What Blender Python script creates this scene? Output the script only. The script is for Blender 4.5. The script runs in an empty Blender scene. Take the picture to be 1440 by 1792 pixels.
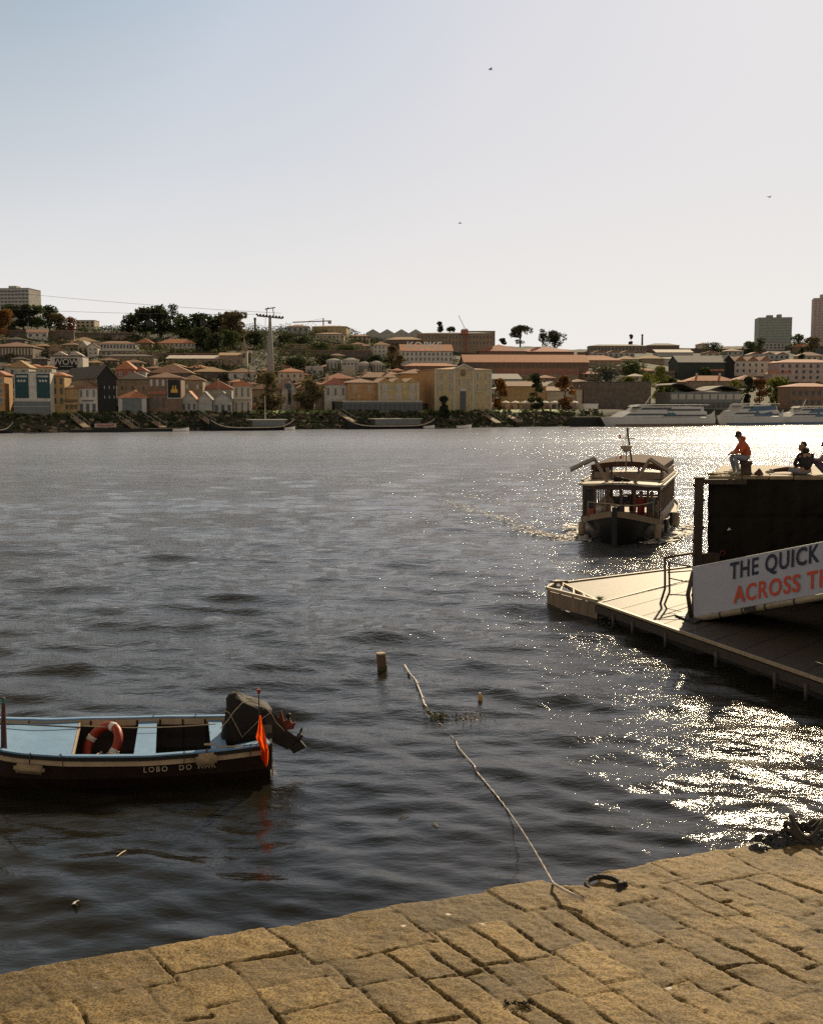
import bpy, bmesh, math, random
import numpy as np
from mathutils import Vector, Matrix, Euler
R = math.radians
random.seed(7)
SC = bpy.context.scene
COL = SC.collection

# ------------------------------------------------------------------ camera
CAM_H = 6.5
FPX = 2000.0                    # focal length in photograph pixels
HZ = 703.0                      # horizon row
PITCH = math.atan((896.0 - HZ) / FPX)
cam_d = bpy.data.cameras.new('camera')
cam_d.sensor_fit = 'VERTICAL'
cam_d.sensor_height = 30.0
cam_d.lens = 30.0 * FPX / 1792.0
cam_d.clip_start = 0.1
cam_d.clip_end = 9000
cam = bpy.data.objects.new('camera', cam_d)
COL.objects.link(cam)
cam.location = (0, 0, CAM_H)
cam.rotation_euler = (math.pi / 2 - PITCH, 0, 0)
SC.camera = cam
CP, SP = math.cos(PITCH), math.sin(PITCH)

def ray(px, py):
    a = (px - 720.0) / FPX
    b = (896.0 - py) / FPX
    return Vector((a, CP + b * SP, -SP + b * CP))

def at_z(px, py, z):            # ground point seen at a pixel, on the level z
    d = ray(px, py)
    t = (z - CAM_H) / d.z
    return Vector((0, 0, CAM_H)) + d * t

def at_y(px, py, Y):            # point seen at a pixel, at the depth Y
    d = ray(px, py)
    return Vector((0, 0, CAM_H)) + d * (Y / d.y)

# ------------------------------------------------------------------ render
SC.view_settings.view_transform = 'Standard'
SC.view_settings.look = 'None'
SC.view_settings.exposure = 0
SC.view_settings.gamma = 1
SC.cycles.use_denoising = False
SC.cycles.max_bounces = 6
SC.cycles.diffuse_bounces = 2
SC.cycles.glossy_bounces = 3
SC.cycles.transparent_max_bounces = 6
SC.cycles.sample_clamp_indirect = 6
SC.cycles.sample_clamp_direct = 90

# ------------------------------------------------------------------ materials
def newmat(name):
    m = bpy.data.materials.new(name)
    m.use_nodes = True
    nt = m.node_tree
    bs = nt.nodes['Principled BSDF']
    return m, nt, bs

def srgb(h):
    c = [int(h[i:i + 2], 16) / 255 for i in (0, 2, 4)]
    return tuple(x / 12.92 if x < .04045 else ((x + .055) / 1.055) ** 2.4 for x in c)

_M = {}
def mat(name, col, rough=.7, var=.25, scale=3.0, metal=0.0, bump=0.0, bscale=20.0, streak=False, spec=.5):
    """plain material with uneven colour, dirt and a little bump"""
    if name in _M:
        return _M[name]
    m, nt, bs = newmat(name)
    N, L = nt.nodes, nt.links
    tc = N.new('ShaderNodeTexCoord')
    mp = N.new('ShaderNodeMapping')
    if streak:
        mp.inputs['Scale'].default_value = (1, 1, .15)
    L.new(tc.outputs['Object'], mp.inputs[0])
    no = N.new('ShaderNodeTexNoise')
    no.inputs['Scale'].default_value = scale
    no.inputs['Detail'].default_value = 7
    no.inputs['Roughness'].default_value = .65
    L.new(mp.outputs[0], no.inputs['Vector'])
    cr = N.new('ShaderNodeValToRGB')
    cr.color_ramp.elements[0].position = .3
    cr.color_ramp.elements[1].position = .7
    d = tuple(max(0, x * (1 - var)) for x in col)
    b = tuple(min(1, x * (1 + var)) for x in col)
    cr.color_ramp.elements[0].color = (*d, 1)
    cr.color_ramp.elements[1].color = (*b, 1)
    L.new(no.outputs[0], cr.inputs[0])
    L.new(cr.outputs[0], bs.inputs['Base Color'])
    bs.inputs['Roughness'].default_value = rough
    bs.inputs['Metallic'].default_value = metal
    bs.inputs['Specular IOR Level'].default_value = spec
    if bump > 0:
        n2 = N.new('ShaderNodeTexNoise')
        n2.inputs['Scale'].default_value = bscale
        n2.inputs['Detail'].default_value = 6
        L.new(tc.outputs['Object'], n2.inputs['Vector'])
        bp = N.new('ShaderNodeBump')
        bp.inputs['Strength'].default_value = bump
        bp.inputs['Distance'].default_value = .05
        L.new(n2.outputs[0], bp.inputs['Height'])
        L.new(bp.outputs[0], bs.inputs['Normal'])
    _M[name] = m
    return m

# ------------------------------------------------------------------ mesh builder
class MB:
    def __init__(s):
        s.v, s.f, s.m = [], [], []
    def add(s, vs, fs, mi=0):
        o = len(s.v)
        s.v += [tuple(x) for x in vs]
        s.f += [tuple(o + i for i in f) for f in fs]
        s.m += [mi] * len(fs)
        return s
    def box(s, c, d, rz=0, mi=0, rot=None, taper=1.0):
        M = rot if rot is not None else Matrix.Rotation(rz, 3, 'Z')
        vs = []
        for k in (-1, 1):
            tp = taper if k > 0 else 1
            for i, j in ((-1, -1), (1, -1), (1, 1), (-1, 1)):
                vs.append(Vector(c) + M @ Vector((i * d[0] / 2 * tp, j * d[1] / 2 * tp, k * d[2] / 2)))
        return s.add(vs, [(3, 2, 1, 0), (4, 5, 6, 7), (0, 1, 5, 4), (1, 2, 6, 5), (2, 3, 7, 6), (3, 0, 4, 7)], mi)
    def bx(s, x0, x1, y0, y1, z0, z1, mi=0):
        return s.box(((x0 + x1) / 2, (y0 + y1) / 2, (z0 + z1) / 2), (abs(x1 - x0), abs(y1 - y0), abs(z1 - z0)), 0, mi)
    def bar(s, p0, p1, w, h, mi=0, up=(0, 0, 1)):
        p0, p1 = Vector(p0), Vector(p1)
        z = (p1 - p0).normalized()
        u = Vector(up)
        x = z.cross(u)
        if x.length < 1e-4:
            x = Vector((1, 0, 0))
        x.normalize()
        y = x.cross(z)
        vs = []
        for p in (p0, p1):
            for i, j in ((-1, -1), (1, -1), (1, 1), (-1, 1)):
                vs.append(p + x * i * w / 2 + y * j * h / 2)
        return s.add(vs, [(3, 2, 1, 0), (4, 5, 6, 7), (0, 1, 5, 4), (1, 2, 6, 5), (2, 3, 7, 6), (3, 0, 4, 7)], mi)
    def tube(s, pts, r, n=8, mi=0, caps=True, closed=False):
        pts = [Vector(p) for p in pts]
        if not hasattr(r, '__len__'):
            r = [r] * len(pts)
        vs, fs = [], []
        K = len(pts)
        prev = None
        for i, p in enumerate(pts):
            if closed:
                t = pts[(i + 1) % K] - pts[i - 1]
            else:
                t = pts[min(i + 1, K - 1)] - pts[max(i - 1, 0)]
            t.normalize()
            a = prev if prev is not None else (Vector((0, 0, 1)) if abs(t.z) < .9 else Vector((1, 0, 0)))
            x = a - t * a.dot(t)
            x.normalize()
            prev = x
            y = t.cross(x)
            for k in range(n):
                g = 2 * math.pi * k / n
                vs.append(p + (x * math.cos(g) + y * math.sin(g)) * r[i])
        for i in range(K if closed else K - 1):
            j = (i + 1) % K
            for k in range(n):
                k2 = (k + 1) % n
                fs.append((i * n + k, i * n + k2, j * n + k2, j * n + k))
        if caps and not closed:
            fs.append(tuple(range(n - 1, -1, -1)))
            fs.append(tuple((K - 1) * n + k for k in range(n)))
        return s.add(vs, fs, mi)
    def prism(s, poly, vec, mi=0):      # polygon (3D points) pushed along vec
        n = len(poly)
        P = [Vector(p) for p in poly]
        vs = P + [p + Vector(vec) for p in P]
        fs = [tuple(range(n - 1, -1, -1)), tuple(range(n, 2 * n))]
        fs += [(i, (i + 1) % n, n + (i + 1) % n, n + i) for i in range(n)]
        return s.add(vs, fs, mi)
    def grid(s, rows, mi=0, closed=False):  # rows of equal length -> skin
        n = len(rows[0])
        vs = [p for r in rows for p in r]
        fs = []
        for i in range(len(rows) - 1):
            for k in range(n if closed else n - 1):
                k2 = (k + 1) % n
                fs.append((i * n + k, i * n + k2, (i + 1) * n + k2, (i + 1) * n + k))
        return s.add(vs, fs, mi)
    def ball(s, c, r, nu=10, nv=7, mi=0, jit=0):
        rows = []
        rr = r if hasattr(r, '__len__') else (r, r, r)
        for i in range(nv + 1):
            t = math.pi * i / nv
            row = []
            for k in range(nu):
                g = 2 * math.pi * k / nu
                q = 1 + (random.uniform(-jit, jit) if jit and 0 < i < nv else 0)
                row.append(Vector(c) + Vector((rr[0] * math.sin(t) * math.cos(g), rr[1] * math.sin(t) * math.sin(g), rr[2] * math.cos(t))) * q if not jit else
                           Vector(c) + Vector((rr[0] * math.sin(t) * math.cos(g) * q, rr[1] * math.sin(t) * math.sin(g) * q, rr[2] * math.cos(t) * q)))
            rows.append(row)
        return s.grid(rows, mi, True)
    def local(s, root):             # vertices were given in world space: bring them under a root
        M = Matrix.LocRotScale(root.location, root.rotation_euler, None).inverted()
        s.v = [tuple(M @ Vector(v)) for v in s.v]
        return s
    def build(s, name, mats, parent=None, smooth=False, bevel=0, fixn=True):
        me = bpy.data.meshes.new(name)
        me.from_pydata(s.v, [], s.f)
        if not isinstance(mats, (list, tuple)):
            mats = [mats]
        for m in mats:
            me.materials.append(m)
        me.polygons.foreach_set('material_index', s.m)
        if fixn or bevel:
            bm = bmesh.new()
            bm.from_mesh(me)
            if fixn:
                bmesh.ops.recalc_face_normals(bm, faces=bm.faces)
            if bevel:
                bmesh.ops.bevel(bm, geom=list(bm.edges), offset=bevel, segments=2, affect='EDGES', clamp_overlap=True)
            bm.to_mesh(me)
            bm.free()
        if smooth:
            me.polygons.foreach_set('use_smooth', [True] * len(me.polygons))
        me.update()
        o = bpy.data.objects.new(name, me)
        COL.objects.link(o)
        if parent is not None:
            o.parent = parent
        return o

def tag(o, label=None, cat=None, group=None, kind=None):
    if label: o['label'] = label
    if cat: o['category'] = cat
    if group: o['group'] = group
    if kind: o['kind'] = kind
    return o

def thing(name, label, cat, loc=(0, 0, 0), rz=0, group=None, rot=None):
    o = bpy.data.objects.new(name, None)
    o.empty_display_size = .3
    COL.objects.link(o)
    o.location = loc
    o.rotation_euler = rot if rot is not None else (0, 0, rz)
    return tag(o, label, cat, group)

def copy_tree(o, parent=None):
    c = o.copy()
    COL.objects.link(c)
    c.parent = parent
    for ch in list(o.children):
        copy_tree(ch, c)
    return c

def np_mesh(name, V, F, mats, parent=None, smooth=True, mi=None):
    me = bpy.data.meshes.new(name)
    me.vertices.add(len(V))
    me.vertices.foreach_set('co', np.asarray(V, dtype=np.float32).ravel())
    F = np.asarray(F, dtype=np.int32)
    k = F.shape[1]
    me.loops.add(F.size)
    me.loops.foreach_set('vertex_index', F.ravel())
    me.polygons.add(len(F))
    me.polygons.foreach_set('loop_start', np.arange(0, F.size, k, dtype=np.int32))
    me.polygons.foreach_set('loop_total', np.full(len(F), k, dtype=np.int32))
    for m in (mats if isinstance(mats, (list, tuple)) else [mats]):
        me.materials.append(m)
    if mi is not None:
        me.polygons.foreach_set('material_index', np.asarray(mi, dtype=np.int32))
    me.polygons.foreach_set('use_smooth', np.full(len(F), smooth))
    me.update(calc_edges=True)
    me.validate()
    o = bpy.data.objects.new(name, me)
    COL.objects.link(o)
    if parent is not None:
        o.parent = parent
    return o

def grid_faces(nr, nc):
    i = np.arange(nr - 1)[:, None] * nc + np.arange(nc - 1)[None, :]
    i = i.ravel()
    return np.stack([i, i + 1, i + 1 + nc, i + nc], 1)

# value noise in numpy
_rng = np.random.RandomState(3)
_T = _rng.rand(256, 256)
def vnoise(x, y, seed=0):
    x = np.asarray(x) + seed * 17.3
    y = np.asarray(y) + seed * 9.1
    xi = np.floor(x).astype(int); yi = np.floor(y).astype(int)
    fx = x - xi; fy = y - yi
    fx = fx * fx * (3 - 2 * fx); fy = fy * fy * (3 - 2 * fy)
    a = _T[xi & 255, yi & 255]; b = _T[(xi + 1) & 255, yi & 255]
    c = _T[xi & 255, (yi + 1) & 255]; d = _T[(xi + 1) & 255, (yi + 1) & 255]
    return (a * (1 - fx) + b * fx) * (1 - fy) + (c * (1 - fx) + d * fx) * fy
def fbm(x, y, o=4, seed=0):
    s, a, t = 0, .5, 0
    for i in range(o):
        s = s + a * vnoise(x * 2 ** i, y * 2 ** i, seed + i * 3)
        t += a
        a *= .5
    return s / t

# ------------------------------------------------------------------ sky and sun
SUN_EL, SUN_AZ = R(27), R(18)          # azimuth measured from +Y towards +X
w = bpy.data.worlds.new('World')
SC.world = w
w.use_nodes = True
nt = w.node_tree
bg = nt.nodes['Background']
sky = nt.nodes.new('ShaderNodeTexSky')
sky.sky_type = 'NISHITA'
sky.sun_disc = False
sky.sun_elevation = SUN_EL
sky.sun_rotation = SUN_AZ
sky.air_density = 1.0
sky.dust_density = SKY_DUST = 1.6
sky.ozone_density = 1.0
# soft shoulder on the sky so that it keeps its colour towards the sun, as on negative film
def vm(op, a, b):
    n = nt.nodes.new('ShaderNodeVectorMath'); n.operation = op
    for i, x in enumerate((a, b)):
        if isinstance(x, tuple): n.inputs[i].default_value = x
        else: nt.links.new(x, n.inputs[i])
    return n.outputs[0]
lum = nt.nodes.new('ShaderNodeRGBToBW')
nt.links.new(sky.outputs[0], lum.inputs[0])
def mapr(src, lo, hi):
    n = nt.nodes.new('ShaderNodeMapRange')
    n.inputs[1].default_value = lo; n.inputs[2].default_value = hi
    nt.links.new(src, n.inputs[0])
    return n.outputs[0]
def ramp(src, stops):
    n = nt.nodes.new('ShaderNodeValToRGB')
    e = n.color_ramp.elements
    while len(e) < len(stops): e.new(.5)
    for k, (q, c) in enumerate(stops):
        e[k].position = q; e[k].color = (*c, 1)
    nt.links.new(src, n.inputs[0])
    return n.outputs[0]
lin = mapr(lum.outputs[0], 0, 40)
up = ramp(lin, [(0, (.46, .40, .33)), (.085, (.42, .40, .37)), (.15, (.385, .48, .575)), (.215, (.53, .60, .70)), (.39, (.68, .69, .75)), (.75, (.80, .78, .79)), (1, (.87, .84, .825))])  # low end raised and warmed, as added fill for the shaded facades
tcw = nt.nodes.new('ShaderNodeTexCoord'); sxw = nt.nodes.new('ShaderNodeSeparateXYZ')
nt.links.new(tcw.outputs['Generated'], sxw.inputs[0])
hf = ramp(mapr(sxw.outputs[2], 0, .4), [(0, (1, 1, 1)), (.22, (.78,) * 3), (.5, (.33,) * 3), (.85, (0, 0, 0))])
mh = nt.nodes.new('ShaderNodeMix'); mh.data_type = 'RGBA'
nt.links.new(hf, mh.inputs[0]); nt.links.new(up, mh.inputs[6]); mh.inputs[7].default_value = (.89, .85, .80, 1)
# slight warm tint on the sky away from the sun
away_tint = ramp(lin, [(0, (1, .96, .9)), (.08, (1, .98, .95)), (.15, (1, 1, 1))])
zen = ramp(sxw.outputs[2], [(0, (1, 1, 1)), (.36, (1, 1, 1)), (.75, (.42, .41, .40)), (1, (.36, .35, .34))])
fin = vm('MULTIPLY', vm('MULTIPLY', mh.outputs[2], away_tint), zen)
nt.links.new(vm('MULTIPLY', fin, (10., 10., 10.)), bg.inputs['Color'])
bg.inputs['Strength'].default_value = .1

sd = bpy.data.lights.new('sun', 'SUN')
sd.energy = 5.0
sd.angle = R(.55)
sd.color = (1.0, .80, .52)
so = bpy.data.objects.new('sun', sd)
COL.objects.link(so)
sdir = Vector((math.sin(SUN_AZ) * math.cos(SUN_EL), math.cos(SUN_AZ) * math.cos(SUN_EL), math.sin(SUN_EL)))
so.rotation_euler = sdir.to_track_quat('Z', 'Y').to_euler()
so.location = (60, 150, 120)
# ------------------------------------------------------------------ river
def build_river():
    rng = np.random.RandomState(11)
    # rows by distance from the quay, finer close by
    dist = [3.2]
    while dist[-1] < 620:
        dist.append(dist[-1] + max(.055, dist[-1] * .0056))
    dist = np.array(dist)
    nc = 460
    ang = np.linspace(-.62, .62, nc)
    D, A = np.meshgrid(dist, ang, indexing='ij')
    X = D * np.tan(A); Y = D.copy()
    Z = np.zeros_like(X)
    step = np.maximum(.055, D * .0056)
    main = -1.95                                     # direction in which the waves run
    for i in range(110):
        lam = 10 ** rng.uniform(-.42, .75)
        th = main + rng.normal(0, .5)
        amp = .0050 * lam ** .95 * rng.uniform(.5, 1.3)
        if lam > 2.5:
            amp *= .55
        k = 2 * math.pi / lam
        ph = rng.rand() * 6.28
        fade = np.clip((lam / step - 3) / 3, 0, 1)
        # the basin by the quay is calmer than the open river
        calm = .30 + .70 * np.clip((Y - 9) / 26, 0, 1)
        calm = calm * (1 - .55 * np.clip((Y - 40) / 90, 0, 1))
        s = np.sin(k * (X * math.cos(th) + Y * math.sin(th)) + ph + 1.5 * fbm(X * .12, Y * .12, 2, i % 7))
        Z += amp * fade * calm * (s + .42 * s * s)
    # ferry wake: foamy ridges spreading behind and beside the hull
    Z -= Z.mean()
    global _RD, _RA, _RZ
    _RD, _RA, _RZ = dist, ang, Z
    F = grid_faces(len(dist), nc)
    V = np.stack([X.ravel(), Y.ravel(), Z.ravel()], 1)
    m, nt, bs = newmat('river_water')
    N, L = nt.nodes, nt.links
    bs.inputs['IOR'].default_value = 1.42
    bs.inputs['Specular IOR Level'].default_value = .5
    tc = N.new('ShaderNodeTexCoord')
    sp = N.new('ShaderNodeSeparateXYZ')
    L.new(tc.outputs['Object'], sp.inputs[0])
    def mr(src, a, b, c, d, clamp=True):
        n = N.new('ShaderNodeMapRange')
        n.clamp = clamp
        L.new(src, n.inputs[0])
        for i, v in enumerate((a, b, c, d)):
            n.inputs[i + 1].default_value = v
        return n.outputs[0]
    def noise(scale, det, stretch=(1, 1, 1), rot=0, rough=.55, typ=None):
        mp = N.new('ShaderNodeMapping')
        mp.inputs['Scale'].default_value = stretch
        mp.inputs['Rotation'].default_value = (0, 0, rot)
        L.new(tc.outputs['Object'], mp.inputs[0])
        n = N.new('ShaderNodeTexNoise')
        n.inputs['Scale'].default_value = scale
        n.inputs['Detail'].default_value = det
        n.inputs['Roughness'].default_value = rough
        n.inputs['Distortion'].default_value = .4
        L.new(mp.outputs[0], n.inputs['Vector'])
        return n.outputs[0]
    def math_(op, a, b):
        n = N.new('ShaderNodeMath')
        n.operation = op
        for i, x in enumerate((a, b)):
            if isinstance(x, (int, float)):
                n.inputs[i].default_value = x
            else:
                L.new(x, n.inputs[i])
        return n.outputs[0]
    # long ripples lie across the wind, short chop on top
    far = mr(sp.outputs[1], 20, 90, 0, 1)
    big = noise(.42, 5, (.55, 1.25, 1), R(12), .6)
    mid = noise(1.7, 4, (.6, 1.25, 1), R(-8), .6)
    small = noise(6.5, 4, (.7, 1.2, 1), R(20), .6)
    gust = noise(.05, 3, (.4, 1.3, 1), R(8), .5)
    g = mr(gust, .35, .65, .55, 1.15)
    h = math_('ADD', math_('MULTIPLY', big, mr(sp.outputs[1], 20, 90, .02, .11)), math_('MULTIPLY', mid, mr(sp.outputs[1], 12, 44, .012, .098)))
    h = math_('ADD', h, math_('MULTIPLY', small, mr(sp.outputs[1], 12, 40, .005, .040)))
    fine = noise(17, 3, (.8, 1.2, 1), R(-15), .6)
    h = math_('ADD', h, math_('MULTIPLY', fine, mr(sp.outputs[1], 12, 38, .0012, .008)))
    h = math_('MULTIPLY', h, g)
    bp = N.new('ShaderNodeBump')
    bp.inputs['Strength'].default_value = 1
    bp.inputs['Distance'].default_value = 1
    L.new(h, bp.inputs['Height'])
    L.new(bp.outputs[0], bs.inputs['Normal'])
    L.new(mr(sp.outputs[1], 25, 190, .048, .15), bs.inputs['Roughness'])
    # silt colour
    silt = N.new('ShaderNodeMix'); silt.data_type = 'RGBA'
    silt.inputs[6].default_value = (.019, .017, .010, 1)
    silt.inputs[7].default_value = (.034, .031, .021, 1)
    L.new(mr(gust, .3, .7, 0, 1), silt.inputs[0])
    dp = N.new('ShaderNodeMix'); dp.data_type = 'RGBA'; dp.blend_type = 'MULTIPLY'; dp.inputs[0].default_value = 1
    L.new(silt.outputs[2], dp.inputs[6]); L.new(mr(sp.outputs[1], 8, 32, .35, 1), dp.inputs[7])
    # base colour paled with distance: far sky reflection put into the colour
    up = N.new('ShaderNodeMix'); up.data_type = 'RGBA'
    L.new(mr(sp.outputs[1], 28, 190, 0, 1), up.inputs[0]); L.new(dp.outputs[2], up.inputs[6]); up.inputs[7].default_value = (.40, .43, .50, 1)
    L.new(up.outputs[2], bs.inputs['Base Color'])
    L.new(mr(sp.outputs[1], 9, 45, 1.25, 1.42), bs.inputs['IOR'])
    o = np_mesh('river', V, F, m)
    return tag(o, kind='structure')
river = build_river()
def WH(x, y):
    """height of the water surface"""
    i = int(np.clip(np.searchsorted(_RD, y), 1, len(_RD) - 1))
    a = math.atan2(x, y)
    j = (a - _RA[0]) / (_RA[1] - _RA[0])
    j0 = int(np.clip(j, 0, len(_RA) - 2)); fj = j - j0
    fi = (y - _RD[i - 1]) / (_RD[i] - _RD[i - 1])
    z0 = _RZ[i - 1, j0] * (1 - fj) + _RZ[i - 1, j0 + 1] * fj
    z1 = _RZ[i, j0] * (1 - fj) + _RZ[i, j0 + 1] * fj
    return float(z0 * (1 - fi) + z1 * fi)
def afloat(px, py, z):
    p = at_z(px, py, 0)
    for _ in range(3):
        p = at_z(px, py, WH(p.x, p.y) + z)
    return p

# ------------------------------------------------------------------ terrain of the far bank
BA = at_z(0, 757, 0)
BB = at_z(1400, 741, 0)
BDIR = (BB - BA).to_2d().normalized()
BN = Vector((-BDIR.y, BDIR.x))                 # points inland
if BN.y < 0: BN = -BN
def bank_t(x, y):
    return (x - BA.x) * BN.x + (y - BA.y) * BN.y
SKP = [-900, -300, 0, 60, 110, 160, 220, 430, 500, 560, 640, 720, 800, 870, 930, 1000, 1100, 1200, 1300, 1385, 1440, 1800, 2600]
SKR = [570, 560, 562, 566, 574, 577, 577, 580, 578, 580, 590, 594, 600, 606, 609, 611, 606, 610, 606, 600, 598, 596, 620]
TOPT = 260.0
def zprof(x, y):
    t = bank_t(x, y)
    px = 720 + FPX * x / np.maximum(y, 1) * 1.0
    row = np.interp(px, SKP, SKR)
    # height of the crest in this direction
    k = x / np.maximum(y, 1)
    yb = (TOPT + BA.x * BN.x + BA.y * BN.y) / (k * BN.x + BN.y)
    ztop = CAM_H + (HZ - row) / FPX * yb
    u = (t - 32) / (TOPT - 32)
    z = np.where(t < 0, t * .25, np.where(t < 7, 3.6 * (t / 7) ** .8, np.where(t < 11, 3.6 + .7 * (t - 7) / 4, 4.3)))
    up = 4.3 + (ztop - 4.3) * np.clip(u, 0, 1)
    z = np.where(t > 32, up, z)
    z = np.where(t > TOPT, ztop - (t - TOPT) * .03, z)
    return z
def zg(x, y):
    return float(zprof(np.array(x, dtype=float), np.array(y, dtype=float)))
def ground_hit(px, py):
    """where the sight line through a pixel meets the far hillside"""
    d = ray(px, py)
    lo = None
    y = 235.0
    while y < 900:
        s = y / d.y
        x, z = d.x * s, CAM_H + d.z * s
        if bank_t(x, y) > 0 and zg(x, y) >= z:
            return Vector((x, y, zg(x, y)))
        y += .5
    s = 560 / d.y
    return Vector((d.x * s, 560, CAM_H + d.z * s))

def build_terrain():
    ts = np.concatenate([np.linspace(-12, 40, 60), np.linspace(42, 300, 110), np.linspace(305, 1500, 40)])
    us = np.linspace(-330, 520, 380)
    U, T = np.meshgrid(us, ts, indexing='xy')
    X = BA.x + BDIR.x * U + BN.x * T
    Y = BA.y + BDIR.y * U + BN.y * T
    Z = zprof(X, Y)
    rough = np.clip((T - 40) / 30, 0, 1) * np.clip((330 - T) / 60, 0, 1)
    Z = Z + (fbm(X * .05, Y * .05, 4) - .5) * 2.4 * rough - .25 * rough
    rocky = np.clip((T + 2) / 2, 0, 1) * np.clip((9 - T) / 2, 0, 1)
    Z = Z + (fbm(X * .6, Y * .6, 3) - .5) * 1.1 * rocky
    m, nt, bs = newmat('hillside_ground')
    N, L = nt.nodes, nt.links
    tc = N.new('ShaderNodeTexCoord')
    no = N.new('ShaderNodeTexNoise'); no.inputs['Scale'].default_value = .12; no.inputs['Detail'].default_value = 8
    L.new(tc.outputs['Object'], no.inputs['Vector'])
    cr = N.new('ShaderNodeValToRGB')
    e = cr.color_ramp.elements
    e[0].position = .35; e[0].color = (.018, .022, .010, 1)
    e[1].position = .65; e[1].color = (.060, .050, .028, 1)
    x = e.new(.5); x.color = (.032, .034, .014, 1)
    L.new(no.outputs[0], cr.inputs[0])
    L.new(cr.outputs[0], bs.inputs['Base Color'])
    bs.inputs['Roughness'].default_value = .95
    o = np_mesh('hillside', np.stack([X.ravel(), Y.ravel(), Z.ravel()], 1), grid_faces(len(ts), len(us)), m)
    tag(o, kind='structure')
    # river bed / ground sheet out to the horizon
    mb = MB()
    mb.add([(-6000, -60, -3), (6000, -60, -3), (6000, 8000, -3), (-6000, 8000, -3)], [(0, 1, 2, 3)])
    tag(mb.build('riverbed', mat('bed', (.03, .03, .022), .9)), kind='structure')
build_terrain()
def bank_pt(u, t, z=None):
    x = BA.x + BDIR.x * u + BN.x * t
    y = BA.y + BDIR.y * u + BN.y * t
    return Vector((x, y, zg(x, y) if z is None else z))
BRZ = math.atan2(BDIR.y, BDIR.x)
def bank_u(px, t):                     # position along the bank seen at a pixel column
    k = (px - 720) / FPX / CP * 1.0
    # solve x = k*y with point on line t
    # BA.x + D.x u + N.x t = k (BA.y + D.y u + N.y t)
    u = (k * (BA.y + BN.y * t) - BA.x - BN.x * t) / (BDIR.x - k * BDIR.y)
    return u
# grass strip, promenade
gp = MB()
rows = []
for t, dz in ((7.5, .02), (9.5, .16), (13.5, .14)):
    rows.append([bank_pt(u, t) + Vector((0, 0, dz)) for u in np.linspace(-60, 150, 90)])
gp.grid(rows)
tag(gp.build('grass_strip', mat('bank_grass', (.15, .23, .03), .8, .35, 1.2)), kind='structure')
gp = MB()
rows = [[bank_pt(u, t) + Vector((0, 0, .06)) for u in np.linspace(-320, 500, 60)] for t in (13.6, 31)]
gp.grid(rows)
tag(gp.build('promenade', mat('paving', (.22, .19, .15), .85, .2, 1.0)), kind='structure')

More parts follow.
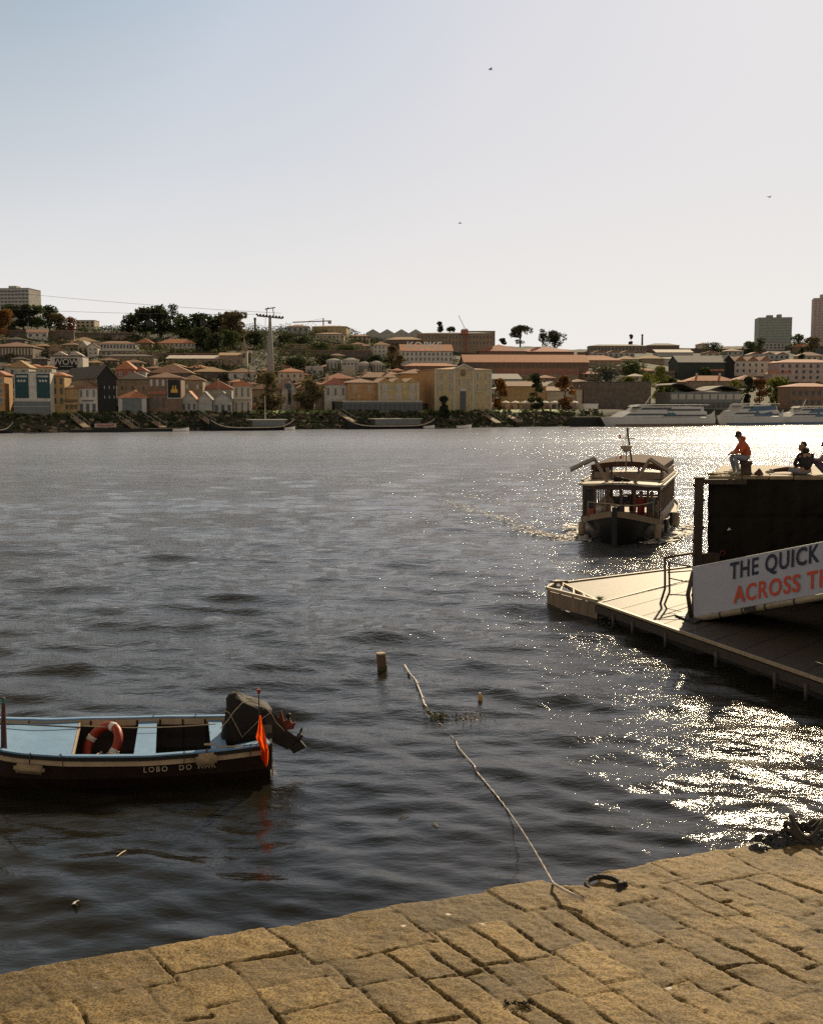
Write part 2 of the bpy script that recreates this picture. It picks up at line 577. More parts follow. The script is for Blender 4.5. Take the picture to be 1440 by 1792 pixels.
# ------------------------------------------------------------------ near quay
QZ = 4.1
QA = at_z(0, 1700, QZ).to_2d()
QB = at_z(1240, 1490, QZ).to_2d()
QE = (QB - QA).normalized()                     # along the edge
QN = Vector((QE.y, -QE.x))                      # inland, towards the camera
NOTCH = (at_z(1018, 1543, QZ).to_2d() - QA).dot(QE)
def build_quay():
    rng = np.random.RandomState(5)
    step = .0082
    us = np.arange(-1.1, 5.4, step)
    vs = np.arange(-.02, 3.1, step)
    U, Vv = np.meshgrid(us, vs, indexing='xy')
    # joints wander
    Uw = U + (fbm(U * 2.2, Vv * 2.2, 4, 1) - .5) * .075
    Vw = Vv + (fbm(U * 2.2, Vv * 2.2, 4, 5) - .5) * .085
    best = np.full(U.shape, 9.0)        # distance to joint
    sid = np.zeros(U.shape, int)
    # course 1: edge stones
    sk = math.tan(R(12))
    Us = Uw - Vw * sk                     # joints lean a little
    edges = [-2.0]
    while edges[-1] < 7:
        edges.append(edges[-1] + rng.uniform(.36, .66) * (1.0 if edges[-1] < 1.8 else .75))
    edges = np.array(edges)
    ei = np.searchsorted(edges, Us) - 1
    ei = np.clip(ei, 0, len(edges) - 2)
    du = np.minimum(Us - edges[ei], edges[ei + 1] - Us)
    depth = .33 + .07 * np.sin(ei * 2.3)
    inE = Vw < depth
    d1 = np.minimum(du, np.where(inE, depth - Vw, 9))
    d1 = np.minimum(d1, np.maximum(Vw, 0) + .012)
    # remaining: strips running away from the edge, each cut into lengths
    cols = [-3.0]
    while cols[-1] < 8:
        wdt = rng.uniform(.26, .42) if cols[-1] < 1.35 else rng.uniform(.12, .20)
        cols.append(cols[-1] + wdt)
    cols = np.array(cols)
    Ub = Uw - Vw * sk
    ci = np.clip(np.searchsorted(cols, Ub) - 1, 0, len(cols) - 2)
    dc = np.minimum(Ub - cols[ci], cols[ci + 1] - Ub)
    dl = np.full(U.shape, 9.0)
    li = np.zeros(U.shape, int)
    for c in range(len(cols) - 1):
        msk = ci == c
        if not msk.any(): continue
        cut = [.33 - rng.uniform(0, .2) * 0]
        big = cols[c] < 1.35
        while cut[-1] < 4:
            cut.append(cut[-1] + (rng.uniform(.2, .42) if big else rng.uniform(.28, .52)))
        cut = np.array(cut)
        vv = Vw[msk] - (depth[msk] - .33)
        k = np.clip(np.searchsorted(cut, vv) - 1, 0, len(cut) - 2)
        dl[msk] = np.minimum(vv - cut[k], cut[k + 1] - vv)
        li[msk] = k
    d2 = np.minimum(dc, dl)
    d = np.where(inE, d1, d2)
    sid = np.where(inE, ei * 7 + 1000, ci * 61 + li * 13)
    hrand = _T[(sid * 37) & 255, (sid * 11) & 255]
    tx = _T[(sid * 3) & 255, (sid * 29) & 255] - .5
    ty = _T[(sid * 5) & 255, (sid * 19) & 255] - .5
    gap = -.003 + .010 * fbm(U * 3, Vv * 3, 3, 9)             # some joints tight, some open
    prof = np.clip((d - gap) / .007, 0, 1)
    prof = 1 - (1 - prof) ** 1.5
    chip = np.clip((fbm(U * 14, Vv * 14, 3, 77) - .56) * 6, 0, 1) * np.clip(1 - d / .035, 0, 1)
    wear = fbm(U * 9, Vv * 9, 5, 12)
    depthj = .002 + .020 * np.clip(fbm(U * 3.4, Vv * 3.4, 3, 21) * 4 - 1.9, 0, 1)
    Z = QZ - depthj * (1 - prof) + (hrand - .5) * .009 + tx * .010 * np.sin(U * 6 + ty * 9) + (wear - .5) * .013
    Z += (fbm(U * 38, Vv * 38, 2, 31) - .5) * .0065 - chip * .008
    Z -= np.clip((fbm(U * 5, Vv * 5, 4, 61) - .55) * 5, 0, 1) * .006
    # notch in the edge where the ring lies
    nd = np.hypot((U - NOTCH) / .17, Vv / .15)
    notch = np.clip((1.0 - nd) * 4, 0, 1)
    Z -= notch * .16
    # ragged edge
    Vo = Vv + np.where(Vv < .12, (fbm(U * 2.5, U * 0, 4, 14) - .5) * .045 + (_T[(ei * 37) & 255, 3] - .5) * .02, 0)
    X = QA.x + QE.x * U + QN.x * Vo
    Y = QA.y + QE.y * U + QN.y * Vo
    Zr = np.where(Vv < .012, Z - .02, Z)
    n_r = len(vs)
    # wall face going down to the water: extra rows in front
    Xf, Yf, Zf = [X], [Y], [Zr]
    for dz, dv in ((.08, .012), (.5, .0), (4.6, -.02)):
        Xf.insert(0, X[:1] - QN.x * dv); Yf.insert(0, Y[:1] - QN.y * dv); Zf.insert(0, Zr[:1] - dz)
    X = np.concatenate(Xf); Y = np.concatenate(Yf); Z = np.concatenate(Zf)
    jm = np.concatenate([np.ones((3, len(us))) * .6, np.clip(prof, 0, 1)])
    tone = np.concatenate([np.ones((3, len(us))) * .5, hrand])
    m, nt, bs = newmat('quay_granite')
    N, L = nt.nodes, nt.links
    at = N.new('ShaderNodeAttribute'); at.attribute_name = 'joint'
    at2 = N.new('ShaderNodeAttribute'); at2.attribute_name = 'tone'
    tc = N.new('ShaderNodeTexCoord')
    n1 = N.new('ShaderNodeTexNoise'); n1.inputs['Scale'].default_value = 3.2; n1.inputs['Detail'].default_value = 12; n1.inputs['Roughness'].default_value = .7
    n2 = N.new('ShaderNodeTexNoise'); n2.inputs['Scale'].default_value = 90; n2.inputs['Detail'].default_value = 4; n2.inputs['Roughness'].default_value = .7
    n3 = N.new('ShaderNodeTexVoronoi'); n3.inputs['Scale'].default_value = 5.5
    for n in (n1, n2, n3): L.new(tc.outputs['Object'], n.inputs['Vector'])
    cr = N.new('ShaderNodeValToRGB'); e = cr.color_ramp.elements
    e[0].position = .3; e[0].color = (.13, .092, .038, 1)
    e[1].position = .72; e[1].color = (.40, .28, .105, 1)
    L.new(n1.outputs[0], cr.inputs[0])
    c2 = N.new('ShaderNodeValToRGB'); e = c2.color_ramp.elements
    e[0].position = .40; e[0].color = (.26, .22, .17, 1)
    e[1].position = .62; e[1].color = (1.25, 1.2, 1.1, 1)
    L.new(n2.outputs[0], c2.inputs[0])
    ml = N.new('ShaderNodeMix'); ml.data_type = 'RGBA'; ml.blend_type = 'MULTIPLY'; ml.inputs[0].default_value = .95
    L.new(cr.outputs[0], ml.inputs[6]); L.new(c2.outputs[0], ml.inputs[7])
    tr = N.new('ShaderNodeMapRange'); tr.inputs[3].default_value = .66; tr.inputs[4].default_value = 1.3
    L.new(at2.outputs['Fac'], tr.inputs[0])
    ml2 = N.new('ShaderNodeMix'); ml2.data_type = 'RGBA'; ml2.blend_type = 'MULTIPLY'; ml2.inputs[0].default_value = 1
    L.new(ml.outputs[2], ml2.inputs[6]); L.new(tr.outputs[0], ml2.inputs[7])
    # small white droppings: voronoi cells, only a few, ragged
    vr = N.new('ShaderNodeValToRGB'); e = vr.color_ramp.elements
    e[0].position = .075; e[0].color = (1, 1, 1, 1); e[1].position = .10; e[1].color = (0, 0, 0, 1)
    ad = N.new('ShaderNodeMath'); ad.operation = 'ADD'
    sc_ = N.new('ShaderNodeMath'); sc_.operation = 'MULTIPLY'; sc_.inputs[1].default_value = .12
    L.new(n2.outputs[0], sc_.inputs[0]); L.new(n3.outputs['Distance'], ad.inputs[0]); L.new(sc_.outputs[0], ad.inputs[1])
    sb = N.new('ShaderNodeMath'); sb.operation = 'SUBTRACT'; sb.inputs[1].default_value = .045
    L.new(ad.outputs[0], sb.inputs[0]); L.new(sb.outputs[0], vr.inputs[0])
    sel = N.new('ShaderNodeSeparateColor'); L.new(n3.outputs['Color'], sel.inputs[0])
    gt = N.new('ShaderNodeMath'); gt.operation = 'GREATER_THAN'; gt.inputs[1].default_value = .66
    L.new(sel.outputs[0], gt.inputs[0])
    mm = N.new('ShaderNodeMath'); mm.operation = 'MULTIPLY'; L.new(vr.outputs[0], mm.inputs[0]); L.new(gt.outputs[0], mm.inputs[1])
    ml3 = N.new('ShaderNodeMix'); ml3.data_type = 'RGBA'
    L.new(mm.outputs[0], ml3.inputs[0]); L.new(ml2.outputs[2], ml3.inputs[6]); ml3.inputs[7].default_value = (.62, .56, .5, 1)
    # joints are earth and moss
    ml4 = N.new('ShaderNodeMix'); ml4.data_type = 'RGBA'
    jr = N.new('ShaderNodeMapRange'); jr.inputs[1].default_value = .0; jr.inputs[2].default_value = .65
    L.new(at.outputs['Fac'], jr.inputs[0]); L.new(jr.outputs[0], ml4.inputs[0])
    ml4.inputs[6].default_value = (.10, .075, .034, 1); L.new(ml3.outputs[2], ml4.inputs[7])
    L.new(ml4.outputs[2], bs.inputs['Base Color'])
    bs.inputs['Roughness'].default_value = .78
    bs.inputs['Specular IOR Level'].default_value = .35
    bp = N.new('ShaderNodeBump'); bp.inputs['Strength'].default_value = .9; bp.inputs['Distance'].default_value = .004
    L.new(n2.outputs[0], bp.inputs['Height']); L.new(bp.outputs[0], bs.inputs['Normal'])
    o = np_mesh('quay', np.stack([X.ravel(), Y.ravel(), Z.ravel()], 1), grid_faces(X.shape[0], X.shape[1]), m)
    for nm, arr in (('joint', jm), ('tone', tone)):
        a = o.data.attributes.new(nm, 'FLOAT', 'POINT')
        a.data.foreach_set('value', arr.ravel().astype(np.float32))
    tag(o, kind='structure')
    # plain continuation of the quay around the detailed piece
    mb = MB()
    def q(u, v, z): return (QA.x + QE.x * u + QN.x * v, QA.y + QE.y * u + QN.y * v, z)
    for u0, u1, v0, v1 in ((-25, -1.08, 0, 14), (5.38, 9, .02, 14), (-1.08, 5.38, 3.07, 14)):
        mb.prism([q(u0, v0, -.5), q(u1, v0, -.5), q(u1, v1, -.5), q(u0, v1, -.5)], (0, 0, QZ + .49))
    tag(mb.build('quay_paving', mat('quay_plain', (.25, .19, .1), .8, .3, 5)), kind='structure')
build_quay()
# ================================================================== the small rowing boat
M_blue = mat('pale_blue_paint', (.17, .33, .54), .55, .14, 3, bump=.2, bscale=60)
M_cream = mat('cream_paint', (.50, .38, .25), .6, .18, 5, streak=True)
M_hull = mat('navy_hull_paint', (.022, .012, .009), .45, .4, 4)
M_inner = mat('boat_inside', (.014, .011, .010), .8, .4, 5)
M_dark = mat('dark_rubber', (.015, .014, .013), .6, .3, 8)
M_wood = mat('old_wood', (.13, .075, .045), .75, .35, 9, streak=True)
M_rope = mat('rope', (.45, .36, .24), .9, .3, 30)
M_drope = mat('dark_rope', (.05, .04, .03), .9, .3, 30)
M_orange = mat('orange_plastic', (.34, .035, .008), .5, .2, 6)
M_canvas = mat('canvas_cover', (.010, .006, .004), .8, .5, 7, bump=.4, bscale=14)
M_white = mat('white_paint', (.75, .72, .66), .5, .1, 6)
M_red = mat('red_cloth', (.35, .02, .015), .7, .3, 8)
M_steel = mat('dull_steel', (.22, .20, .17), .45, .25, 10, metal=.7)

BC = 19.93
def hb(s):  return float(np.interp(s, [0, .8, 2, 3.4, 4.4, 5.1, 5.6, 5.95], [.92, 1.08, 1.22, 1.17, .98, .66, .32, .02]))
def gz(s):  return .60 + .012 * (s - 2) ** 2 + (.10 * max(0, s - 4) ** 1.6)
boat = thing('rowing_boat', 'small blue and cream wooden boat with a tilted outboard motor', 'boat', (-2.52, BC + .1, 0), R(6))
BM = Matrix.LocRotScale(boat.location, boat.rotation_euler, None)
def BP(*v): return BM @ Vector(v)
S = np.linspace(0, 5.95, 34)
def sec(s, sx, inner=0.0, zoff=0.0):
    """half section from gunwale to keel on side sx"""
    b, g = max(hb(s) - inner, .012), gz(s) + zoff
    rise = max(0, s - 4.2) * .10
    pts = []
    for a, zz in ((1.0, g), (.985, g - .14), (.95, .22 + rise), (.82, .0 + rise), (.55, -.12 + rise), (.0, -.2 + rise)):
        pts.append(Vector((-s, sx * b * a, zz if inner == 0 else max(zz, .02))))
    return pts
mb = MB()
for sx in (-1, 1):
    mb.grid([sec(s, sx) for s in S])
mb.add([Vector((0, y * hb(0), z)) for y, z in ((-1, gz(0)), (-.95, .2), (-.55, -.12), (0, -.2), (.55, -.12), (.95, .2), (1, gz(0)))], [tuple(range(7))])
hull = mb.build('hull', M_hull, boat, smooth=False)
mb = MB()
for sx in (-1, 1):
    mb.grid([sec(s, sx, .045, -.01)[:4] + [Vector((-s, 0, .03))] for s in S])
mb.add([Vector((-.03, y * (hb(0) - .05), z)) for y, z in ((-1, gz(0) - .02), (1, gz(0) - .02), (.9, .03), (-.9, .03))], [(0, 1, 2, 3)])
mb.build('inner_planking', M_inner, boat)
# gunwale cap (pale blue), rubbing strake (dark) and cream sheer strake, both sides
def ribbon(s0, s1, off0, off1, z0, z1, n=40):
    out = MB()
    for sx in (-1, 1):
        rws = []
        for s in np.linspace(s0, s1, n):
            b = hb(s)
            g = gz(s)
            rws.append([Vector((-s, sx * max(b + off0, .01), g + z0)), Vector((-s, sx * max(b + off1, .01), g + z0)),
                        Vector((-s, sx * max(b + off1, .01), g + z1)), Vector((-s, sx * max(b + off0, .01), g + z1))])
        out.grid(rws, closed=True)
        for r in (rws[0], rws[-1]):
            out.add(r, [(0, 1, 2, 3)])
    return out
ribbon(0, 5.9, -.07, .03, .0, .028).build('gunwale', M_blue, boat)
ribbon(0, 5.9, .005, .045, -.062, -.004).build('rubbing_strake', M_dark, boat)
ribbon(0.02, 5.9, .002, .018, -.155, -.066).build('sheer_strake', M_cream, boat)
# cream inside strake that shows under the far gunwale
mb = MB()
rws = [[Vector((-s, hb(s) - .055, gz(s) - .005)), Vector((-s, hb(s) - .062, gz(s) - .13))] for s in np.linspace(.05, 5.2, 40)]
mb.grid(rws)
mb.build('inner_strake', M_cream, boat)
# foredeck
mb = MB()
for a, b_, z in ((3.42, 5.75, -.035),):
    rws = []
    for s in np.linspace(a, b_, 12):
        rws.append([Vector((-s - .13 * k * (b_ - s) / (b_ - a), k * (hb(s) - .05), gz(3.42) + z + (gz(s) - gz(3.42)) * .8 + .012 * (1 - abs(k)))) for k in np.linspace(-1, 1, 9)])
    mb.grid(rws)
    e = rws[0]
    mb.add([e[0], e[-1], e[-1] - Vector((0, 0, .06)), e[0] - Vector((0, 0, .06))], [(0, 1, 2, 3)])
fd = mb.build('foredeck', M_blue, boat)
mb = MB()
mb.bar((-3.44, .62, gz(3.42) - .012), (-5.4, .46, gz(5.2) - .03), .035, .02)
mb.build('deck_rope', M_dark, fd)
mb = MB(); mb.bar((-3.40 + .13, -1.1, gz(3.4) - .07), (-3.40 - .13, 1.1, gz(3.4) - .07), .025, .09)
mb.build('deck_edge', M_cream, boat)
# two thwarts
for k, (s0, wd) in enumerate(((1.92, .35), (.72, .26))):
    mb = MB(); b = hb(s0) - .04
    zt = gz(s0) - .06
    mb.prism([Vector((-s0 - wd, -b, zt)), Vector((-s0 + .02, -b, zt)), Vector((-s0 - .22, b, zt)), Vector((-s0 - wd - .20, b, zt))], (0, 0, -.03))
    mb.build('thwart', M_blue, boat)
# ribs inside
for s in np.arange(.4, 3.4, .42):
    mb = MB()
    mb.tube([Vector((p.x, p.y, max(p.z, .035))) for p in sec(s, -1, .06, -.03)[:4] + sec(s, 1, .06, -.03)[:4][::-1]], .018, 5)
    mb.build('rib', M_inner, boat)
mb = MB()
mb.bx(-.06, .03, -.9, .9, .2, gz(0) + .02)
mb.build('transom', M_hull, boat, bevel=.01)
mb = MB()   # quarter knees, pale blue plate by the stern
mb.prism([Vector((0, -.92, gz(0) + .012)), Vector((-.62, -1.0, gz(0) + .012)), Vector((-.05, -.62, gz(0) + .012))], (0, 0, .02))
mb.build('stern_knee', M_blue, boat)
# bow post
mb = MB()
p0 = BM.inverted() @ at_y(7, 1300, 18.75); p0.z = .55
mb.tube([p0, p0 + Vector((.01, 0, .55)), p0 + Vector((.02, 0, .88)), p0 + Vector((.02, 0, 1.02))], [.055, .045, .032, .028], 7)
bp_ = mb.build('bow_post', mat('red_brown_post', (.10, .035, .025), .7, .4, 10), boat, smooth=True)
mb = MB(); mb.tube([p0 + Vector((.02, 0, .93)), p0 + Vector((.02, 0, 1.0))], .034, 7)
mb.build('painted_band', mat('teal_paint', (.02, .22, .2), .6), bp_)

def text_mesh(name, txt, size, mt, M, parent, extrude=.002, bold=0.0, spacing=1.0, font_align='LEFT', res=3):
    cu = bpy.data.curves.new(name, 'FONT')
    cu.body = txt
    cu.size = size
    cu.extrude = extrude
    cu.offset = bold
    cu.space_character = spacing
    cu.align_x = font_align
    cu.resolution_u = res
    tmp = bpy.data.objects.new(name, cu)
    COL.objects.link(tmp)
    bpy.context.view_layer.update()
    dg = bpy.context.evaluated_depsgraph_get()
    me = bpy.data.meshes.new_from_object(tmp.evaluated_get(dg))
    bpy.data.objects.remove(tmp)
    me.name = name
    me.transform(M)
    me.materials.clear()
    me.materials.append(mt)
    o = bpy.data.objects.new(name, me)
    COL.objects.link(o)
    o.parent = parent
    return o
# lettering on the near side: follow the hull plate
for txt, sa in (('LOBO', 2.10), ('DO', 1.52), ('MAR', 1.21)):
    y = -hb(sa) * .975 - .018
    M = Matrix.Translation((-sa, y, gz(sa) - .275)) @ Matrix.Rotation(math.atan2(hb(sa) - hb(sa - .4), .4), 4, 'Z') @ Matrix.Rotation(R(86), 4, 'X')
    text_mesh('name_lettering', txt, .125, mat('faded_letter', (.42, .36, .28), .7, .4, 30), M, hull, spacing=1.35, bold=.002)
# outboard motor, tilted up on the transom (a part of the boat: it moves with it)
def atl(px, py, dy=0.0):
    p = at_y(px, py, BC + dy)
    return p - boat.location
mot = thing('outboard_motor', 'outboard motor under a dark canvas cover tilted up on the stern of the blue boat', 'outboard motor', tuple(boat.location + atl(440, 1300)))
def mloc(mb):
    off = boat.location
    mb.v = [tuple(Vector(v) + off) for v in mb.v]
    return mb.local(mot)
# canvas cover as lofted, sagging rings
rngs = []
prof = [(1306, 384, 468, .36), (1286, 386, 470, .38), (1262, 392, 470, .37), (1243, 396, 474, .34), (1230, 398, 470, .30), (1224, 402, 452, .22), (1222, 412, 436, .10)]
for i, (py, xa, xb, dy) in enumerate(prof):
    row = []
    A_, B_ = atl(xa, py), atl(xb, py)
    for k in range(22):
        g = 2 * math.pi * k / 22
        c, s_ = math.cos(g), math.sin(g)
        c = math.copysign(abs(c) ** .7, c); s_ = math.copysign(abs(s_) ** .7, s_)
        x = (A_.x + B_.x) / 2 + (B_.x - A_.x) / 2 * c
        z = (A_.z + B_.z) / 2 + (-.10 * c if i > 3 else -.03 * c)
        fold = .022 * math.sin(g * 5 + i * .7) + .015 * math.sin(g * 9 + i * 1.9)
        row.append(Vector((x + fold * c, dy * s_ + fold * s_, z + .012 * math.sin(k * 2.1 + i))))
    rngs.append(row)
mb = MB(); mb.grid(rngs, 0, True); mb.add(rngs[-1], [tuple(range(22))])
mloc(mb); cover = mb.build('canvas_cover', M_canvas, mot, smooth=True)
mb = MB()   # lashing round the cover
mb.tube([atl(386, 1275, -.40), atl(398, 1262, -.42), atl(410, 1245, -.42), atl(424, 1230, -.32), atl(440, 1226, -.15), atl(462, 1236, -.2), atl(476, 1250, -.15), atl(484, 1265, -.1), atl(500, 1280, -.06)], .009, 5)
mb.tube([atl(392, 1242, -.38), atl(402, 1248, -.4), atl(424, 1290, -.42), atl(452, 1262, -.42), atl(476, 1246, -.25)], .006, 5)
mloc(mb); mb.build('lashing', M_rope, cover)
M_motor = mat('motor_leg', (.03, .026, .024), .5, .3, 9)
mb = MB()
mb.grid([[atl(456, 1236, s) for s in (-.12, .12)] + [atl(470, 1290, s) for s in (.12, -.12)],
         [atl(484, 1252, s) for s in (-.10, .10)] + [atl(474, 1296, s) for s in (.10, -.10)],
         [atl(500, 1276, s) for s in (-.07, .07)] + [atl(488, 1304, s) for s in (.07, -.07)],
         [atl(522, 1292, s) for s in (-.05, .05)] + [atl(504, 1312, s) for s in (.05, -.05)]], 0, True)
mb.add([atl(522, 1292, -.05), atl(522, 1292, .05), atl(504, 1312, .05), atl(504, 1312, -.05)], [(0, 1, 2, 3)])
mloc(mb); mb.build('drive_leg', M_motor, mot, bevel=.008)
mb = MB()
mb.prism([atl(500, 1302, -.02), atl(514, 1319, -.02), atl(536, 1308, -.02), atl(522, 1292, -.02)], (0, .05, 0))
mb.tube([atl(508, 1300, 0), atl(524, 1291, 0), atl(530, 1287, 0)], [.05, .055, .02], 8)
mloc(mb); mb.build('skeg', M_motor, mot)
mb = MB()
c = atl(525, 1286)
for k in range(3):
    g = R(40 + 120 * k)
    d = Vector((math.cos(g) * .3, math.sin(g), math.cos(g) * .95)).normalized()
    e = Vector((.5, 0, .2))
    mb.add([c, c + d * .07 + e * .05, c + d * .15 + e * .02, c + d * .13 - e * .07, c + d * .05 - e * .05], [(0, 1, 2, 3, 4)])
mb.tube([c - Vector((.04, 0, -.02)), c + Vector((.06, 0, -.02))], [.03, .022], 8)
mloc(mb); mb.build('propeller', M_motor, mot)
mb = MB()
mb.prism([atl(478, 1262, -.04), atl(488, 1256, -.04), atl(493, 1244, -.04), atl(497, 1262, -.04), atl(506, 1258, -.04), atl(511, 1266, -.04), atl(518, 1264, -.04), atl(514, 1276, -.04), atl(500, 1278, -.04), atl(484, 1272, -.04)], (0, .05, 0))
mloc(mb); mb.build('tilt_bracket', mat('red_bracket', (.16, .03, .02), .6, .4, 12), mot)
mb = MB(); mb.ball(atl(505, 1252), (.055, .04, .045), 8, 6); mb.bar(atl(505, 1256), atl(507, 1264), .05, .05)
mloc(mb); mb.build('steering_knob', M_dark, mot, smooth=True)
mb = MB(); mb.bx(-.12, .06, -.28, .28, gz(0) - .12, gz(0) + .16)
mloc(mb); mb.build('clamp', M_steel, mot, bevel=.01)

# orange pennant on its staff
fl = thing('flag', 'orange flag hanging from a thin staff beside the outboard motor', 'flag', tuple(boat.location + atl(457, 1306, -.75)))
def floc(mb):
    mb.v = [tuple(Vector(v) + boat.location) for v in mb.v]
    return mb.local(fl)
mb = MB(); mb.tube([atl(457, 1308, -.75), atl(454, 1262, -.75), atl(453, 1210, -.75)], [.016, .015, .009], 7)
floc(mb).build('staff', M_dark, fl, smooth=True)
mb = MB(); mb.tube([atl(453, 1213, -.75), atl(453, 1206, -.75)], [.028, .034], 7)
floc(mb).build('staff_tip', M_orange, fl)
rows = []
shp = [(1252, 454, 457), (1266, 453, 459), (1278, 451, 462), (1290, 448, 465), (1302, 453, 468), (1314, 457, 470), (1328, 458, 470), (1336, 462, 469), (1342, 465, 467)]
for i, (py, xa, xb) in enumerate(shp):
    rows.append([atl(xa + (xb - xa) * t, py, -1.0 + .07 * math.sin(t * 11 + i * .9)) for t in np.linspace(0, 1, 9)])
mb = MB(); mb.grid(rows)
m_flag, ntf, bsf = newmat('orange_cloth')
bsf.inputs['Base Color'].default_value = (.75, .085, .01, 1)
bsf.inputs['Roughness'].default_value = .7
trn = ntf.nodes.new('ShaderNodeBsdfTranslucent'); trn.inputs[0].default_value = (.95, .13, .01, 1)
mxs = ntf.nodes.new('ShaderNodeMixShader'); mxs.inputs[0].default_value = .55
ntf.links.new(bsf.outputs[0], mxs.inputs[1]); ntf.links.new(trn.outputs[0], mxs.inputs[2])
ntf.links.new(mxs.outputs[0], ntf.nodes['Material Output'].inputs[0])
floc(mb).build('cloth', m_flag, fl, smooth=True)

# life ring leaning against the far side
def torus(c, R0, r0, M, arcs, nseg=36, n=10):
    out = []
    for a0, a1 in arcs:
        k = max(3, int(nseg * (a1 - a0) / 360))
        pts = [Vector(c) + M @ Vector((R0 * math.cos(R(a0 + (a1 - a0) * i / k)), R0 * math.sin(R(a0 + (a1 - a0) * i / k)), 0)) for i in range(k + 1)]
        out.append(pts)
    return out
lr = thing('life_ring', 'orange life ring with white bands leaning inside the blue boat', 'life ring', tuple(BP(-3.02, .38, .08)))
Mr = Matrix.Rotation(R(-40), 3, 'Y') @ Matrix.Rotation(R(40), 3, 'X')
mb = MB()
for pts in torus((0, 0, .26), .37, .07, Mr, [(0, 359.9)]):
    mb.tube(pts[:-1], .082, 12, closed=True)
ring = mb.build('ring', M_orange, lr, smooth=True)
for a in (20, 110, 200, 290):
    mb = MB()
    for pts in torus((0, 0, .26), .37, .07, Mr, [(a, a + 16)]):
        mb.tube(pts, .086, 12)
    mb.build('white_band', M_white, ring, smooth=True)
# clutter in the boat
mb = MB(); mb.ball((0, 0, 0), (.17, .12, .09), 12, 8, jit=.12)
o = mb.build('bundled_jacket', M_red, smooth=True); o.location = BP(-2.78, -.62, .16)
tag(o, 'crumpled dark red bundle on the floor of the blue boat', 'bundle')
mb = MB()
for i in range(9):
    a = i * .7
    mb.tube([Vector((.13 * math.cos(a + t), .10 * math.sin(a + t), .02 * i + .01 * t)) for t in np.linspace(0, 5.6, 14)], .013, 5)
o = mb.build('rope_coil', mat('green_rope', (.03, .07, .04), .9, .3, 20), smooth=True); o.location = BP(-2.75, -.25, .10)
tag(o, 'coil of dark green rope on the floor of the blue boat', 'rope')
for i, (a, b_) in enumerate((((-3.25, -.35, .25), (-2.95, -.1, .36)), ((-2.86, -.1, .33), (-2.62, -.35, .38)))):
    mb = MB(); mb.tube([a, b_], .02, 6)
    o = mb.build('wooden_peg', mat('pale_wood', (.55, .42, .28), .7), smooth=True); o.location = boat.location; o.rotation_euler = boat.rotation_euler
    tag(o, ('short pale wooden peg by the foot of the life ring', 'short pale wooden peg lying above the dark red bundle')[i], 'peg')
# fenders hanging over the near side
for i, (s, wd, hh, lab) in enumerate(((1.05, .34, .25, 'square cream foam fender over the side of the blue boat near its stern'),
                                    (3.95, .50, .17, 'long worn cream fender over the side of the blue boat near its bow'))):
    f = thing('fender', lab, 'fender', tuple(BP(-s, -hb(s) - .06, gz(s) - (.0 if i == 0 else .03))), R(6), 'fenders of the small boat')
    mb = MB(); mb.box((0, -.07, -.17 if i else -.09), (wd, .14, hh * .85), 0, rot=Matrix.Rotation(R(-4 if i == 0 else 8), 3, 'Y'))
    mb.build('foam_block', mat('dirty_foam', (.36, .27, .16), .85, .35, 9), f, bevel=.045, smooth=True)
    mb = MB(); mb.tube([(0, .16, .03), (0, .05, .06), (0, -.01, .03), (0, -.03, -.1)], .012, 6)
    mb.build('lanyard', M_drope, f)
# mooring ropes along and off the boat
def catenary(a, b, sag, n=24, jit=0.0):
    a, b = Vector(a), Vector(b)
    return [a.lerp(b, t) - Vector((0, 0, sag * 4 * t * (1 - t))) + Vector((random.uniform(-jit, jit), random.uniform(-jit, jit), random.uniform(-jit, jit) * .3)) for t in np.linspace(0, 1, n)]
mb = MB(); L0 = Vector((0, 0, 0))
mb.tube(catenary(L0 + Vector((-3.4, .55, .66)), L0 + Vector((-1.0, .42, .66)), .05), .010, 6)
mb.tube([L0 + Vector((-1.0 + .1 * math.cos(a), -.98 + .09 * math.sin(a), .67 + .012 * a)) for a in np.linspace(0, 5.8, 16)], .012, 6)
mb.tube(catenary(L0 + Vector((-.9, -.98, .66)), L0 + Vector((-.45, -1.02, .66)), 0, 8, .02), .014, 6)
o = mb.build('mooring_rope', M_rope, smooth=True); o.location = boat.location; o.rotation_euler = boat.rotation_euler
tag(o, 'thin rope running along the inside of the blue boat to a loop on its gunwale', 'rope')
for i, (s, dx) in enumerate(((.32, 0), (1.42, 0), (3.45, .05), (4.75, 0), (1.42, .02), (2.2, 0))):
    sx = -1 if i < 4 else 1
    mb = MB(); b = hb(s)
    mb.tube([(-s - .02, sx * (b - .1), gz(s) + .01), (-s, sx * (b - .02), gz(s) + .045), (-s + dx, sx * (b + .06), gz(s) + .01), (-s + dx, sx * (b + .065), gz(s) - .17)], .008, 5)
    mb.build('lashing_line', M_drope, boat)

# ================================================================== things in the water
p = at_z(669, 1176, 0)
post = thing('wooden_pile', 'short stub of a timber pile standing out of the water', 'pile', (p.x, p.y, -.3))
mb = MB()
mb.tube([(0, 0, 0), (0.01, 0, .3), (-.02, 0, .62), (-.035, 0, .74)], [.115, .115, .118, .112], 14)
mb.v = [tuple(Vector(v) + Vector((random.uniform(-.006, .006), random.uniform(-.006, .006), 0))) for v in mb.v]
mb.build('post', M_wood, post, smooth=False)
mb = MB(); mb.tube([(-.035, 0, .738), (-.036, 0, .775)], [.115, .11], 14)
mb.build('post_cap', mat('pale_cap', (.42, .33, .24), .8, .3, 12), post)
mb = MB(); mb.tube([(0, 0, .25), (0, 0, .46)], [.1185, .1215], 14)
mb.build('algae_band', mat('algae', (.055, .06, .018), .8, .5, 16), post)

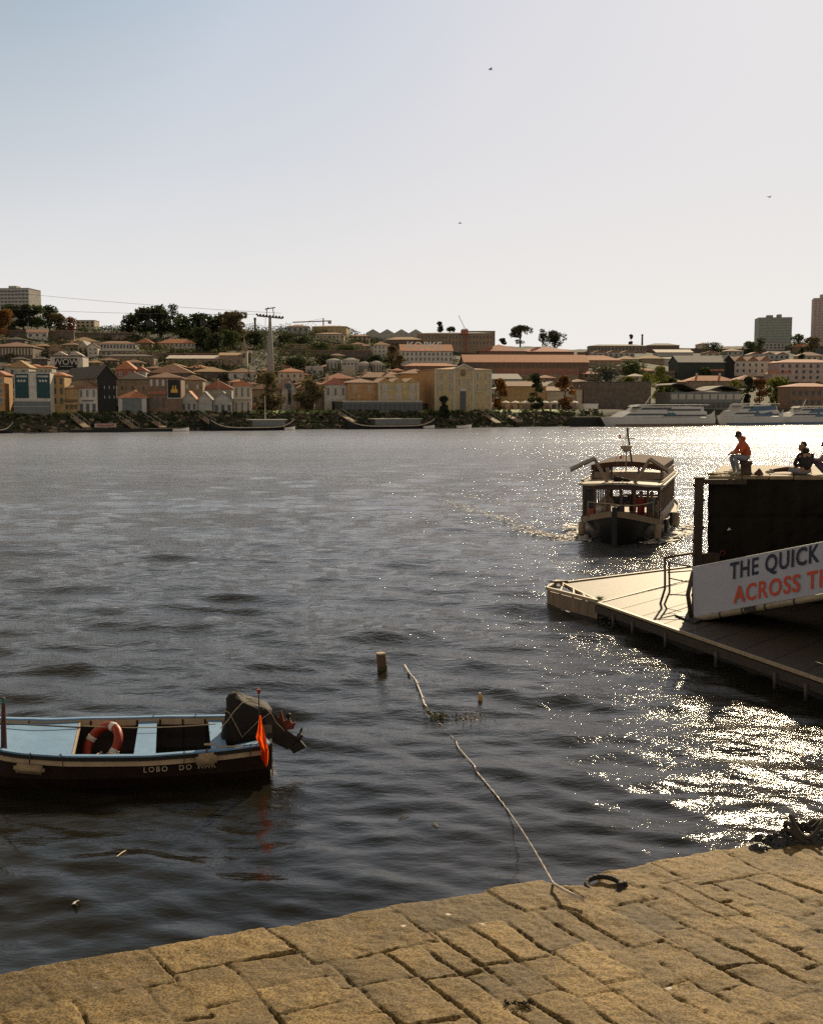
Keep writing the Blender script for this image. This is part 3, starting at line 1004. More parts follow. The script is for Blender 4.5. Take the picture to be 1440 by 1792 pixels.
p = afloat(841, 1226, 0)
bt = thing('plastic_bottle', 'small plastic bottle with amber liquid bobbing upright in the water', 'bottle', (p.x, p.y, p.z - .03), rot=(R(8), R(-6), 0))
mb = MB(); prf = [(0, .04), (.02, .048), (.13, .048), (.17, .03), (.19, .018)]
mb.tube([(0, 0, z) for z, r in prf], [r for z, r in prf], 12)
mb.build('bottle_body', mat('amber_plastic', (.62, .36, .10), .25, .2, 8), bt, smooth=True)
mb = MB(); mb.tube([(0, 0, .19), (0, 0, .215)], .021, 10)
mb.build('cap', M_white, bt)

def floaters(name, label, cat, px0, px1, py0, py1, n, sizes, mt, seed, kind='stuff'):
    rr = random.Random(seed)
    mb = MB()
    for i in range(n):
        u, v_ = rr.gauss(.5, .2), rr.gauss(.5, .22)
        q = afloat(px0 + (px1 - px0) * u, py0 + (py1 - py0) * v_, .015)
        s = rr.uniform(*sizes); a = rr.uniform(0, 6.28)
        e1 = Vector((math.cos(a), math.sin(a), 0)) * s; e2 = Vector((-math.sin(a), math.cos(a), rr.uniform(-.5, .5))) * s * rr.uniform(.2, .6)
        z = Vector((0, 0, rr.uniform(0, .05)))
        mb.add([q - e1 + z, q - e2 + z * .3, q + e1 + z, q + e2 + z * 1.3], [(0, 1, 2, 3)], i % len(mt))
    o = mb.build(name, mt)
    return tag(o, label, cat, kind=kind)
M_weed = mat('green_weed', (.10, .13, .02), .6, .5, 20)
M_dead = mat('dead_weed', (.20, .12, .05), .7, .5, 20)
M_stick = mat('pale_stick', (.5, .36, .2), .6, .4, 20)
floaters('floating_weed', 'raft of yellow green water weed drifting where the rope vanishes', 'water weed', 742, 788, 1246, 1262, 190, (.008, .035), [M_weed, M_dead, M_weed], 1)
floaters('floating_debris', 'thin drift of straw and twigs to the right of the green weed', 'debris', 772, 868, 1246, 1268, 150, (.006, .035), [M_dead, M_stick, M_weed, M_dead], 2)
for i, (x0, y0, x1, y1, lab) in enumerate(((697, 1433, 715, 1425, 'brown forked stick floating in open water'), (755, 1441, 766, 1446, 'tiny pale splinter floating by the forked stick'),
                              (205, 1499, 221, 1488, 'thin pale stick floating nearest the quay on the left'))):
    a, b_ = afloat(x0, y0, .012), afloat(x1, y1, .018)
    mb = MB(); mb.tube([a, a.lerp(b_, .5) + Vector((.01, .01, .01)), b_], [.008, .010, .005], 6)
    if i == 0: mb.tube([a.lerp(b_, .4), a.lerp(b_, .4) + Vector((-.06, .10, .01))], .006, 5)
    tag(mb.build('floating_stick', M_dead if i == 0 else M_stick), lab, 'stick', 'sticks adrift')
q = afloat(128, 1581, .02)
mb = MB(); mb.grid([[q + Vector((.03 * math.sin(i * 1.3 + j), .10 * (i / 5 - .5), .02 * math.sin(i + j * 2) + .01)) + Vector((j * .03, 0, 0)) for j in range(3)] for i in range(6)])
tag(mb.build('paper_scrap', M_white, smooth=True), 'small crumpled white scrap floating in dark water near the left quay edge', 'litter')

# the long mooring line from the quay into the river
line_px = [(708, 1164), (716, 1178), (727, 1190), (738, 1218), (742, 1232), (752, 1244)]
mb = MB()
def wl(px, py, z): return afloat(px, py, z)
mb.tube([wl(x, y, .035) for x, y in line_px], .021, 6)
for x, y in ((716, 1178), (731, 1196), (741, 1222)):
    mb.ball(wl(x, y, .035), (.032, .04, .03), 7, 5)
sm_ = [(752, 1244, .0), (762, 1256, -.01), (776, 1272, -.012), (788, 1286, -.008), (798, 1298, .02)]
mb.tube([wl(*a) for a in sm_], .008, 5)
seg2 = [(798, 1298, .03), (801, 1307, .035), (812, 1320, .03), (830, 1340, .02), (833, 1350, .03)]
mb.tube([wl(*a) for a in seg2], .012, 6)
a, b_ = afloat(833, 1350, .03), at_z(968, 1546, QZ + .01)
pts = []
N_ = 60
for i in range(N_ + 1):
    t = i / N_
    px = 833 + (968 - 833) * t; py = 1350 + (1546 - 1350) * t + 9 * math.sin(math.pi * t) * -1
    z = QZ * max(0, (t - .38) / .62) ** 1.9 + .03
    pp = at_z(px + 3 * math.sin(math.pi * t), py, z) if t > .4 else afloat(px + 3 * math.sin(math.pi * t), py, z - .01)
    pts.append(pp)
mb.tube(pts, [(.0115 - .0062 * i / N_) * (1 + .35 * math.sin(i * 1.7)) for i in range(N_ + 1)], 6)
for i in (3, 7, 14, 19, 22, 31, 33, 44, 52):
    mb.ball(pts[i], (.020 - .01 * i / N_, .026 - .012 * i / N_, .02 - .01 * i / N_), 7, 5)
pq = pts[-1]
mb.tube([pq, pq + Vector((QN.x * .12, QN.y * .12, .012)), pq + Vector((QN.x * .22 + .04, QN.y * .22, .008))], .008, 6)
tag(mb.build('mooring_line', mat('wet_rope', (.48, .39, .28), .35, .35, 25, spec=1.0), smooth=True), 'long knotted pale mooring line slanting from the quay edge into the river', 'mooring line')

# mooring ring in its notch
q = at_z(1056, 1552, QZ)
rg = thing('mooring_ring', 'rusty black iron mooring ring lying in a notch of the quay edge', 'mooring ring', (q.x, q.y, QZ - .01), R(-14))
M_iron = mat('rusty_iron', (.028, .020, .015), .65, .6, 30, metal=.3, bump=.6, bscale=60)
mb = MB()
mb.tube([(.085 * math.cos(a), .062 * math.sin(a), .018 + .018 * math.sin(a)) for a in np.linspace(0, 2 * math.pi, 27)[:-1]], .0135, 8, closed=True)
mb.build('ring', M_iron, rg, smooth=True)
mb = MB()
mb.tube([(.075, -.03, -.03), (.078, .0, .03), (.10, .03, .035), (.115, .03, -.03)], .014, 7)
mb.ball((.10, .0, -.005), (.035, .05, .02), 9, 6, jit=.15)
mb.build('staple', M_iron, rg, smooth=True)
q = at_z(910, 1758, QZ)
mb = MB()
for i in range(26):
    a = random.uniform(-1, 1)
    c = Vector((a * .055, random.gauss(0, .008), .004))
    mb.tube([c, c + Vector((random.uniform(-.02, .02), random.uniform(-.012, .012), .012))], [.004, .001], 4)
o = mb.build('moss_tuft', mat('dark_moss', (.02, .02, .01), .9)); o.location = (q.x, q.y, QZ)
tag(o, 'dark tuft of moss in a joint at the bottom of the paving', 'moss')

# weedy rocks at the right hand corner of the quay
mbk = MB()
rr = random.Random(4)
for i in range(60):
    u = rr.random()
    px = 1322 + 140 * u
    py = 1486 - 32 * u + rr.uniform(-12, 16) * (.4 + u)
    c = at_z(px, py, QZ - .02)
    mbk.ball(c - Vector((0, 0, .02)), tuple(rr.uniform(.025, .085) for _ in range(3)), 8, 6, jit=.22)
M_wr = mat('wet_weedy_rock', (.02, .016, .011), .3, .6, 25, bump=1.0, bscale=40, spec=.8)
tag(mbk.build('weedy_rubble', M_wr), 'low heap of wet dark weedy rubble at the right corner of the quay', 'rubble', kind='stuff')
mb = MB()
c = at_z(1392, 1462, QZ + .02)
for k in range(3):
    mb.tube([c + Vector((.09 * math.cos(a) + .03 * k, .06 * math.sin(a), .05 * math.sin(2 * a + k) + .03 * k)) for a in np.linspace(.4, 5.6, 22)], .012, 6)
tag(mb.build('tangled_rope', M_drope, smooth=True), 'loose black rope loops on the rubble at the right corner of the quay', 'rope')
# ================================================================== people
def skin_mesh(name, mt, chains, parent, root=0, sub=1, smooth=True):
    """chains: list of lists of (point, radius); equal points are shared"""
    vs, es, rs, idx = [], [], [], {}
    for ch in chains:
        pv = None
        for p, r in ch:
            k = tuple(round(c, 4) for c in p)
            if k not in idx:
                idx[k] = len(vs); vs.append(k); rs.append(r)
            i = idx[k]
            if pv is not None and pv != i:
                es.append((pv, i))
            pv = i
    me = bpy.data.meshes.new(name)
    me.from_pydata(vs, es, [])
    o = bpy.data.objects.new(name, me)
    COL.objects.link(o)
    md = o.modifiers.new('skin', 'SKIN')
    md.use_smooth_shade = True
    for i, d in enumerate(me.skin_vertices[0].data):
        r = rs[i]
        d.radius = r if hasattr(r, '__len__') else (r, r)
        d.use_root = i == root
    ms = o.modifiers.new('sub', 'SUBSURF'); ms.levels = sub; ms.render_levels = sub
    bpy.context.view_layer.update()
    dg = bpy.context.evaluated_depsgraph_get()
    m2 = bpy.data.meshes.new_from_object(o.evaluated_get(dg))
    bpy.data.objects.remove(o)
    m2.name = name
    m2.materials.clear(); m2.materials.append(mt)
    for p in m2.polygons: p.use_smooth = True
    o = bpy.data.objects.new(name, m2)
    COL.objects.link(o)
    o.parent = parent
    return o
M_skin = mat('skin', (.32, .17, .10), .6, .1, 12)
def V(*a): return Vector(a)
def person(label, loc, rz, J, top_mat, leg_mat, hair_mat, shoe_mat, hood=False, group=None, top_r=1.0):
    """J: joints in local space, +x is the way the person faces"""
    t = thing('person', label, 'person', loc, rz, group=group)
    P = {k: V(*v) for k, v in J.items()}
    body = [[(P['pelvis'], .12), (P['waist'], .115), (P['chest'], .13), (P['neck'], .055), (P['head0'], .06)],
            [(P['head0'], .06), (P['head1'], .085), (P['head2'], .078)]]
    top = [[(P['pelvis'], .145), (P['waist'], .15 * top_r), (P['chest'], .165 * top_r), (P['neck'], .075)]]
    legs = [[(P['pelvis'], .14), (P['pelvis'].lerp(P['waist'], .4), .13)]]
    for s in 'lr':
        sh, el, wr = P['sh' + s], P['el' + s], P['wr' + s]
        hp, kn, an, to = P['hip' + s], P['kn' + s], P['an' + s], P['toe' + s]
        body.append([(P['chest'], .13), (sh, .055), (el, .04), (wr, .027)])
        d = (wr - el).normalized()
        side = d.cross(V(0, 0, 1))
        if side.length < .1: side = V(0, 1, 0)
        side.normalize()
        dn = d.cross(side)
        palm = wr + d * .055
        body.append([(wr, .027), (palm, (.034, .02))])
        for k in range(4):
            o_ = side * (.03 - .02 * k)
            ln = (.034, .04, .037, .028)[k]
            body.append([(palm, (.034, .02)), (palm + d * .035 + o_, .0095), (palm + d * (.035 + ln * .6) + o_ + V(0, 0, -.012), .009), (palm + d * (.035 + ln) + o_ + V(0, 0, -.032), .0075)])
        body.append([(wr + d * .02, .026), (wr + d * .05 + side * .045, .0105), (wr + d * .085 + side * .055, .009)])
        body.append([(wr, .027), (wr + d * .02, .026)])
        body.append([(P['pelvis'], .12), (hp, .09), (kn, .055), (an, .038), (to, .035)])
        top.append([(P['chest'], .165 * top_r), (sh, .08), (el, .062), (wr, .046)])
        legs.append([(P['pelvis'], .14), (hp, .105), (kn, .075), (an, .055)])
        sm = MB()
        dd = (to - an); dd.z = 0; dd.normalize()
        heel = an - dd * .05 + V(0, 0, -.04)
        sm.tube([heel + V(0, 0, .01), heel + dd * .09 + V(0, 0, .015), heel + dd * .19, heel + dd * .25 - V(0, 0, .01)], [.042, .050, .043, .022], 10)
        sm.build('shoe', shoe_mat, t, smooth=True)
    b = skin_mesh('body', M_skin, body, t)
    skin_mesh('jacket', top_mat, top, t)
    skin_mesh('trousers', leg_mat, legs, t)
    # hair, ears, nose
    h = MB()
    ax = (P['head2'] - P['head0']).normalized()
    f = V(*J.get('face', (1, 0, 0))).normalized()
    f = (f - ax * f.dot(ax)).normalized()
    c = P['head1'] - f * .018 + ax * .03
    h.ball(c, (.098, .095, .105), 12, 9, jit=.05)
    h.build('hair', hair_mat, t, smooth=True)
    n = MB(); c = P['head1'] + f * .088
    n.ball(c, (.018, .014, .02), 7, 5)
    n.build('nose', M_skin, t, smooth=True)
    sd_ = ax.cross(f)
    for k in (-1, 1):
        n = MB(); n.ball(P['head1'] + sd_ * k * .088, (.014, .012, .028), 7, 5); n.build('ear', M_skin, t, smooth=True)
        n = MB(); n.ball(P['head1'] + f * .078 + sd_ * k * .032 + ax * .018, (.012, .012, .009), 7, 5); n.build('eye', M_dark, t, smooth=True)
    n = MB(); n.tube([P['head1'] + f * .082 - ax * .042 + sd_ * q for q in (-.022, 0, .022)], .006, 5); n.build('mouth', mat('lips', (.25, .08, .06), .6), t)
    if hood:
        hm = MB(); hm.ball(P['neck'] - f * .09 + V(0, 0, .02), (.085, .11, .085), 10, 7, jit=.08)
        hm.build('hood', top_mat, t, smooth=True)
    return t

# ================================================================== the jetty wall on the right
WY = 33.0
wl0 = at_y(1240, 836, WY); wtop = 4.12
wallz = at_y(1300, 836, WY).z
wtop = wallz
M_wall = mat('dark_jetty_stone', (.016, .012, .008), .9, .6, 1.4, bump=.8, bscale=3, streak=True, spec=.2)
wall = thing('jetty_wall', 'tall dark stone jetty wall rising behind the advertising banner', 'wall', (wl0.x, WY, -1.5))
us = np.linspace(0, 26, 150); zs = np.linspace(0, wtop + 1.5, 46)
U_, Z_ = np.meshgrid(us, zs, indexing='xy')
blk = np.minimum(np.abs((Z_ / .42) % 1 - .5), np.abs(((U_ + .45 * (np.floor(Z_ / .42) % 2)) / .95) % 1 - .5))
Yw = (fbm(U_ * 2.2, Z_ * 2.2, 4) - .5) * .16 + np.where(np.minimum((Z_ / .42) % 1, ((U_ + .45 * (np.floor(Z_ / .42) % 2)) / .95) % 1) < .09, .05, 0)
Xw = U_ + np.where(U_ == 0, (fbm(Z_ * 3, Z_ * 0, 3) - .5) * .12, 0)
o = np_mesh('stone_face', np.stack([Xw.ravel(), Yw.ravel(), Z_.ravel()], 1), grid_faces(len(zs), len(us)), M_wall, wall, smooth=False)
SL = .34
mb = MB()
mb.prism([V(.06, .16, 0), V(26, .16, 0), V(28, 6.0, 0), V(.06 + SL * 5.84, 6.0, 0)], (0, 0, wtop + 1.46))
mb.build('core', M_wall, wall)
mb = MB()
rr = random.Random(9)
x = -.03
while x < 26:
    wd = rr.uniform(.7, 1.3)
    zc = wtop + 1.45 + rr.uniform(-.01, .01)
    mb.prism([V(x, -.05, zc), V(x + wd - .02, -.05, zc), V(x + wd - .02 + 1.1 * SL, 1.05, zc), V(x + 1.1 * SL, 1.05, zc)], (0, 0, .10))
    x += wd
mb.build('coping', mat('coping_stone', (.24, .17, .09), .8, .35, 3, bump=.4), wall, bevel=.015)
mb = MB(); mb.prism([V(1.06 * SL, 1.06, wtop + 1.46), V(26, 1.06, wtop + 1.46), V(28, 5.9, wtop + 1.46), V(5.9 * SL, 5.9, wtop + 1.46)], (0, 0, .075))
mb.build('paved_top', mat('jetty_paving', (.26, .20, .12), .8, .3, 2), wall)
mb = MB()
rr = random.Random(3)
for i in range(160):
    c = V(rr.uniform(.02, 1.4), .2 + rr.uniform(-.15, .5), wtop + 1.55)
    mb.tube([c, c + V(rr.uniform(-.05, .05), rr.uniform(-.03, .03), rr.uniform(.03, .14))], [.008, .001], 3)
tag(mb.build('grass_tufts', mat('dry_grass', (.20, .19, .05), .9, .4, 5), wall), kind='stuff')
# timber fender frame standing clear of the wall end
pf = at_y(1223, 838, WY - .25)
fr = thing('timber_post', 'tall dark timber post with a cross beam joining it to the jetty wall', 'post', (pf.x, WY - .25, -1.5))
M_tim = mat('tarred_timber', (.05, .032, .018), .8, .5, 6, bump=.6, bscale=18, streak=True)
H_ = wtop + 1.5
mb = MB(); mb.box((.0, 0, H_ / 2 - .02), (.22, .24, H_ - .04))
for k in range(14):
    mb.box((rr.uniform(-.04, .04), 0, .4 + k * .4), (.235 + rr.uniform(0, .03), .25, .09))
mb.build('upright', M_tim, fr, bevel=.01)
mb = MB(); mb.bx(.115, 1.35, -.10, .12, H_ - .17, H_ - .03); mb.build('cross_beam', M_tim, fr, bevel=.01)
mb = MB(); mb.bx(.115, .62, -.08, .12, 1.2, 1.5 + at_y(1230, 966, WY).z); mb.build('lower_block', M_tim, fr, bevel=.01)
mb = MB(); mb.bx(-.13, .13, -.14, .14, H_ - .03, H_ + .03); mb.build('post_cap', M_tim, fr, bevel=.01)
# short iron eye and a pale tag on the wall
q = at_y(1264, 968, WY - .1)
mb = MB(); mb.tube([V(.07 * math.cos(a), 0, .07 * math.sin(a)) for a in np.linspace(0, 6.28, 14)[:-1]], .018, 6, closed=True)
o = mb.build('wall_ring', mat('red_rust', (.16, .02, .012), .7, .5, 30), smooth=True); o.location = q
tag(o, 'small red rusty ring fixed low on the jetty wall above the banner', 'mooring ring')
q = at_y(1275, 926, WY - .12)
mb = MB(); mb.add([V(-.06, 0, -.05), V(.0, 0, .05), V(.07, 0, -.03), V(.02, -.02, -.01)], [(0, 1, 3), (1, 2, 3)])
o = mb.build('pale_rag', M_white); o.location = q
tag(o, 'scrap of pale rag caught on the dark jetty wall', 'litter')

# ================================================================== floating pontoon
PZ = .62
def pz(px, py, z=PZ): return at_z(px, py, z)
A0 = pz(1045, 1056); A1 = pz(1430, 1190)          # near left edge
dl = (A1 - A0).normalized()
A2 = A0 + dl * 16                                 # runs on out of the frame
B0 = pz(985, 1021); B1 = pz(1215, 992); be = (B1 - B0).normalized()
B2 = B0 + be * 14
pont = thing('pontoon', 'low floating landing pontoon with a sunlit grey deck and dark sides', 'pontoon', (A0.x, A0.y, 0))
M_deck = mat('pontoon_deck', (.060, .046, .031), .60, .16, 2.2, bump=.15, bscale=70, spec=.36)
M_deck2 = mat('pontoon_deck_brown', (.055, .038, .024), .60, .2, 1.6, bump=.15, bscale=70, spec=.36)
M_side = mat('pontoon_side', (.025, .018, .011), .7, .5, 3, streak=True)
M_rail = mat('weathered_rail', (.12, .08, .05), .6, .3, 9, metal=.2)
M_edge = mat('deck_edge_timber', (.36, .27, .16), .55, .25, 6)
mb = MB()
C0 = pz(1215, 1012)
jn = (C0 - A0).normalized()
A3 = A0 + jn * 14
mb.prism([A0, A2, A2 + jn * 12, A3], (0, 0, -.10)); mb.local(pont)
mb.build('deck', M_deck, pont)
mb = MB(); mb.prism([A0 + V(0, 0, .004), A3 + V(0, 0, .004), B2 + V(0, 0, .004), B0 + V(0, 0, .004)], (0, 0, -.10)); mb.local(pont)
mb.build('end_deck', M_deck2, pont)
mb = MB(); mb.bar(A0 + V(0, 0, .012) , A3 + V(0, 0, .012), .06, .022); mb.local(pont); mb.build('joint_strip', M_edge, pont)
mb = MB(); mb.bar(B0 + V(0, 0, .02), B2 + V(0, 0, .02), .10, .07); mb.local(pont); mb.build('end_kerb', M_edge, pont)
mb = MB(); mb.bar(A0 + V(0, 0, .02), A2 + V(0, 0, .02), .10, .06); mb.local(pont); mb.build('side_kerb', M_edge, pont)
for k in range(1, 12):
    mb = MB(); a = A0 + dl * (1.15 * k) + V(0, 0, .003)
    mb.bar(a, a + jn * 11, .022, .006); mb.local(pont); mb.build('deck_seam', M_side, pont)
nrm = V(-dl.y, dl.x, 0)
if nrm.x > 0: nrm = -nrm
mb = MB(); mb.bar(A0 + nrm * .04 + V(0, 0, -.14), A2 + nrm * .04 + V(0, 0, -.14), .10, .20)
mb.local(pont); mb.build('side_beam', mat('side_beam', (.045, .030, .018), .7, .4, 4), pont)
inn = -nrm
mb = MB(); mb.prism([A0 + V(0, 0, -.12) + inn * .5 + dl * .3, A2 + V(0, 0, -.12) + inn * .5, A2 + inn * 12 + V(0, 0, -.12), A3 - inn * .3 + V(0, 0, -.12)], (0, 0, -.8))
mb.local(pont); mb.build('float', M_side, pont)
for k, (px, py) in enumerate(((1076, 1068), (1107, 1080), (1169, 1100), (1258, 1131), (1361, 1167), (1416, 1186))):
    c = pz(px, py)
    s = (c - A0).dot(dl)
    c = A0 + dl * s + nrm * .11
    mb = MB(); mb.tube([c + V(0, 0, -.12), c + V(0, 0, -.50)], .045, 8); mb.local(pont)
    mb.build('side_fender', mat('grey_fender', (.07, .06, .05), .6, .3, 9), pont, smooth=True)
# triangular mooring frame at the corner
T0 = pz(957, 1033); T1 = pz(975, 1020)
fb = thing('corner_frame', 'open triangular steel frame with lattice bars at the outer corner of the pontoon', 'frame', (T0.x, T0.y, 0))
mb = MB(); z_ = V(0, 0, .06)
mb.bar(T0 + z_, A0 + z_, .10, .10); mb.local(fb); mb.build('front_rail', M_edge, fb, bevel=.01)
mb = MB(); mb.bar(T1 + z_, A0 + z_ + V(0, .1, 0), .08, .08); mb.local(fb); mb.build('diagonal_rail', M_edge, fb, bevel=.01)
mb = MB(); mb.bar(T0 + z_, T1 + z_, .10, .10); mb.local(fb); mb.build('outer_rail', M_edge, fb, bevel=.01)
mb = MB(); mb.bar(T1 + z_, B0 + z_, .09, .09); mb.local(fb); mb.build('back_rail', M_edge, fb, bevel=.01)
for t in (.28, .55, .78):
    mb = MB(); a = T0.lerp(A0, t) + z_; b_ = T1.lerp(A0, max(0, t - .12)) + z_
    mb.bar(a, b_, .05, .06); mb.local(fb); mb.build('lattice_bar', M_edge, fb)
mb = MB(); a, b_ = T0.copy(), A0.copy(); a.z = b_.z = PZ - .02
mb.prism([a, b_, b_ - V(0, 0, .45), a - V(0, 0, .45)], (.03, .1, 0)); mb.local(fb)
mb.build('front_plate', mat('worn_plate', (.20, .14, .09), .7, .35, 5, streak=True), fb, bevel=.01)
mb = MB(); a = T0.lerp(A0, .03); b_ = A0.copy(); c = B0.copy()
for q in (a, b_, c): q.z = .12
mb.prism([a, b_ , c], (0, 0, -.5)); mb.local(fb); mb.build('float', M_side, fb)
mb = MB()
q0, q1 = pz(962, 1019, PZ + .2), pz(993, 1017, PZ + .2)
mb.tube([q0, q1], .028, 7)
for t in (.3, .65):
    q = q0.lerp(q1, t)
    mb.bar(q + V(0, 0, .01), q - V(0, 0, .16), .06, .06)
mb.bar(q0.lerp(q1, .15) - V(0, 0, .16), q0.lerp(q1, .8) - V(0, 0, .16), .12, .05) 
mb.local(fb); mb.build('cleat', M_rail, fb, smooth=True)
mb = MB(); q = pz(1048, 1051)
for i in range(40):
    mb.tube([q + V(random.gauss(0, .04), random.gauss(0, .04), .03), q + V(random.gauss(0, .09), random.gauss(0, .07), random.uniform(.06, .16))], [.012, .002], 4)
tag(mb.build('weed_tuft', mat('bright_weed', (.16, .30, .02), .8)), 'tiny bright green weed growing at the joint of the pontoon deck', 'weed')

# railing on the deck
rail = thing('railing', 'brown metal railing with leaning end posts on the sunlit pontoon deck', 'railing', tuple(pz(1180, 1050)))
def rp(px, py, gx, gy):     # a point above the deck point seen at (gx, gy)
    g = pz(gx, gy)
    return at_y(px, py, g.y)
for nm, pts, r in (('post', [rp(1155, 1056, 1155, 1056), rp(1163, 1030, 1155, 1056), rp(1163, 976, 1155, 1056)], .035),
                   ('post', [rp(1162, 1058, 1162, 1058), rp(1171, 1036, 1162, 1058), rp(1170, 982, 1162, 1058)], .030),
                   ('top_rail', [rp(1163, 976, 1155, 1056), rp(1216, 967, 1200, 1045)], .038),
                   ('middle_rail', [rp(1170, 984, 1162, 1058), rp(1216, 993, 1200, 1060)], .022),
                   ('middle_rail', [rp(1168, 1002, 1162, 1058), rp(1216, 998, 1200, 1045)], .020),
                   ('middle_rail', [rp(1171, 1012, 1162, 1058), rp(1206, 1019, 1195, 1060)], .018),
                   ('lower_rail', [rp(1168, 1040, 1162, 1058), rp(1205, 1042, 1195, 1065)], .018)):
    mb = MB(); mb.tube(pts, r, 8); mb.local(rail); mb.build(nm, M_rail, rail, smooth=True)

# gangway with the banner on its side
g0 = pz(1216, 1080, PZ + .06)
top0 = at_y(1212, 993, g0.y)
gr1 = at_y(1440, 1040, 27.6)
gt1 = at_y(1440, 948, 27.6)
gdir = (gr1 - g0); glen = gdir.length; gdir.normalize()
ext = 9.5
gw = thing('gangway', 'covered gangway climbing from the pontoon to the quay with a long banner on its side', 'gangway', tuple(g0))
hgt0 = top0.z - g0.z; hgt1 = gt1.z - gr1.z
side = V(gdir.y, -gdir.x, 0).normalized()
if side.y > 0: side = -side                     # towards the camera
away = -side
E1 = g0 + gdir * ext
M_gw = mat('gangway_metal', (.03, .024, .018), .6, .4, 6)
mb = MB()
mb.prism([g0 + V(0, 0, -.02) + away * .06, E1 + V(0, 0, -.02) + away * .06, E1 + away * 1.9 + V(0, 0, -.02), g0 + away * 1.9 + V(0, 0, -.02)], (0, 0, -.14))
mb.local(gw); mb.build('walkway', M_gw, gw)
mb = MB()
mb.tube([g0 + side * .02 + V(0, 0, -.06), E1 + side * .02 + V(0, 0, -.06)], .085, 10); mb.local(gw)
mb.build('lower_tube', mat('bleached_tube', (.30, .24, .15), .5, .35, 1.6), gw, smooth=True)
for t in (.22, .40, .46, .58, .80):
    mb = MB(); c = g0 + gdir * (glen * t) + side * .02 + V(0, 0, -.06)
    mb.tube([c, c + gdir * .05], .094, 10); mb.local(gw); mb.build('tube_clip', M_gw, gw)
mb = MB(); mb.box(tuple(g0 + gdir * (glen * .47) + side * .05 + V(0, 0, -.05)), (.34, .16, .13), rot=Matrix.Rotation(math.atan2(gdir.y, gdir.x), 3, 'Z') @ Matrix.Rotation(-math.asin(gdir.z), 3, 'Y'))
mb.local(gw); mb.build('hinge_bracket', M_gw, gw, bevel=.01)
# far side railing of the gangway and end posts
mb = MB()
for o_ in (1.9,):
    mb.tube([g0 + away * o_ + V(0, 0, 1.15), E1 + away * o_ + V(0, 0, 1.15)], .03, 7)
mb.local(gw); mb.build('hand_rail', M_rail, gw, smooth=True)
for t in np.arange(.0, 1.01, .14):
    c = g0 + gdir * ext * t + away * 1.9
    mb = MB(); mb.tube([c, c + V(0, 0, 1.15)], .022, 6); mb.local(gw); mb.build('rail_post', M_rail, gw, smooth=True)
e0 = at_y(1208, 1080, g0.y + .1); 
mb = MB(); mb.tube([g0 + V(-.10, .05, -.02), at_y(1203, 1040, g0.y + .05), at_y(1212, 1002, g0.y + .05), at_y(1216, 996, g0.y + .1)], .06, 8); mb.local(gw)
mb.build('bowed_end_post', mat('end_post', (.07, .05, .03), .6, .4, 8), gw, smooth=True)
mb = MB(); c = pz(1196, 1078, PZ + .02)
mb.prism([pz(1180, 1078, PZ + .012), pz(1216, 1092, PZ + .012), pz(1240, 1082, PZ + .012), pz(1205, 1070, PZ + .012)], (0, 0, .05)); mb.local(gw)
mb.build('landing_flap', M_gw, gw)
# banner in its own plane: x along gangway, y up
bx_ = gdir; bz_ = V(0, 0, 1)
def BPt(u, v_, o_=0.0):        # u metres along, v 0..1 up
    s = u / glen
    h = hgt0 + (hgt1 - hgt0) * s
    base = g0 + gdir * u + side * .06
    lean = V(gdir.x, gdir.y, 0).normalized() * ((top0.x - g0.x) * (1 - min(s, 1)) * .9)
    return base + V(0, 0, .03 + (h - .03) * v_) + lean * v_ + side * o_
bn = thing('banner', 'long pale advertising banner reading THE QUICK in navy and ACROSS TH in orange', 'banner', tuple(g0 + side * .06))
mb = MB()
M_ban = mat('banner_cloth', (.43, .43, .48), .6, .06, 1.5, bump=.1, bscale=4)
UU = np.linspace(0, 7.6, 50)
rows = [[BPt(u, v_, .012 * math.sin(u * 3.1 + v_ * 2) + .008 * math.sin(u * 7)) for u in UU] for v_ in np.linspace(0, 1, 8)]
mb.grid(rows); mb.local(bn)
bsheet = mb.build('printed_sheet', M_ban, bn, smooth=True)
mb = MB(); mb.tube([BPt(u, 1.0, -.01) for u in UU], .016, 6); mb.local(bn); mb.build('top_wire', M_white, bn, smooth=True)
# letters: found from where they stand on the banner
def uv_of(px, py):
    """banner coordinates under a pixel"""
    d = ray(px, py)
    n = side
    o0 = g0 + side * .06
    t = (o0 - V(0, 0, CAM_H)).dot(n) / d.dot(n)
    P_ = V(0, 0, CAM_H) + d * t - o0
    hx = V(gdir.x, gdir.y, 0).length
    u = (P_.x * gdir.x + P_.y * gdir.y) / (hx * hx)
    return u, P_.z - gdir.z * u
ang_ = math.asin(gdir.z)
def banner_text(txt, px0, py0, pxe, cap_px, mt, nlet_ref):
    u0, v0 = uv_of(px0, py0)
    u1, _ = uv_of(pxe, py0 - (pxe - px0) * .19)
    _, vt = uv_of(px0, py0 - cap_px)
    size = (vt - v0) / .69
    X_ = gdir.copy()
    Z_ = side.copy()
    Yv = V(0, 0, 1)
    # sheared basis: the letters follow the slope but stay nearly upright
    base = g0 + side * .085 + gdir * u0 + V(0, 0, v0)
    Mx = Matrix(((X_.x, Yv.x, Z_.x, base.x), (X_.y, Yv.y, Z_.y, base.y), (X_.z, Yv.z, Z_.z, base.z), (0, 0, 0, 1)))
    # horizontal fit: measure then scale
    return size, Mx, u1 - u0
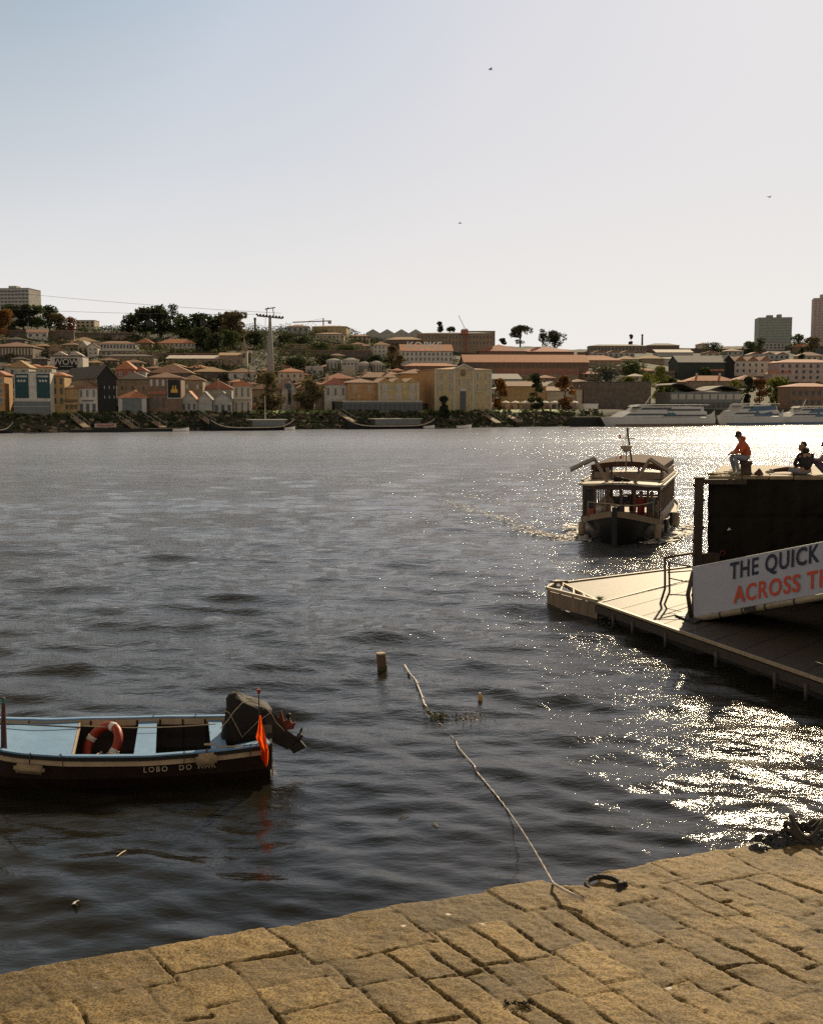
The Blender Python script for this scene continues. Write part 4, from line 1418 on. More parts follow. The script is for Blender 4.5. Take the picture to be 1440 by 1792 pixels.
def put_text(txt, ref, px0, py0, pxe, cap_px, mt):
    size, Mx, want = banner_text(txt, px0, py0, pxe, cap_px, mt, 0)
    o_ = text_mesh('banner_lettering', ref, size, mt, Matrix.Identity(4), None, bold=.022 * size, spacing=1.12)
    wdt = max(v.co.x for v in o_.data.vertices)
    sx = want / wdt
    bpy.data.objects.remove(o_)
    Sm = Matrix.Diagonal((sx, 1, 1, 1))
    inv = Matrix.LocRotScale(bn.location, None, None).inverted()
    return text_mesh('banner_lettering', txt, size, mt, inv @ Mx @ Sm, bsheet, bold=.022 * size, spacing=1.12, extrude=.001)
M_navy = mat('navy_print', (.012, .014, .035), .5, .1, 3)
M_ored = mat('orange_print', (.60, .075, .025), .5, .1, 3)
put_text('THE QUICK', 'THE QUICK', 1277, 1014, 1434, 28, M_navy)
put_text('ACROSS TH', 'ACROSS', 1284, 1055, 1399, 28, M_ored)

# right hand quay structure that the gangway climbs to (mostly out of frame)
mb = MB()
mb.bx(12.6, 30, 17, 33, -3, 4.0)
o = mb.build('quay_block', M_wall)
tag(o, 'dark stone quay block at the upper end of the gangway', 'quay wall')

# ------------------------------------------------------------------ the people on the jetty
TZ = wtop + .05
M_or = mat('orange_hoodie', (.44, .085, .022), .85, .15, 6)
M_jeans = mat('pale_jeans', (.20, .20, .22), .85, .15, 8)
M_hair = mat('dark_hair', (.03, .018, .012), .7, .3, 20)
M_blk = mat('black_jacket', (.012, .010, .010), .8, .4, 8)
M_navyj = mat('navy_jacket', (.03, .03, .045), .85, .2, 8)
M_mauve = mat('mauve_top', (.20, .12, .14), .85, .2, 8)
M_shoe = mat('pale_shoe', (.40, .34, .28), .7, .2, 10)
# bollard he sits on
q = at_y(1304, 829, WY + .45)
bo = thing('bollard', 'squat brown iron bollard under the person in the orange hoodie', 'bollard', (q.x, WY + .45, TZ))
mb = MB(); mb.tube([V(0, 0, -.02), V(0, 0, .1), V(0, 0, .28), V(0, 0, .36), V(0, 0, .42)], [.21, .165, .15, .20, .17], 16)
mb.build('bollard_post', mat('brown_iron', (.05, .022, .012), .6, .4, 12), bo, smooth=True)
person('person in an orange hoodie and pale jeans hunched on a bollard on the jetty', (q.x, WY + .45, TZ), R(180),
       dict(pelvis=(-.02, 0, .50), waist=(.00, 0, .64), chest=(.10, 0, .88), neck=(.19, 0, 1.02), head0=(.22, 0, 1.07), head1=(.25, 0, 1.15), head2=(.26, 0, 1.22), face=(1, .15, -.25),
            shl=(.10, .19, .93), ell=(.22, .26, .68), wrl=(.40, .12, .66), shr=(.10, -.19, .93), elr=(.24, -.26, .68), wrr=(.42, -.10, .63),
            hipl=(.02, .11, .49), knl=(.38, .17, .56), anl=(.24, .15, .09), toel=(.38, .16, .04),
            hipr=(.02, -.11, .49), knr=(.42, -.14, .55), anr=(.28, -.13, .09), toer=(.42, -.14, .04)), M_or, M_jeans, M_hair, M_shoe, hood=True, top_r=1.18)
q = at_y(1409, 836, WY + .35)
person('person in a black jacket sitting cross legged with their back to the water stairs', (q.x, WY + .38, TZ), R(108),
       dict(pelvis=(0, 0, .13), waist=(.0, 0, .28), chest=(.05, 0, .52), neck=(.12, 0, .66), head0=(.15, .0, .70), head1=(.19, .02, .77), head2=(.21, .02, .83), face=(1, .4, -.4),
            shl=(.05, .20, .57), ell=(.14, .28, .33), wrl=(.30, .12, .26), shr=(.05, -.20, .57), elr=(.14, -.28, .33), wrr=(.30, -.10, .26),
            hipl=(.04, .12, .12), knl=(.30, .36, .16), anl=(.36, -.02, .09), toel=(.42, -.14, .06),
            hipr=(.04, -.12, .12), knr=(.30, -.36, .16), anr=(.28, .06, .09), toer=(.30, .2, .06)), M_blk, M_jeans, mat('fair_hair', (.22, .12, .05), .7, .3, 20), M_shoe, hood=True, top_r=1.12)
q = at_y(1405, 826, WY + 1.1)
person('person in a navy jacket on the jetty with both legs stretched out to the left', (q.x, WY + 1.1, TZ), R(176),
       dict(pelvis=(0, 0, .12), waist=(-.06, 0, .28), chest=(-.06, 0, .55), neck=(-.01, 0, .70), head0=(.01, 0, .75), head1=(.03, 0, .83), head2=(.035, 0, .90), face=(1, .1, -.1),
            shl=(-.06, .19, .60), ell=(.05, .27, .38), wrl=(.26, .2, .24), shr=(-.06, -.19, .60), elr=(-.15, -.27, .35), wrr=(-.26, -.25, .10),
            hipl=(.05, .11, .11), knl=(.52, .12, .15), anl=(.93, .10, .09), toel=(1.0, .12, .13),
            hipr=(.05, -.11, .11), knr=(.50, -.12, .12), anr=(.90, -.06, .08), toer=(.98, -.1, .12)), M_navyj, mat('brown_trousers', (.10, .05, .03), .85), M_hair, M_shoe)
q = at_y(1445, 832, WY + .7)
person('person in a mauve top sitting at the right edge beside the one in black', (q.x, WY + .7, TZ), R(150),
       dict(pelvis=(0, 0, .13), waist=(-.03, 0, .30), chest=(.0, 0, .58), neck=(.04, 0, .73), head0=(.06, 0, .78), head1=(.08, 0, .86), head2=(.085, 0, .93),
            shl=(.0, .19, .63), ell=(.14, .25, .42), wrl=(.34, .12, .42), shr=(.0, -.19, .63), elr=(.14, -.25, .42), wrr=(.36, -.10, .42),
            hipl=(.05, .11, .12), knl=(.42, .14, .48), anl=(.52, .12, .09), toel=(.64, .13, .05),
            hipr=(.05, -.11, .12), knr=(.42, -.14, .46), anr=(.55, -.12, .09), toer=(.67, -.13, .05)), M_mauve, mat('purple_trousers', (.08, .05, .07), .85), M_hair, M_shoe)
q = at_y(1327, 833, WY + .3)
mb = MB(); mb.tube([V(0, 0, 0), V(0, 0, .06), V(.01, 0, .15), V(.0, 0, .2)], [.14, .13, .06, .02], 9)
o = mb.build('small_bag', mat('brown_bag', (.09, .035, .02), .8, .4, 10), smooth=True); o.location = (q.x, WY + .3, TZ)
tag(o, 'small slumped brown bag between the orange hoodie and the group in black', 'bag')
q = at_y(1245, 831, WY + .3)
mb = MB()
for k in range(5): mb.box((k * .05 - .1, 0, .03), (.05, .12, .05 + .02 * (k % 2)), rz=k)
o = mb.build('rag_bundle', mat('ochre_rag', (.22, .16, .05), .8), bevel=.01); o.location = (q.x, WY + .3, TZ)
tag(o, 'little ochre bundle left near the outer corner of the jetty top', 'bundle')
q = at_y(1275, 829, WY + .4)
mb = MB(); mb.tube([V(.32 * math.cos(a) + .02 * a, .1 * math.sin(a), .02 + .008 * a) for a in np.linspace(0, 15, 60)], .014, 5)
o = mb.build('coiled_line', mat('yellow_line', (.30, .22, .08), .8), smooth=True); o.location = (q.x, WY + .5, TZ)
tag(o, 'flat coil of ochre line on the jetty left of the bollard', 'rope')
# ================================================================== the tour ferry coming in
fp = at_z(1085, 948, 0)
fa = math.atan2(-1, -.30)
ferry = thing('tour_ferry', 'wooden tour ferry with a dark hull and white roof coming towards the quay bow first', 'ferry', (fp.x, fp.y, 0), fa)
FM = Matrix.LocRotScale(ferry.location, ferry.rotation_euler, None)
# local: +x bow, stem at x = 2.2 ; stern at x = -12.5 ; +y is the boat's left hand side
M_fh = mat('ferry_hull', (.010, .008, .007), .35, .4, 3)
M_fc = mat('ferry_cream', (.24, .17, .11), .7, .15, 4, streak=True)
M_fw = mat('ferry_varnish', (.085, .028, .012), .4, .35, 5, streak=True)
M_fwh = mat('ferry_white_roof', (.33, .28, .21), .7, .1, 3)
M_fgl = mat('ferry_glass', (.02, .02, .02), .08, .1, 3, spec=.6)
FX = [2.4, 2.2, 1.7, 1.0, .0, -1.5, -4, -7, -10, -11.6, -12.4]
FB = [.03, .30, .95, 1.45, 1.80, 2.0, 2.1, 2.1, 1.95, 1.6, 1.1]
FZ = [1.62, 1.58, 1.42, 1.24, 1.08, .98, .92, .92, 1.0, 1.15, 1.25]
def fb_(x): return float(np.interp(x, FX[::-1], FB[::-1]))
def fz_(x): return float(np.interp(x, FX[::-1], FZ[::-1]))
fx_s = np.concatenate([np.linspace(2.4, 0, 14), np.linspace(-.5, -12.4, 16)])
def fsec(x, sy, k0=0):
    b, g = fb_(x), fz_(x)
    flare = .72 if x > -1 else .88
    ll = max(0.0, (x - .2) / 2.2)
    return [V(x, sy * b, g), V(x - .02 * ll, sy * b * (1 - .04), g - .28), V(x - .25 * ll, sy * b * (flare + .1), g * .45), V(x - .5 * ll, sy * b * flare, .0), V(x - .8 * ll, sy * b * .35, -.45), V(x - ll, 0, -.55)]
mb = MB()
for sy in (-1, 1):
    mb.grid([fsec(x, sy) for x in fx_s])
e = fsec(-12.4, -1) + fsec(-12.4, 1)[::-1]
mb.add(e, [tuple(range(len(e)))])
fhull = mb.build('hull', M_fh, ferry, smooth=True)
for sy, nm in ((-1, 'port'), (1, 'star')):
    mb = MB()
    rws = []
    for x in fx_s:
        b, g = fb_(x) + .02, fz_(x)
        rws.append([V(x, sy * b, g + .02), V(x, sy * (b + .05), g + .02), V(x - .01, sy * (b * .975 + .05), g - .24), V(x - .01, sy * b * .975, g - .24)])
    mb.grid(rws, closed=True)
    mb.build('sheer_strake', M_fc, ferry, smooth=False)
mb = MB()
mb.grid([[V(x, -fb_(x) + .03, fz_(x) - .10), V(x, fb_(x) - .03, fz_(x) - .10)] for x in fx_s])
mb.build('deck', mat('ferry_deck', (.20, .12, .07), .7, .2, 5), ferry)
mb = MB(); mb.bar((2.44, 0, -.2), (2.52, 0, 1.86), .22, .24, up=(1, 0, 0)); mb.build('stem_post', M_dark, ferry, bevel=.02)
mb = MB(); mb.bar((2.35, -.20, 1.88), (2.35, .20, 1.88), .14, .06); mb.build('stem_cap', M_fc, ferry, bevel=.01)
# cabin: floor 1.0, roof 2.75
CX0, CX1, CW, RZ = .05, -9.6, 1.80, 2.72
def rcut(x): return CW - .10 * max(0, (x + .6) / .65) ** 1
mb = MB()
for y0, y1 in ((-1.72, -1.28), (1.28, 1.72)):
    mb.bx(CX0 - .10, CX0, y0, y1, .95, 1.42)
mb.bx(CX0 - .10, CX0, -1.28, 1.28, .95, 1.28)
mb.bx(CX0 - .12, CX0 + .02, -1.80, 1.80, 2.42, 2.66)
mb.build('cabin_front', M_fw, ferry)
for y in (-1.74, -1.22, -.62, 0.0, .62, 1.22, 1.74):
    mb = MB(); mb.bx(CX0 - .10, CX0 + .01, y - .055, y + .055, 1.28, 2.42); mb.build('window_post', M_fw, ferry)
for y0, y1 in ((-1.68, -1.28),):
    mb = MB(); mb.bx(CX0 - .06, CX0 - .045, y0, y1, 1.42, 2.42); mb.build('window_pane', M_fgl, ferry)
for sy in (-1, 1):
    mb = MB(); mb.bx(CX1, CX0 - .12, sy * 1.76 - .03, sy * 1.76 + .03, .9, 1.36); mb.build('side_panel', M_fw, ferry)
    mb = MB(); mb.bx(CX1, CX0 - .12, sy * 1.76 - .035, sy * 1.76 + .035, 2.46, 2.66); mb.build('side_header', M_fw, ferry)
    for x in np.arange(CX0 - .8, CX1, -.95):
        mb = MB(); mb.bx(x - .03, x + .03, sy * 1.77 - .035, sy * 1.77 + .035, 1.36, 2.46); mb.build('side_post', M_fc if sy > 0 else M_fw, ferry)
mb = MB(); mb.bx(CX1 - .05, CX1 + .05, -1.78, 1.78, .9, 1.36); mb.bx(CX1 - .05, CX1 + .05, -1.78, -1.5, 1.36, 2.66); mb.bx(CX1 - .05, CX1 + .05, .9, 1.78, 1.36, 2.66); mb.build('cabin_back', M_fw, ferry)
mb = MB()
out = []
for x in (.62, .45, .1, -2, -5, -9.9):
    wd = {.62: 1.2, .45: 1.75}.get(x, 1.98)
    out.append([V(x, wd * k, RZ - .02 + .10 * (1 - k * k)) for k in np.linspace(-1, 1, 11)])
mb.grid(out)
mb.grid([[p - V(0, 0, .08) for p in r] for r in out])
edge = [r[0] for r in out][::-1] + out[0] + [r[-1] for r in out]
for a, b_ in zip(edge, edge[1:]):
    mb.add([a, b_, b_ - V(0, 0, .08), a - V(0, 0, .08)], [(0, 1, 2, 3)])
froof = mb.build('cabin_roof', M_fwh, ferry, fixn=False)
mb = MB()
for y0 in (-1.86, 1.86): mb.tube([V(.3, y0 * .92, RZ + .10), V(.0, y0, RZ + .12), V(-9.6, y0, RZ + .12)], .045, 6)
tag(mb.build('roof_edge_rail', M_fc, froof, smooth=True))
# upper deck: coaming, posts and canopy
mb = MB()
mb.bx(-9.5, -2.4, 1.66, 1.74, RZ + .02, RZ + .42); mb.bx(-9.5, -2.4, -1.74, -1.66, RZ + .02, RZ + .42)
mb.bx(-2.48, -2.4, -1.66, 1.66, RZ + .06, RZ + .38)
mb.build('upper_coaming', M_fc, ferry)
for x in (-2.45, -4.6, -6.9, -9.3):
    for sy in (-1, 1):
        mb = MB(); mb.bx(x - .05, x + .05, sy * 1.62 - .05, sy * 1.62 + .05, RZ + .06, 3.44); mb.build('canopy_post', M_fw, ferry)
for y in (-.75, .55):
    mb = MB(); mb.bx(-2.5, -2.4, y - .05, y + .05, RZ + .06, 3.44); mb.build('canopy_post', M_fw, ferry)
mb = MB()
rws = []
for x in (-2.25, -2.5, -6, -9.6):
    rws.append([V(x, 1.72 * k, 3.44 + .20 * (1 - k * k)) for k in np.linspace(-1, 1, 13)])
mb.grid(rws)
mb.grid([[p - V(0, 0, .05) for p in r] for r in rws])
for r0, r1 in ((rws[0], rws[0]),):
    for a, b_ in zip(r0, r0[1:]):
        mb.add([a, b_, b_ - V(0, 0, .26), a - V(0, 0, .26)], [(0, 1, 2, 3)])
for k in (0, -1):
    for r, q_ in zip(rws, rws[1:]):
        mb.add([r[k], q_[k], q_[k] - V(0, 0, .26), r[k] - V(0, 0, .26)], [(0, 1, 2, 3)])
mb.build('canopy', mat('tan_canopy', (.08, .04, .022), .85, .2, 4, spec=.1), ferry, fixn=False)
# the two folded booms, each an upright arm and a long pale beam
for sy, y0, y1, y2 in ((-1, -.62, -1.28, -2.45), (1, .62, 1.25, 2.10)):
    mb = MB(); mb.bar((.25, y0, RZ + .05), (-.2, y1, RZ + 1.12), .09, .14); mb.build('boom_arm', M_fc, ferry, bevel=.01)
    mb = MB(); mb.bar((-.2, y1, RZ + 1.16), (-.5, y2, RZ + .60), .11, .16)
    bm_ = mb.build('boom_beam', M_fwh, ferry, bevel=.01)
    mb = MB(); mb.bar((-.17, y1, RZ + 1.06), (-.47, y2 * .99, RZ + .50), .12, .05); mb.build('beam_under_board', M_fw, bm_)  # dark varnished strip along the underside of the beam
# mast, radar, lamps, stays
mb = MB(); mb.tube([(-.7, .12, RZ), (-.7, .12, 4.2)], .028, 7); mb.build('radar_pole', M_fc, ferry, smooth=True)
mb = MB(); mb.tube([V(-.7, .12, 4.14), V(-.7, .12, 4.22), V(-.7, .12, 4.42), V(-.7, .12, 4.46)], [.05, .16, .30, .26], 14); mb.build('radar_dome', M_fwh, ferry, smooth=True)
mb = MB(); mb.bar((-1.1, .36, 3.55), (-1.0, .12, 5.2), .06, .07); mb.tube([V(-1, .14, 5.12), V(-1, .13, 5.28)], .055, 7); mb.build('mast', M_dark, ferry)
mb = MB(); mb.bar((-.98, -.25, 4.8), (-.98, .52, 4.78), .035, .035); mb.build('mast_yard', M_fc, ferry)
for y in (-.22,):
    mb = MB(); mb.tube([V(-.98, y, 4.82), V(-.98, y, 4.96)], .05, 8); mb.build('mast_lamp', mat('red_lamp', (.5, .05, .02), .5), ferry, smooth=True)
mb = MB(); mb.tube([V(-2.3, -.3, 3.75), V(-2.3, -.3, 3.95)], .05, 8); mb.build('canopy_lamp', mat('red_lamp', (.5, .05, .02)), ferry, smooth=True)
for a, b_ in (((-.98, .12, 5.0), (2.3, .0, 1.95)), ((-.98, .12, 5.0), (-.6, -.78, RZ)), ((.2, -.55, RZ), (-2.3, -.35, 3.8))):
    mb = MB(); mb.tube([a, b_], .010, 4); mb.build('stay', M_drope, ferry)
mb = MB(); mb.ball((-.35, -.2, RZ + .18), (.12, .30, .12), 8, 6, jit=.2); mb.ball((-.3, .2, RZ + .14), (.10, .22, .08), 8, 6, jit=.2)
mb.build('roof_bundle', M_canvas, ferry, smooth=True)
mb = MB(); mb.tube([V(-.2, -.35, RZ + .08), V(-.2, -.35, RZ + .42)], .035, 7); mb.build('roof_vent', M_dark, ferry)
# rope rail across the bow
mb = MB(); mb.tube(catenary((1.3, -1.35, 1.95), (2.35, 0, 1.95), -.0, 10), .018, 6); mb.tube(catenary((2.35, 0, 1.95), (.9, 1.55, 1.98), .10, 14), .018, 6)
mb.build('bow_rope', M_rope, ferry, smooth=True)
for x, y in ((1.3, -1.35), (.9, 1.55), (.3, 1.72), (.3, -1.72)):
    mb = MB(); mb.tube([V(x, y, fz_(x) - .05), V(x, y, 1.98)], .03, 6); mb.build('stanchion', M_fc, ferry, smooth=True)
# red panels on the foredeck
mb = MB(); mb.bx(.2, .26, -1.50, -1.22, 1.05, 1.55); mb.build('red_box', mat('ferry_red', (.30, .05, .025), .6), ferry)
# fenders and tyres
M_fen = mat('pale_fender', (.30, .22, .13), .75, .3, 8)
for x, sy, r, ln in ((.9, -1, .16, .62), (.7, 1, .15, .70), (-3.4, 1, .2, .7)):
    f = thing('fender', {(.9): 'pale sausage fender hanging from the left bow of the ferry', .7: 'pale sausage fender hanging from the right bow of the ferry', -3.4: 'big pale fender swung out high from the right side of the ferry'}[x],
              'fender', tuple(FM @ V(x, sy * (fb_(x) + .05), fz_(x))), fa, 'hanging fenders of the ferry')
    mb = MB(); o_ = sy * .14
    z0 = -.25 if x > 0 else .20
    mb.tube([V(0, o_, z0), V(0, o_, z0 - .08), V(0, o_, z0 - ln + .08), V(0, o_, z0 - ln)], [r * .6, r, r, r * .5], 12)
    mb.build('fender_body', M_fen, f, smooth=True)
    mb = MB(); mb.tube([V(0, -sy * .1, .0), V(0, o_, .05), V(0, o_, z0)], .018, 5); mb.build('lanyard', M_drope, f)
    mb = MB(); mb.tube([V(0, o_, z0 - ln + .10), V(0, o_, z0 - ln - .02)], [r * 1.02, r * .55], 12); mb.build('black_end', M_dark, f)
for i, (x, z) in enumerate(((-.6, .75), (-2.0, .95))):
    mb = MB(); mb.tube([V(.27 * math.cos(a), 0, .27 * math.sin(a)) for a in np.linspace(0, 2 * math.pi, 19)[:-1]], .085, 8, closed=True)
    o_ = mb.build('tyre', M_dark, smooth=True); o_.location = FM @ V(x, fb_(x) + .16, z); o_.rotation_euler = (0, 0, fa)
    tag(o_, ('black tyre hung low on the right side of the ferry, nearest its bow', 'black tyre hung higher on the right side of the ferry, behind the nearest tyre')[i], 'tyre', 'tyres on the ferry')
# people inside as seen through the front windows
rr = random.Random(12)
cols_ = [(.35, .04, .03), (.05, .05, .07), (.4, .32, .22), (.12, .06, .04), (.08, .1, .09)]
labs = ['person in a red top standing in the ferry cabin right of the stem', 'person in a dark top at the ferry wheel behind the middle window', 'person in a beige top in the ferry cabin left of the stem',
        'person in a brown top deep in the ferry cabin', 'person in a grey green top by the right edge of the ferry cabin']
for i, (x, y) in enumerate(((-.7, .85), (-1.3, -.15), (-1.0, -.75), (-2.4, .3), (-.6, 1.35))):
    pr = thing('person', labs[i], 'person', tuple(FM @ V(x, y, .82)), fa, group='passengers of the ferry')
    mb = MB(); mb.tube([V(0, 0, .0), V(0, 0, .45), V(0, 0, .85), V(.01, 0, 1.0), V(.01, 0, 1.15), V(0.01, 0, 1.22), V(.02, 0, 1.26), V(.03, 0, 1.36), V(.02, 0, 1.46), V(.01, 0, 1.50)], [.13, .16, .15, .18, .19, .13, .06, .095, .09, .03], 12)
    for sy in (-1, 1):
        mb.tube([V(0, sy * .19, 1.14), V(.04, sy * .25, .92), V(.22, sy * .18, .82)], [.06, .05, .035], 7)
    mb.build('body', M_skin, pr, smooth=True)
    mb = MB(); mb.tube([V(0, 0, .42), V(0, 0, .8), V(0, 0, 1.0), V(0, 0, 1.15), V(0, 0, 1.21)], [.18, .175, .2, .21, .12], 12)
    for sy in (-1, 1): mb.tube([V(0, sy * .19, 1.14), V(.03, sy * .25, .93), V(.12, sy * .22, .88)], [.075, .06, .05], 7)
    mb.build('top', mat('pass_%d' % i, cols_[i], .8), pr, smooth=True)
    mb = MB(); mb.ball((.01, 0, 1.42), (.098, .10, .10), 9, 7); mb.build('hair', M_hair, pr, smooth=True)

# foam beside and behind the ferry: thin ragged sheets of froth lying on the water
m_foam, ntm, bsm = newmat('foam')
bsm.inputs['Base Color'].default_value = (.75, .70, .64, 1); bsm.inputs['Roughness'].default_value = .6
def foam(name, label, polys, n, seed, smin=.02, smax=.11):
    rr = random.Random(seed)
    mb = MB()
    for i in range(n):
        a, b_, w_ = polys[rr.randrange(len(polys))]
        t = rr.random() ** 1.2
        c = V(*a).lerp(V(*b_), t) + V(rr.gauss(0, w_ * (.4 + t)), rr.gauss(0, w_ * (.4 + t)), 0)
        c = FM @ c
        s = rr.uniform(smin, smax)
        c.z = WH(c.x, c.y) + rr.uniform(.01, .09)
        k = rr.randint(4, 6)
        a0 = rr.random() * 6
        mb.add([c + V(s * 1.6 * math.cos(a0 + 6.28 * j / k) * rr.uniform(.6, 1.2), s * math.sin(a0 + 6.28 * j / k) * rr.uniform(.6, 1.2), rr.uniform(-.01, .03)) for j in range(k)], [tuple(range(k))])
    return tag(mb.build(name, m_foam, fixn=False), label, 'foam', kind='stuff')
foam('bow_wave_foam', 'white froth along both sides of the ferry hull', [((1.2, 1.5, 0), (-8, 3.0, 0), .35), ((1.2, -1.5, 0), (-6, -3.0, 0), .28), ((.6, 1.9, 0), (-4, 2.6, 0), .25)], 2200, 2)
foam('wake_foam', 'long streaks of froth trailing left behind the ferry', [((1.0, -2.4, 0), (-18, -13, 0), .35), ((-11, -1, 0), (-50, -42, 0), 1.1), ((.4, -2.0, 0), (-3, -5.5, 0), .3)], 1500, 3, .015, .07)
# ================================================================== the far bank town
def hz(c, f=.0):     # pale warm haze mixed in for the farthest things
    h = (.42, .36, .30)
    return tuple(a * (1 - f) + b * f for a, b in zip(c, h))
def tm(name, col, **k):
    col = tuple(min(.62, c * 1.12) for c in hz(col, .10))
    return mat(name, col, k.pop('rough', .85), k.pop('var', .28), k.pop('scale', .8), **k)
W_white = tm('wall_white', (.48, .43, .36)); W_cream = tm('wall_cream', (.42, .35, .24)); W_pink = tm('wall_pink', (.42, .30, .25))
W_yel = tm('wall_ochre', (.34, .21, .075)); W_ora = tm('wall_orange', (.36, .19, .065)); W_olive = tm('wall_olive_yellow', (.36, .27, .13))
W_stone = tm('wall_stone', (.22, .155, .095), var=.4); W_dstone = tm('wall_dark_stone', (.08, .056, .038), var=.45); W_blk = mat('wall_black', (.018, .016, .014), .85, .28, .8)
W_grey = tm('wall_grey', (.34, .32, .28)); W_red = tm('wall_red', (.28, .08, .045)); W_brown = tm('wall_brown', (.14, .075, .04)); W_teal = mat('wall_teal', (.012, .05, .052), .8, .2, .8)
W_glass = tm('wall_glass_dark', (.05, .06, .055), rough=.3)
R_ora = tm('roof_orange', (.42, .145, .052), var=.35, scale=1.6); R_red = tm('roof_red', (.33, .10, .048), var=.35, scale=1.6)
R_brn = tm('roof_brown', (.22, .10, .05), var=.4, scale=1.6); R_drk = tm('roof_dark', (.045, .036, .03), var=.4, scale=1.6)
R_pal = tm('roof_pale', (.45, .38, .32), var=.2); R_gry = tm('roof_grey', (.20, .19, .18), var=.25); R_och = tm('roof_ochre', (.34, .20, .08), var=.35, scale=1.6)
G_win = mat('window_dark', (.02, .022, .022), .25, .3, 3); G_frm = mat('window_frame_pale', (.5, .46, .40), .6, .1, 4); G_lit = mat('window_pale', (.45, .42, .38), .6, .2, 4)
M_canw = mat('canvas_white', (.80, .74, .64), .8, .08, 2)

_winmesh = {}
def window_mesh(w, h, frame, glass, arch):
    key = (round(w, 2), round(h, 2), frame.name if frame else '', glass.name, arch)
    if key in _winmesh: return _winmesh[key]
    mb = MB()
    f = min(.16, w * .18)
    top = [(-w / 2, h)] if not arch else []
    def outline(w_, h0, h1, y):
        pts = [V(-w_ / 2, y, h0), V(w_ / 2, y, h0)]
        if arch:
            r = w_ / 2
            pts += [V(r * math.cos(a), y, h1 - r + r * math.sin(a)) for a in np.linspace(0, math.pi, 8)]
        else:
            pts += [V(w_ / 2, y, h1), V(-w_ / 2, y, h1)]
        return pts
    if frame:
        mb.prism(outline(w, 0, h, -.06), (0, .10, 0), 1)
        mb.prism(outline(w - 2 * f, f, h - f, -.09), (0, .05, 0), 0)
        mb.bx(-.03, .03, -.12, -.088, f, h - f, 1)
    else:
        mb.prism(outline(w, 0, h, -.05), (0, .08, 0), 0)
    o = mb.build('window', [glass, frame or G_frm])
    me = o.data
    bpy.data.objects.remove(o)
    _winmesh[key] = me
    return me

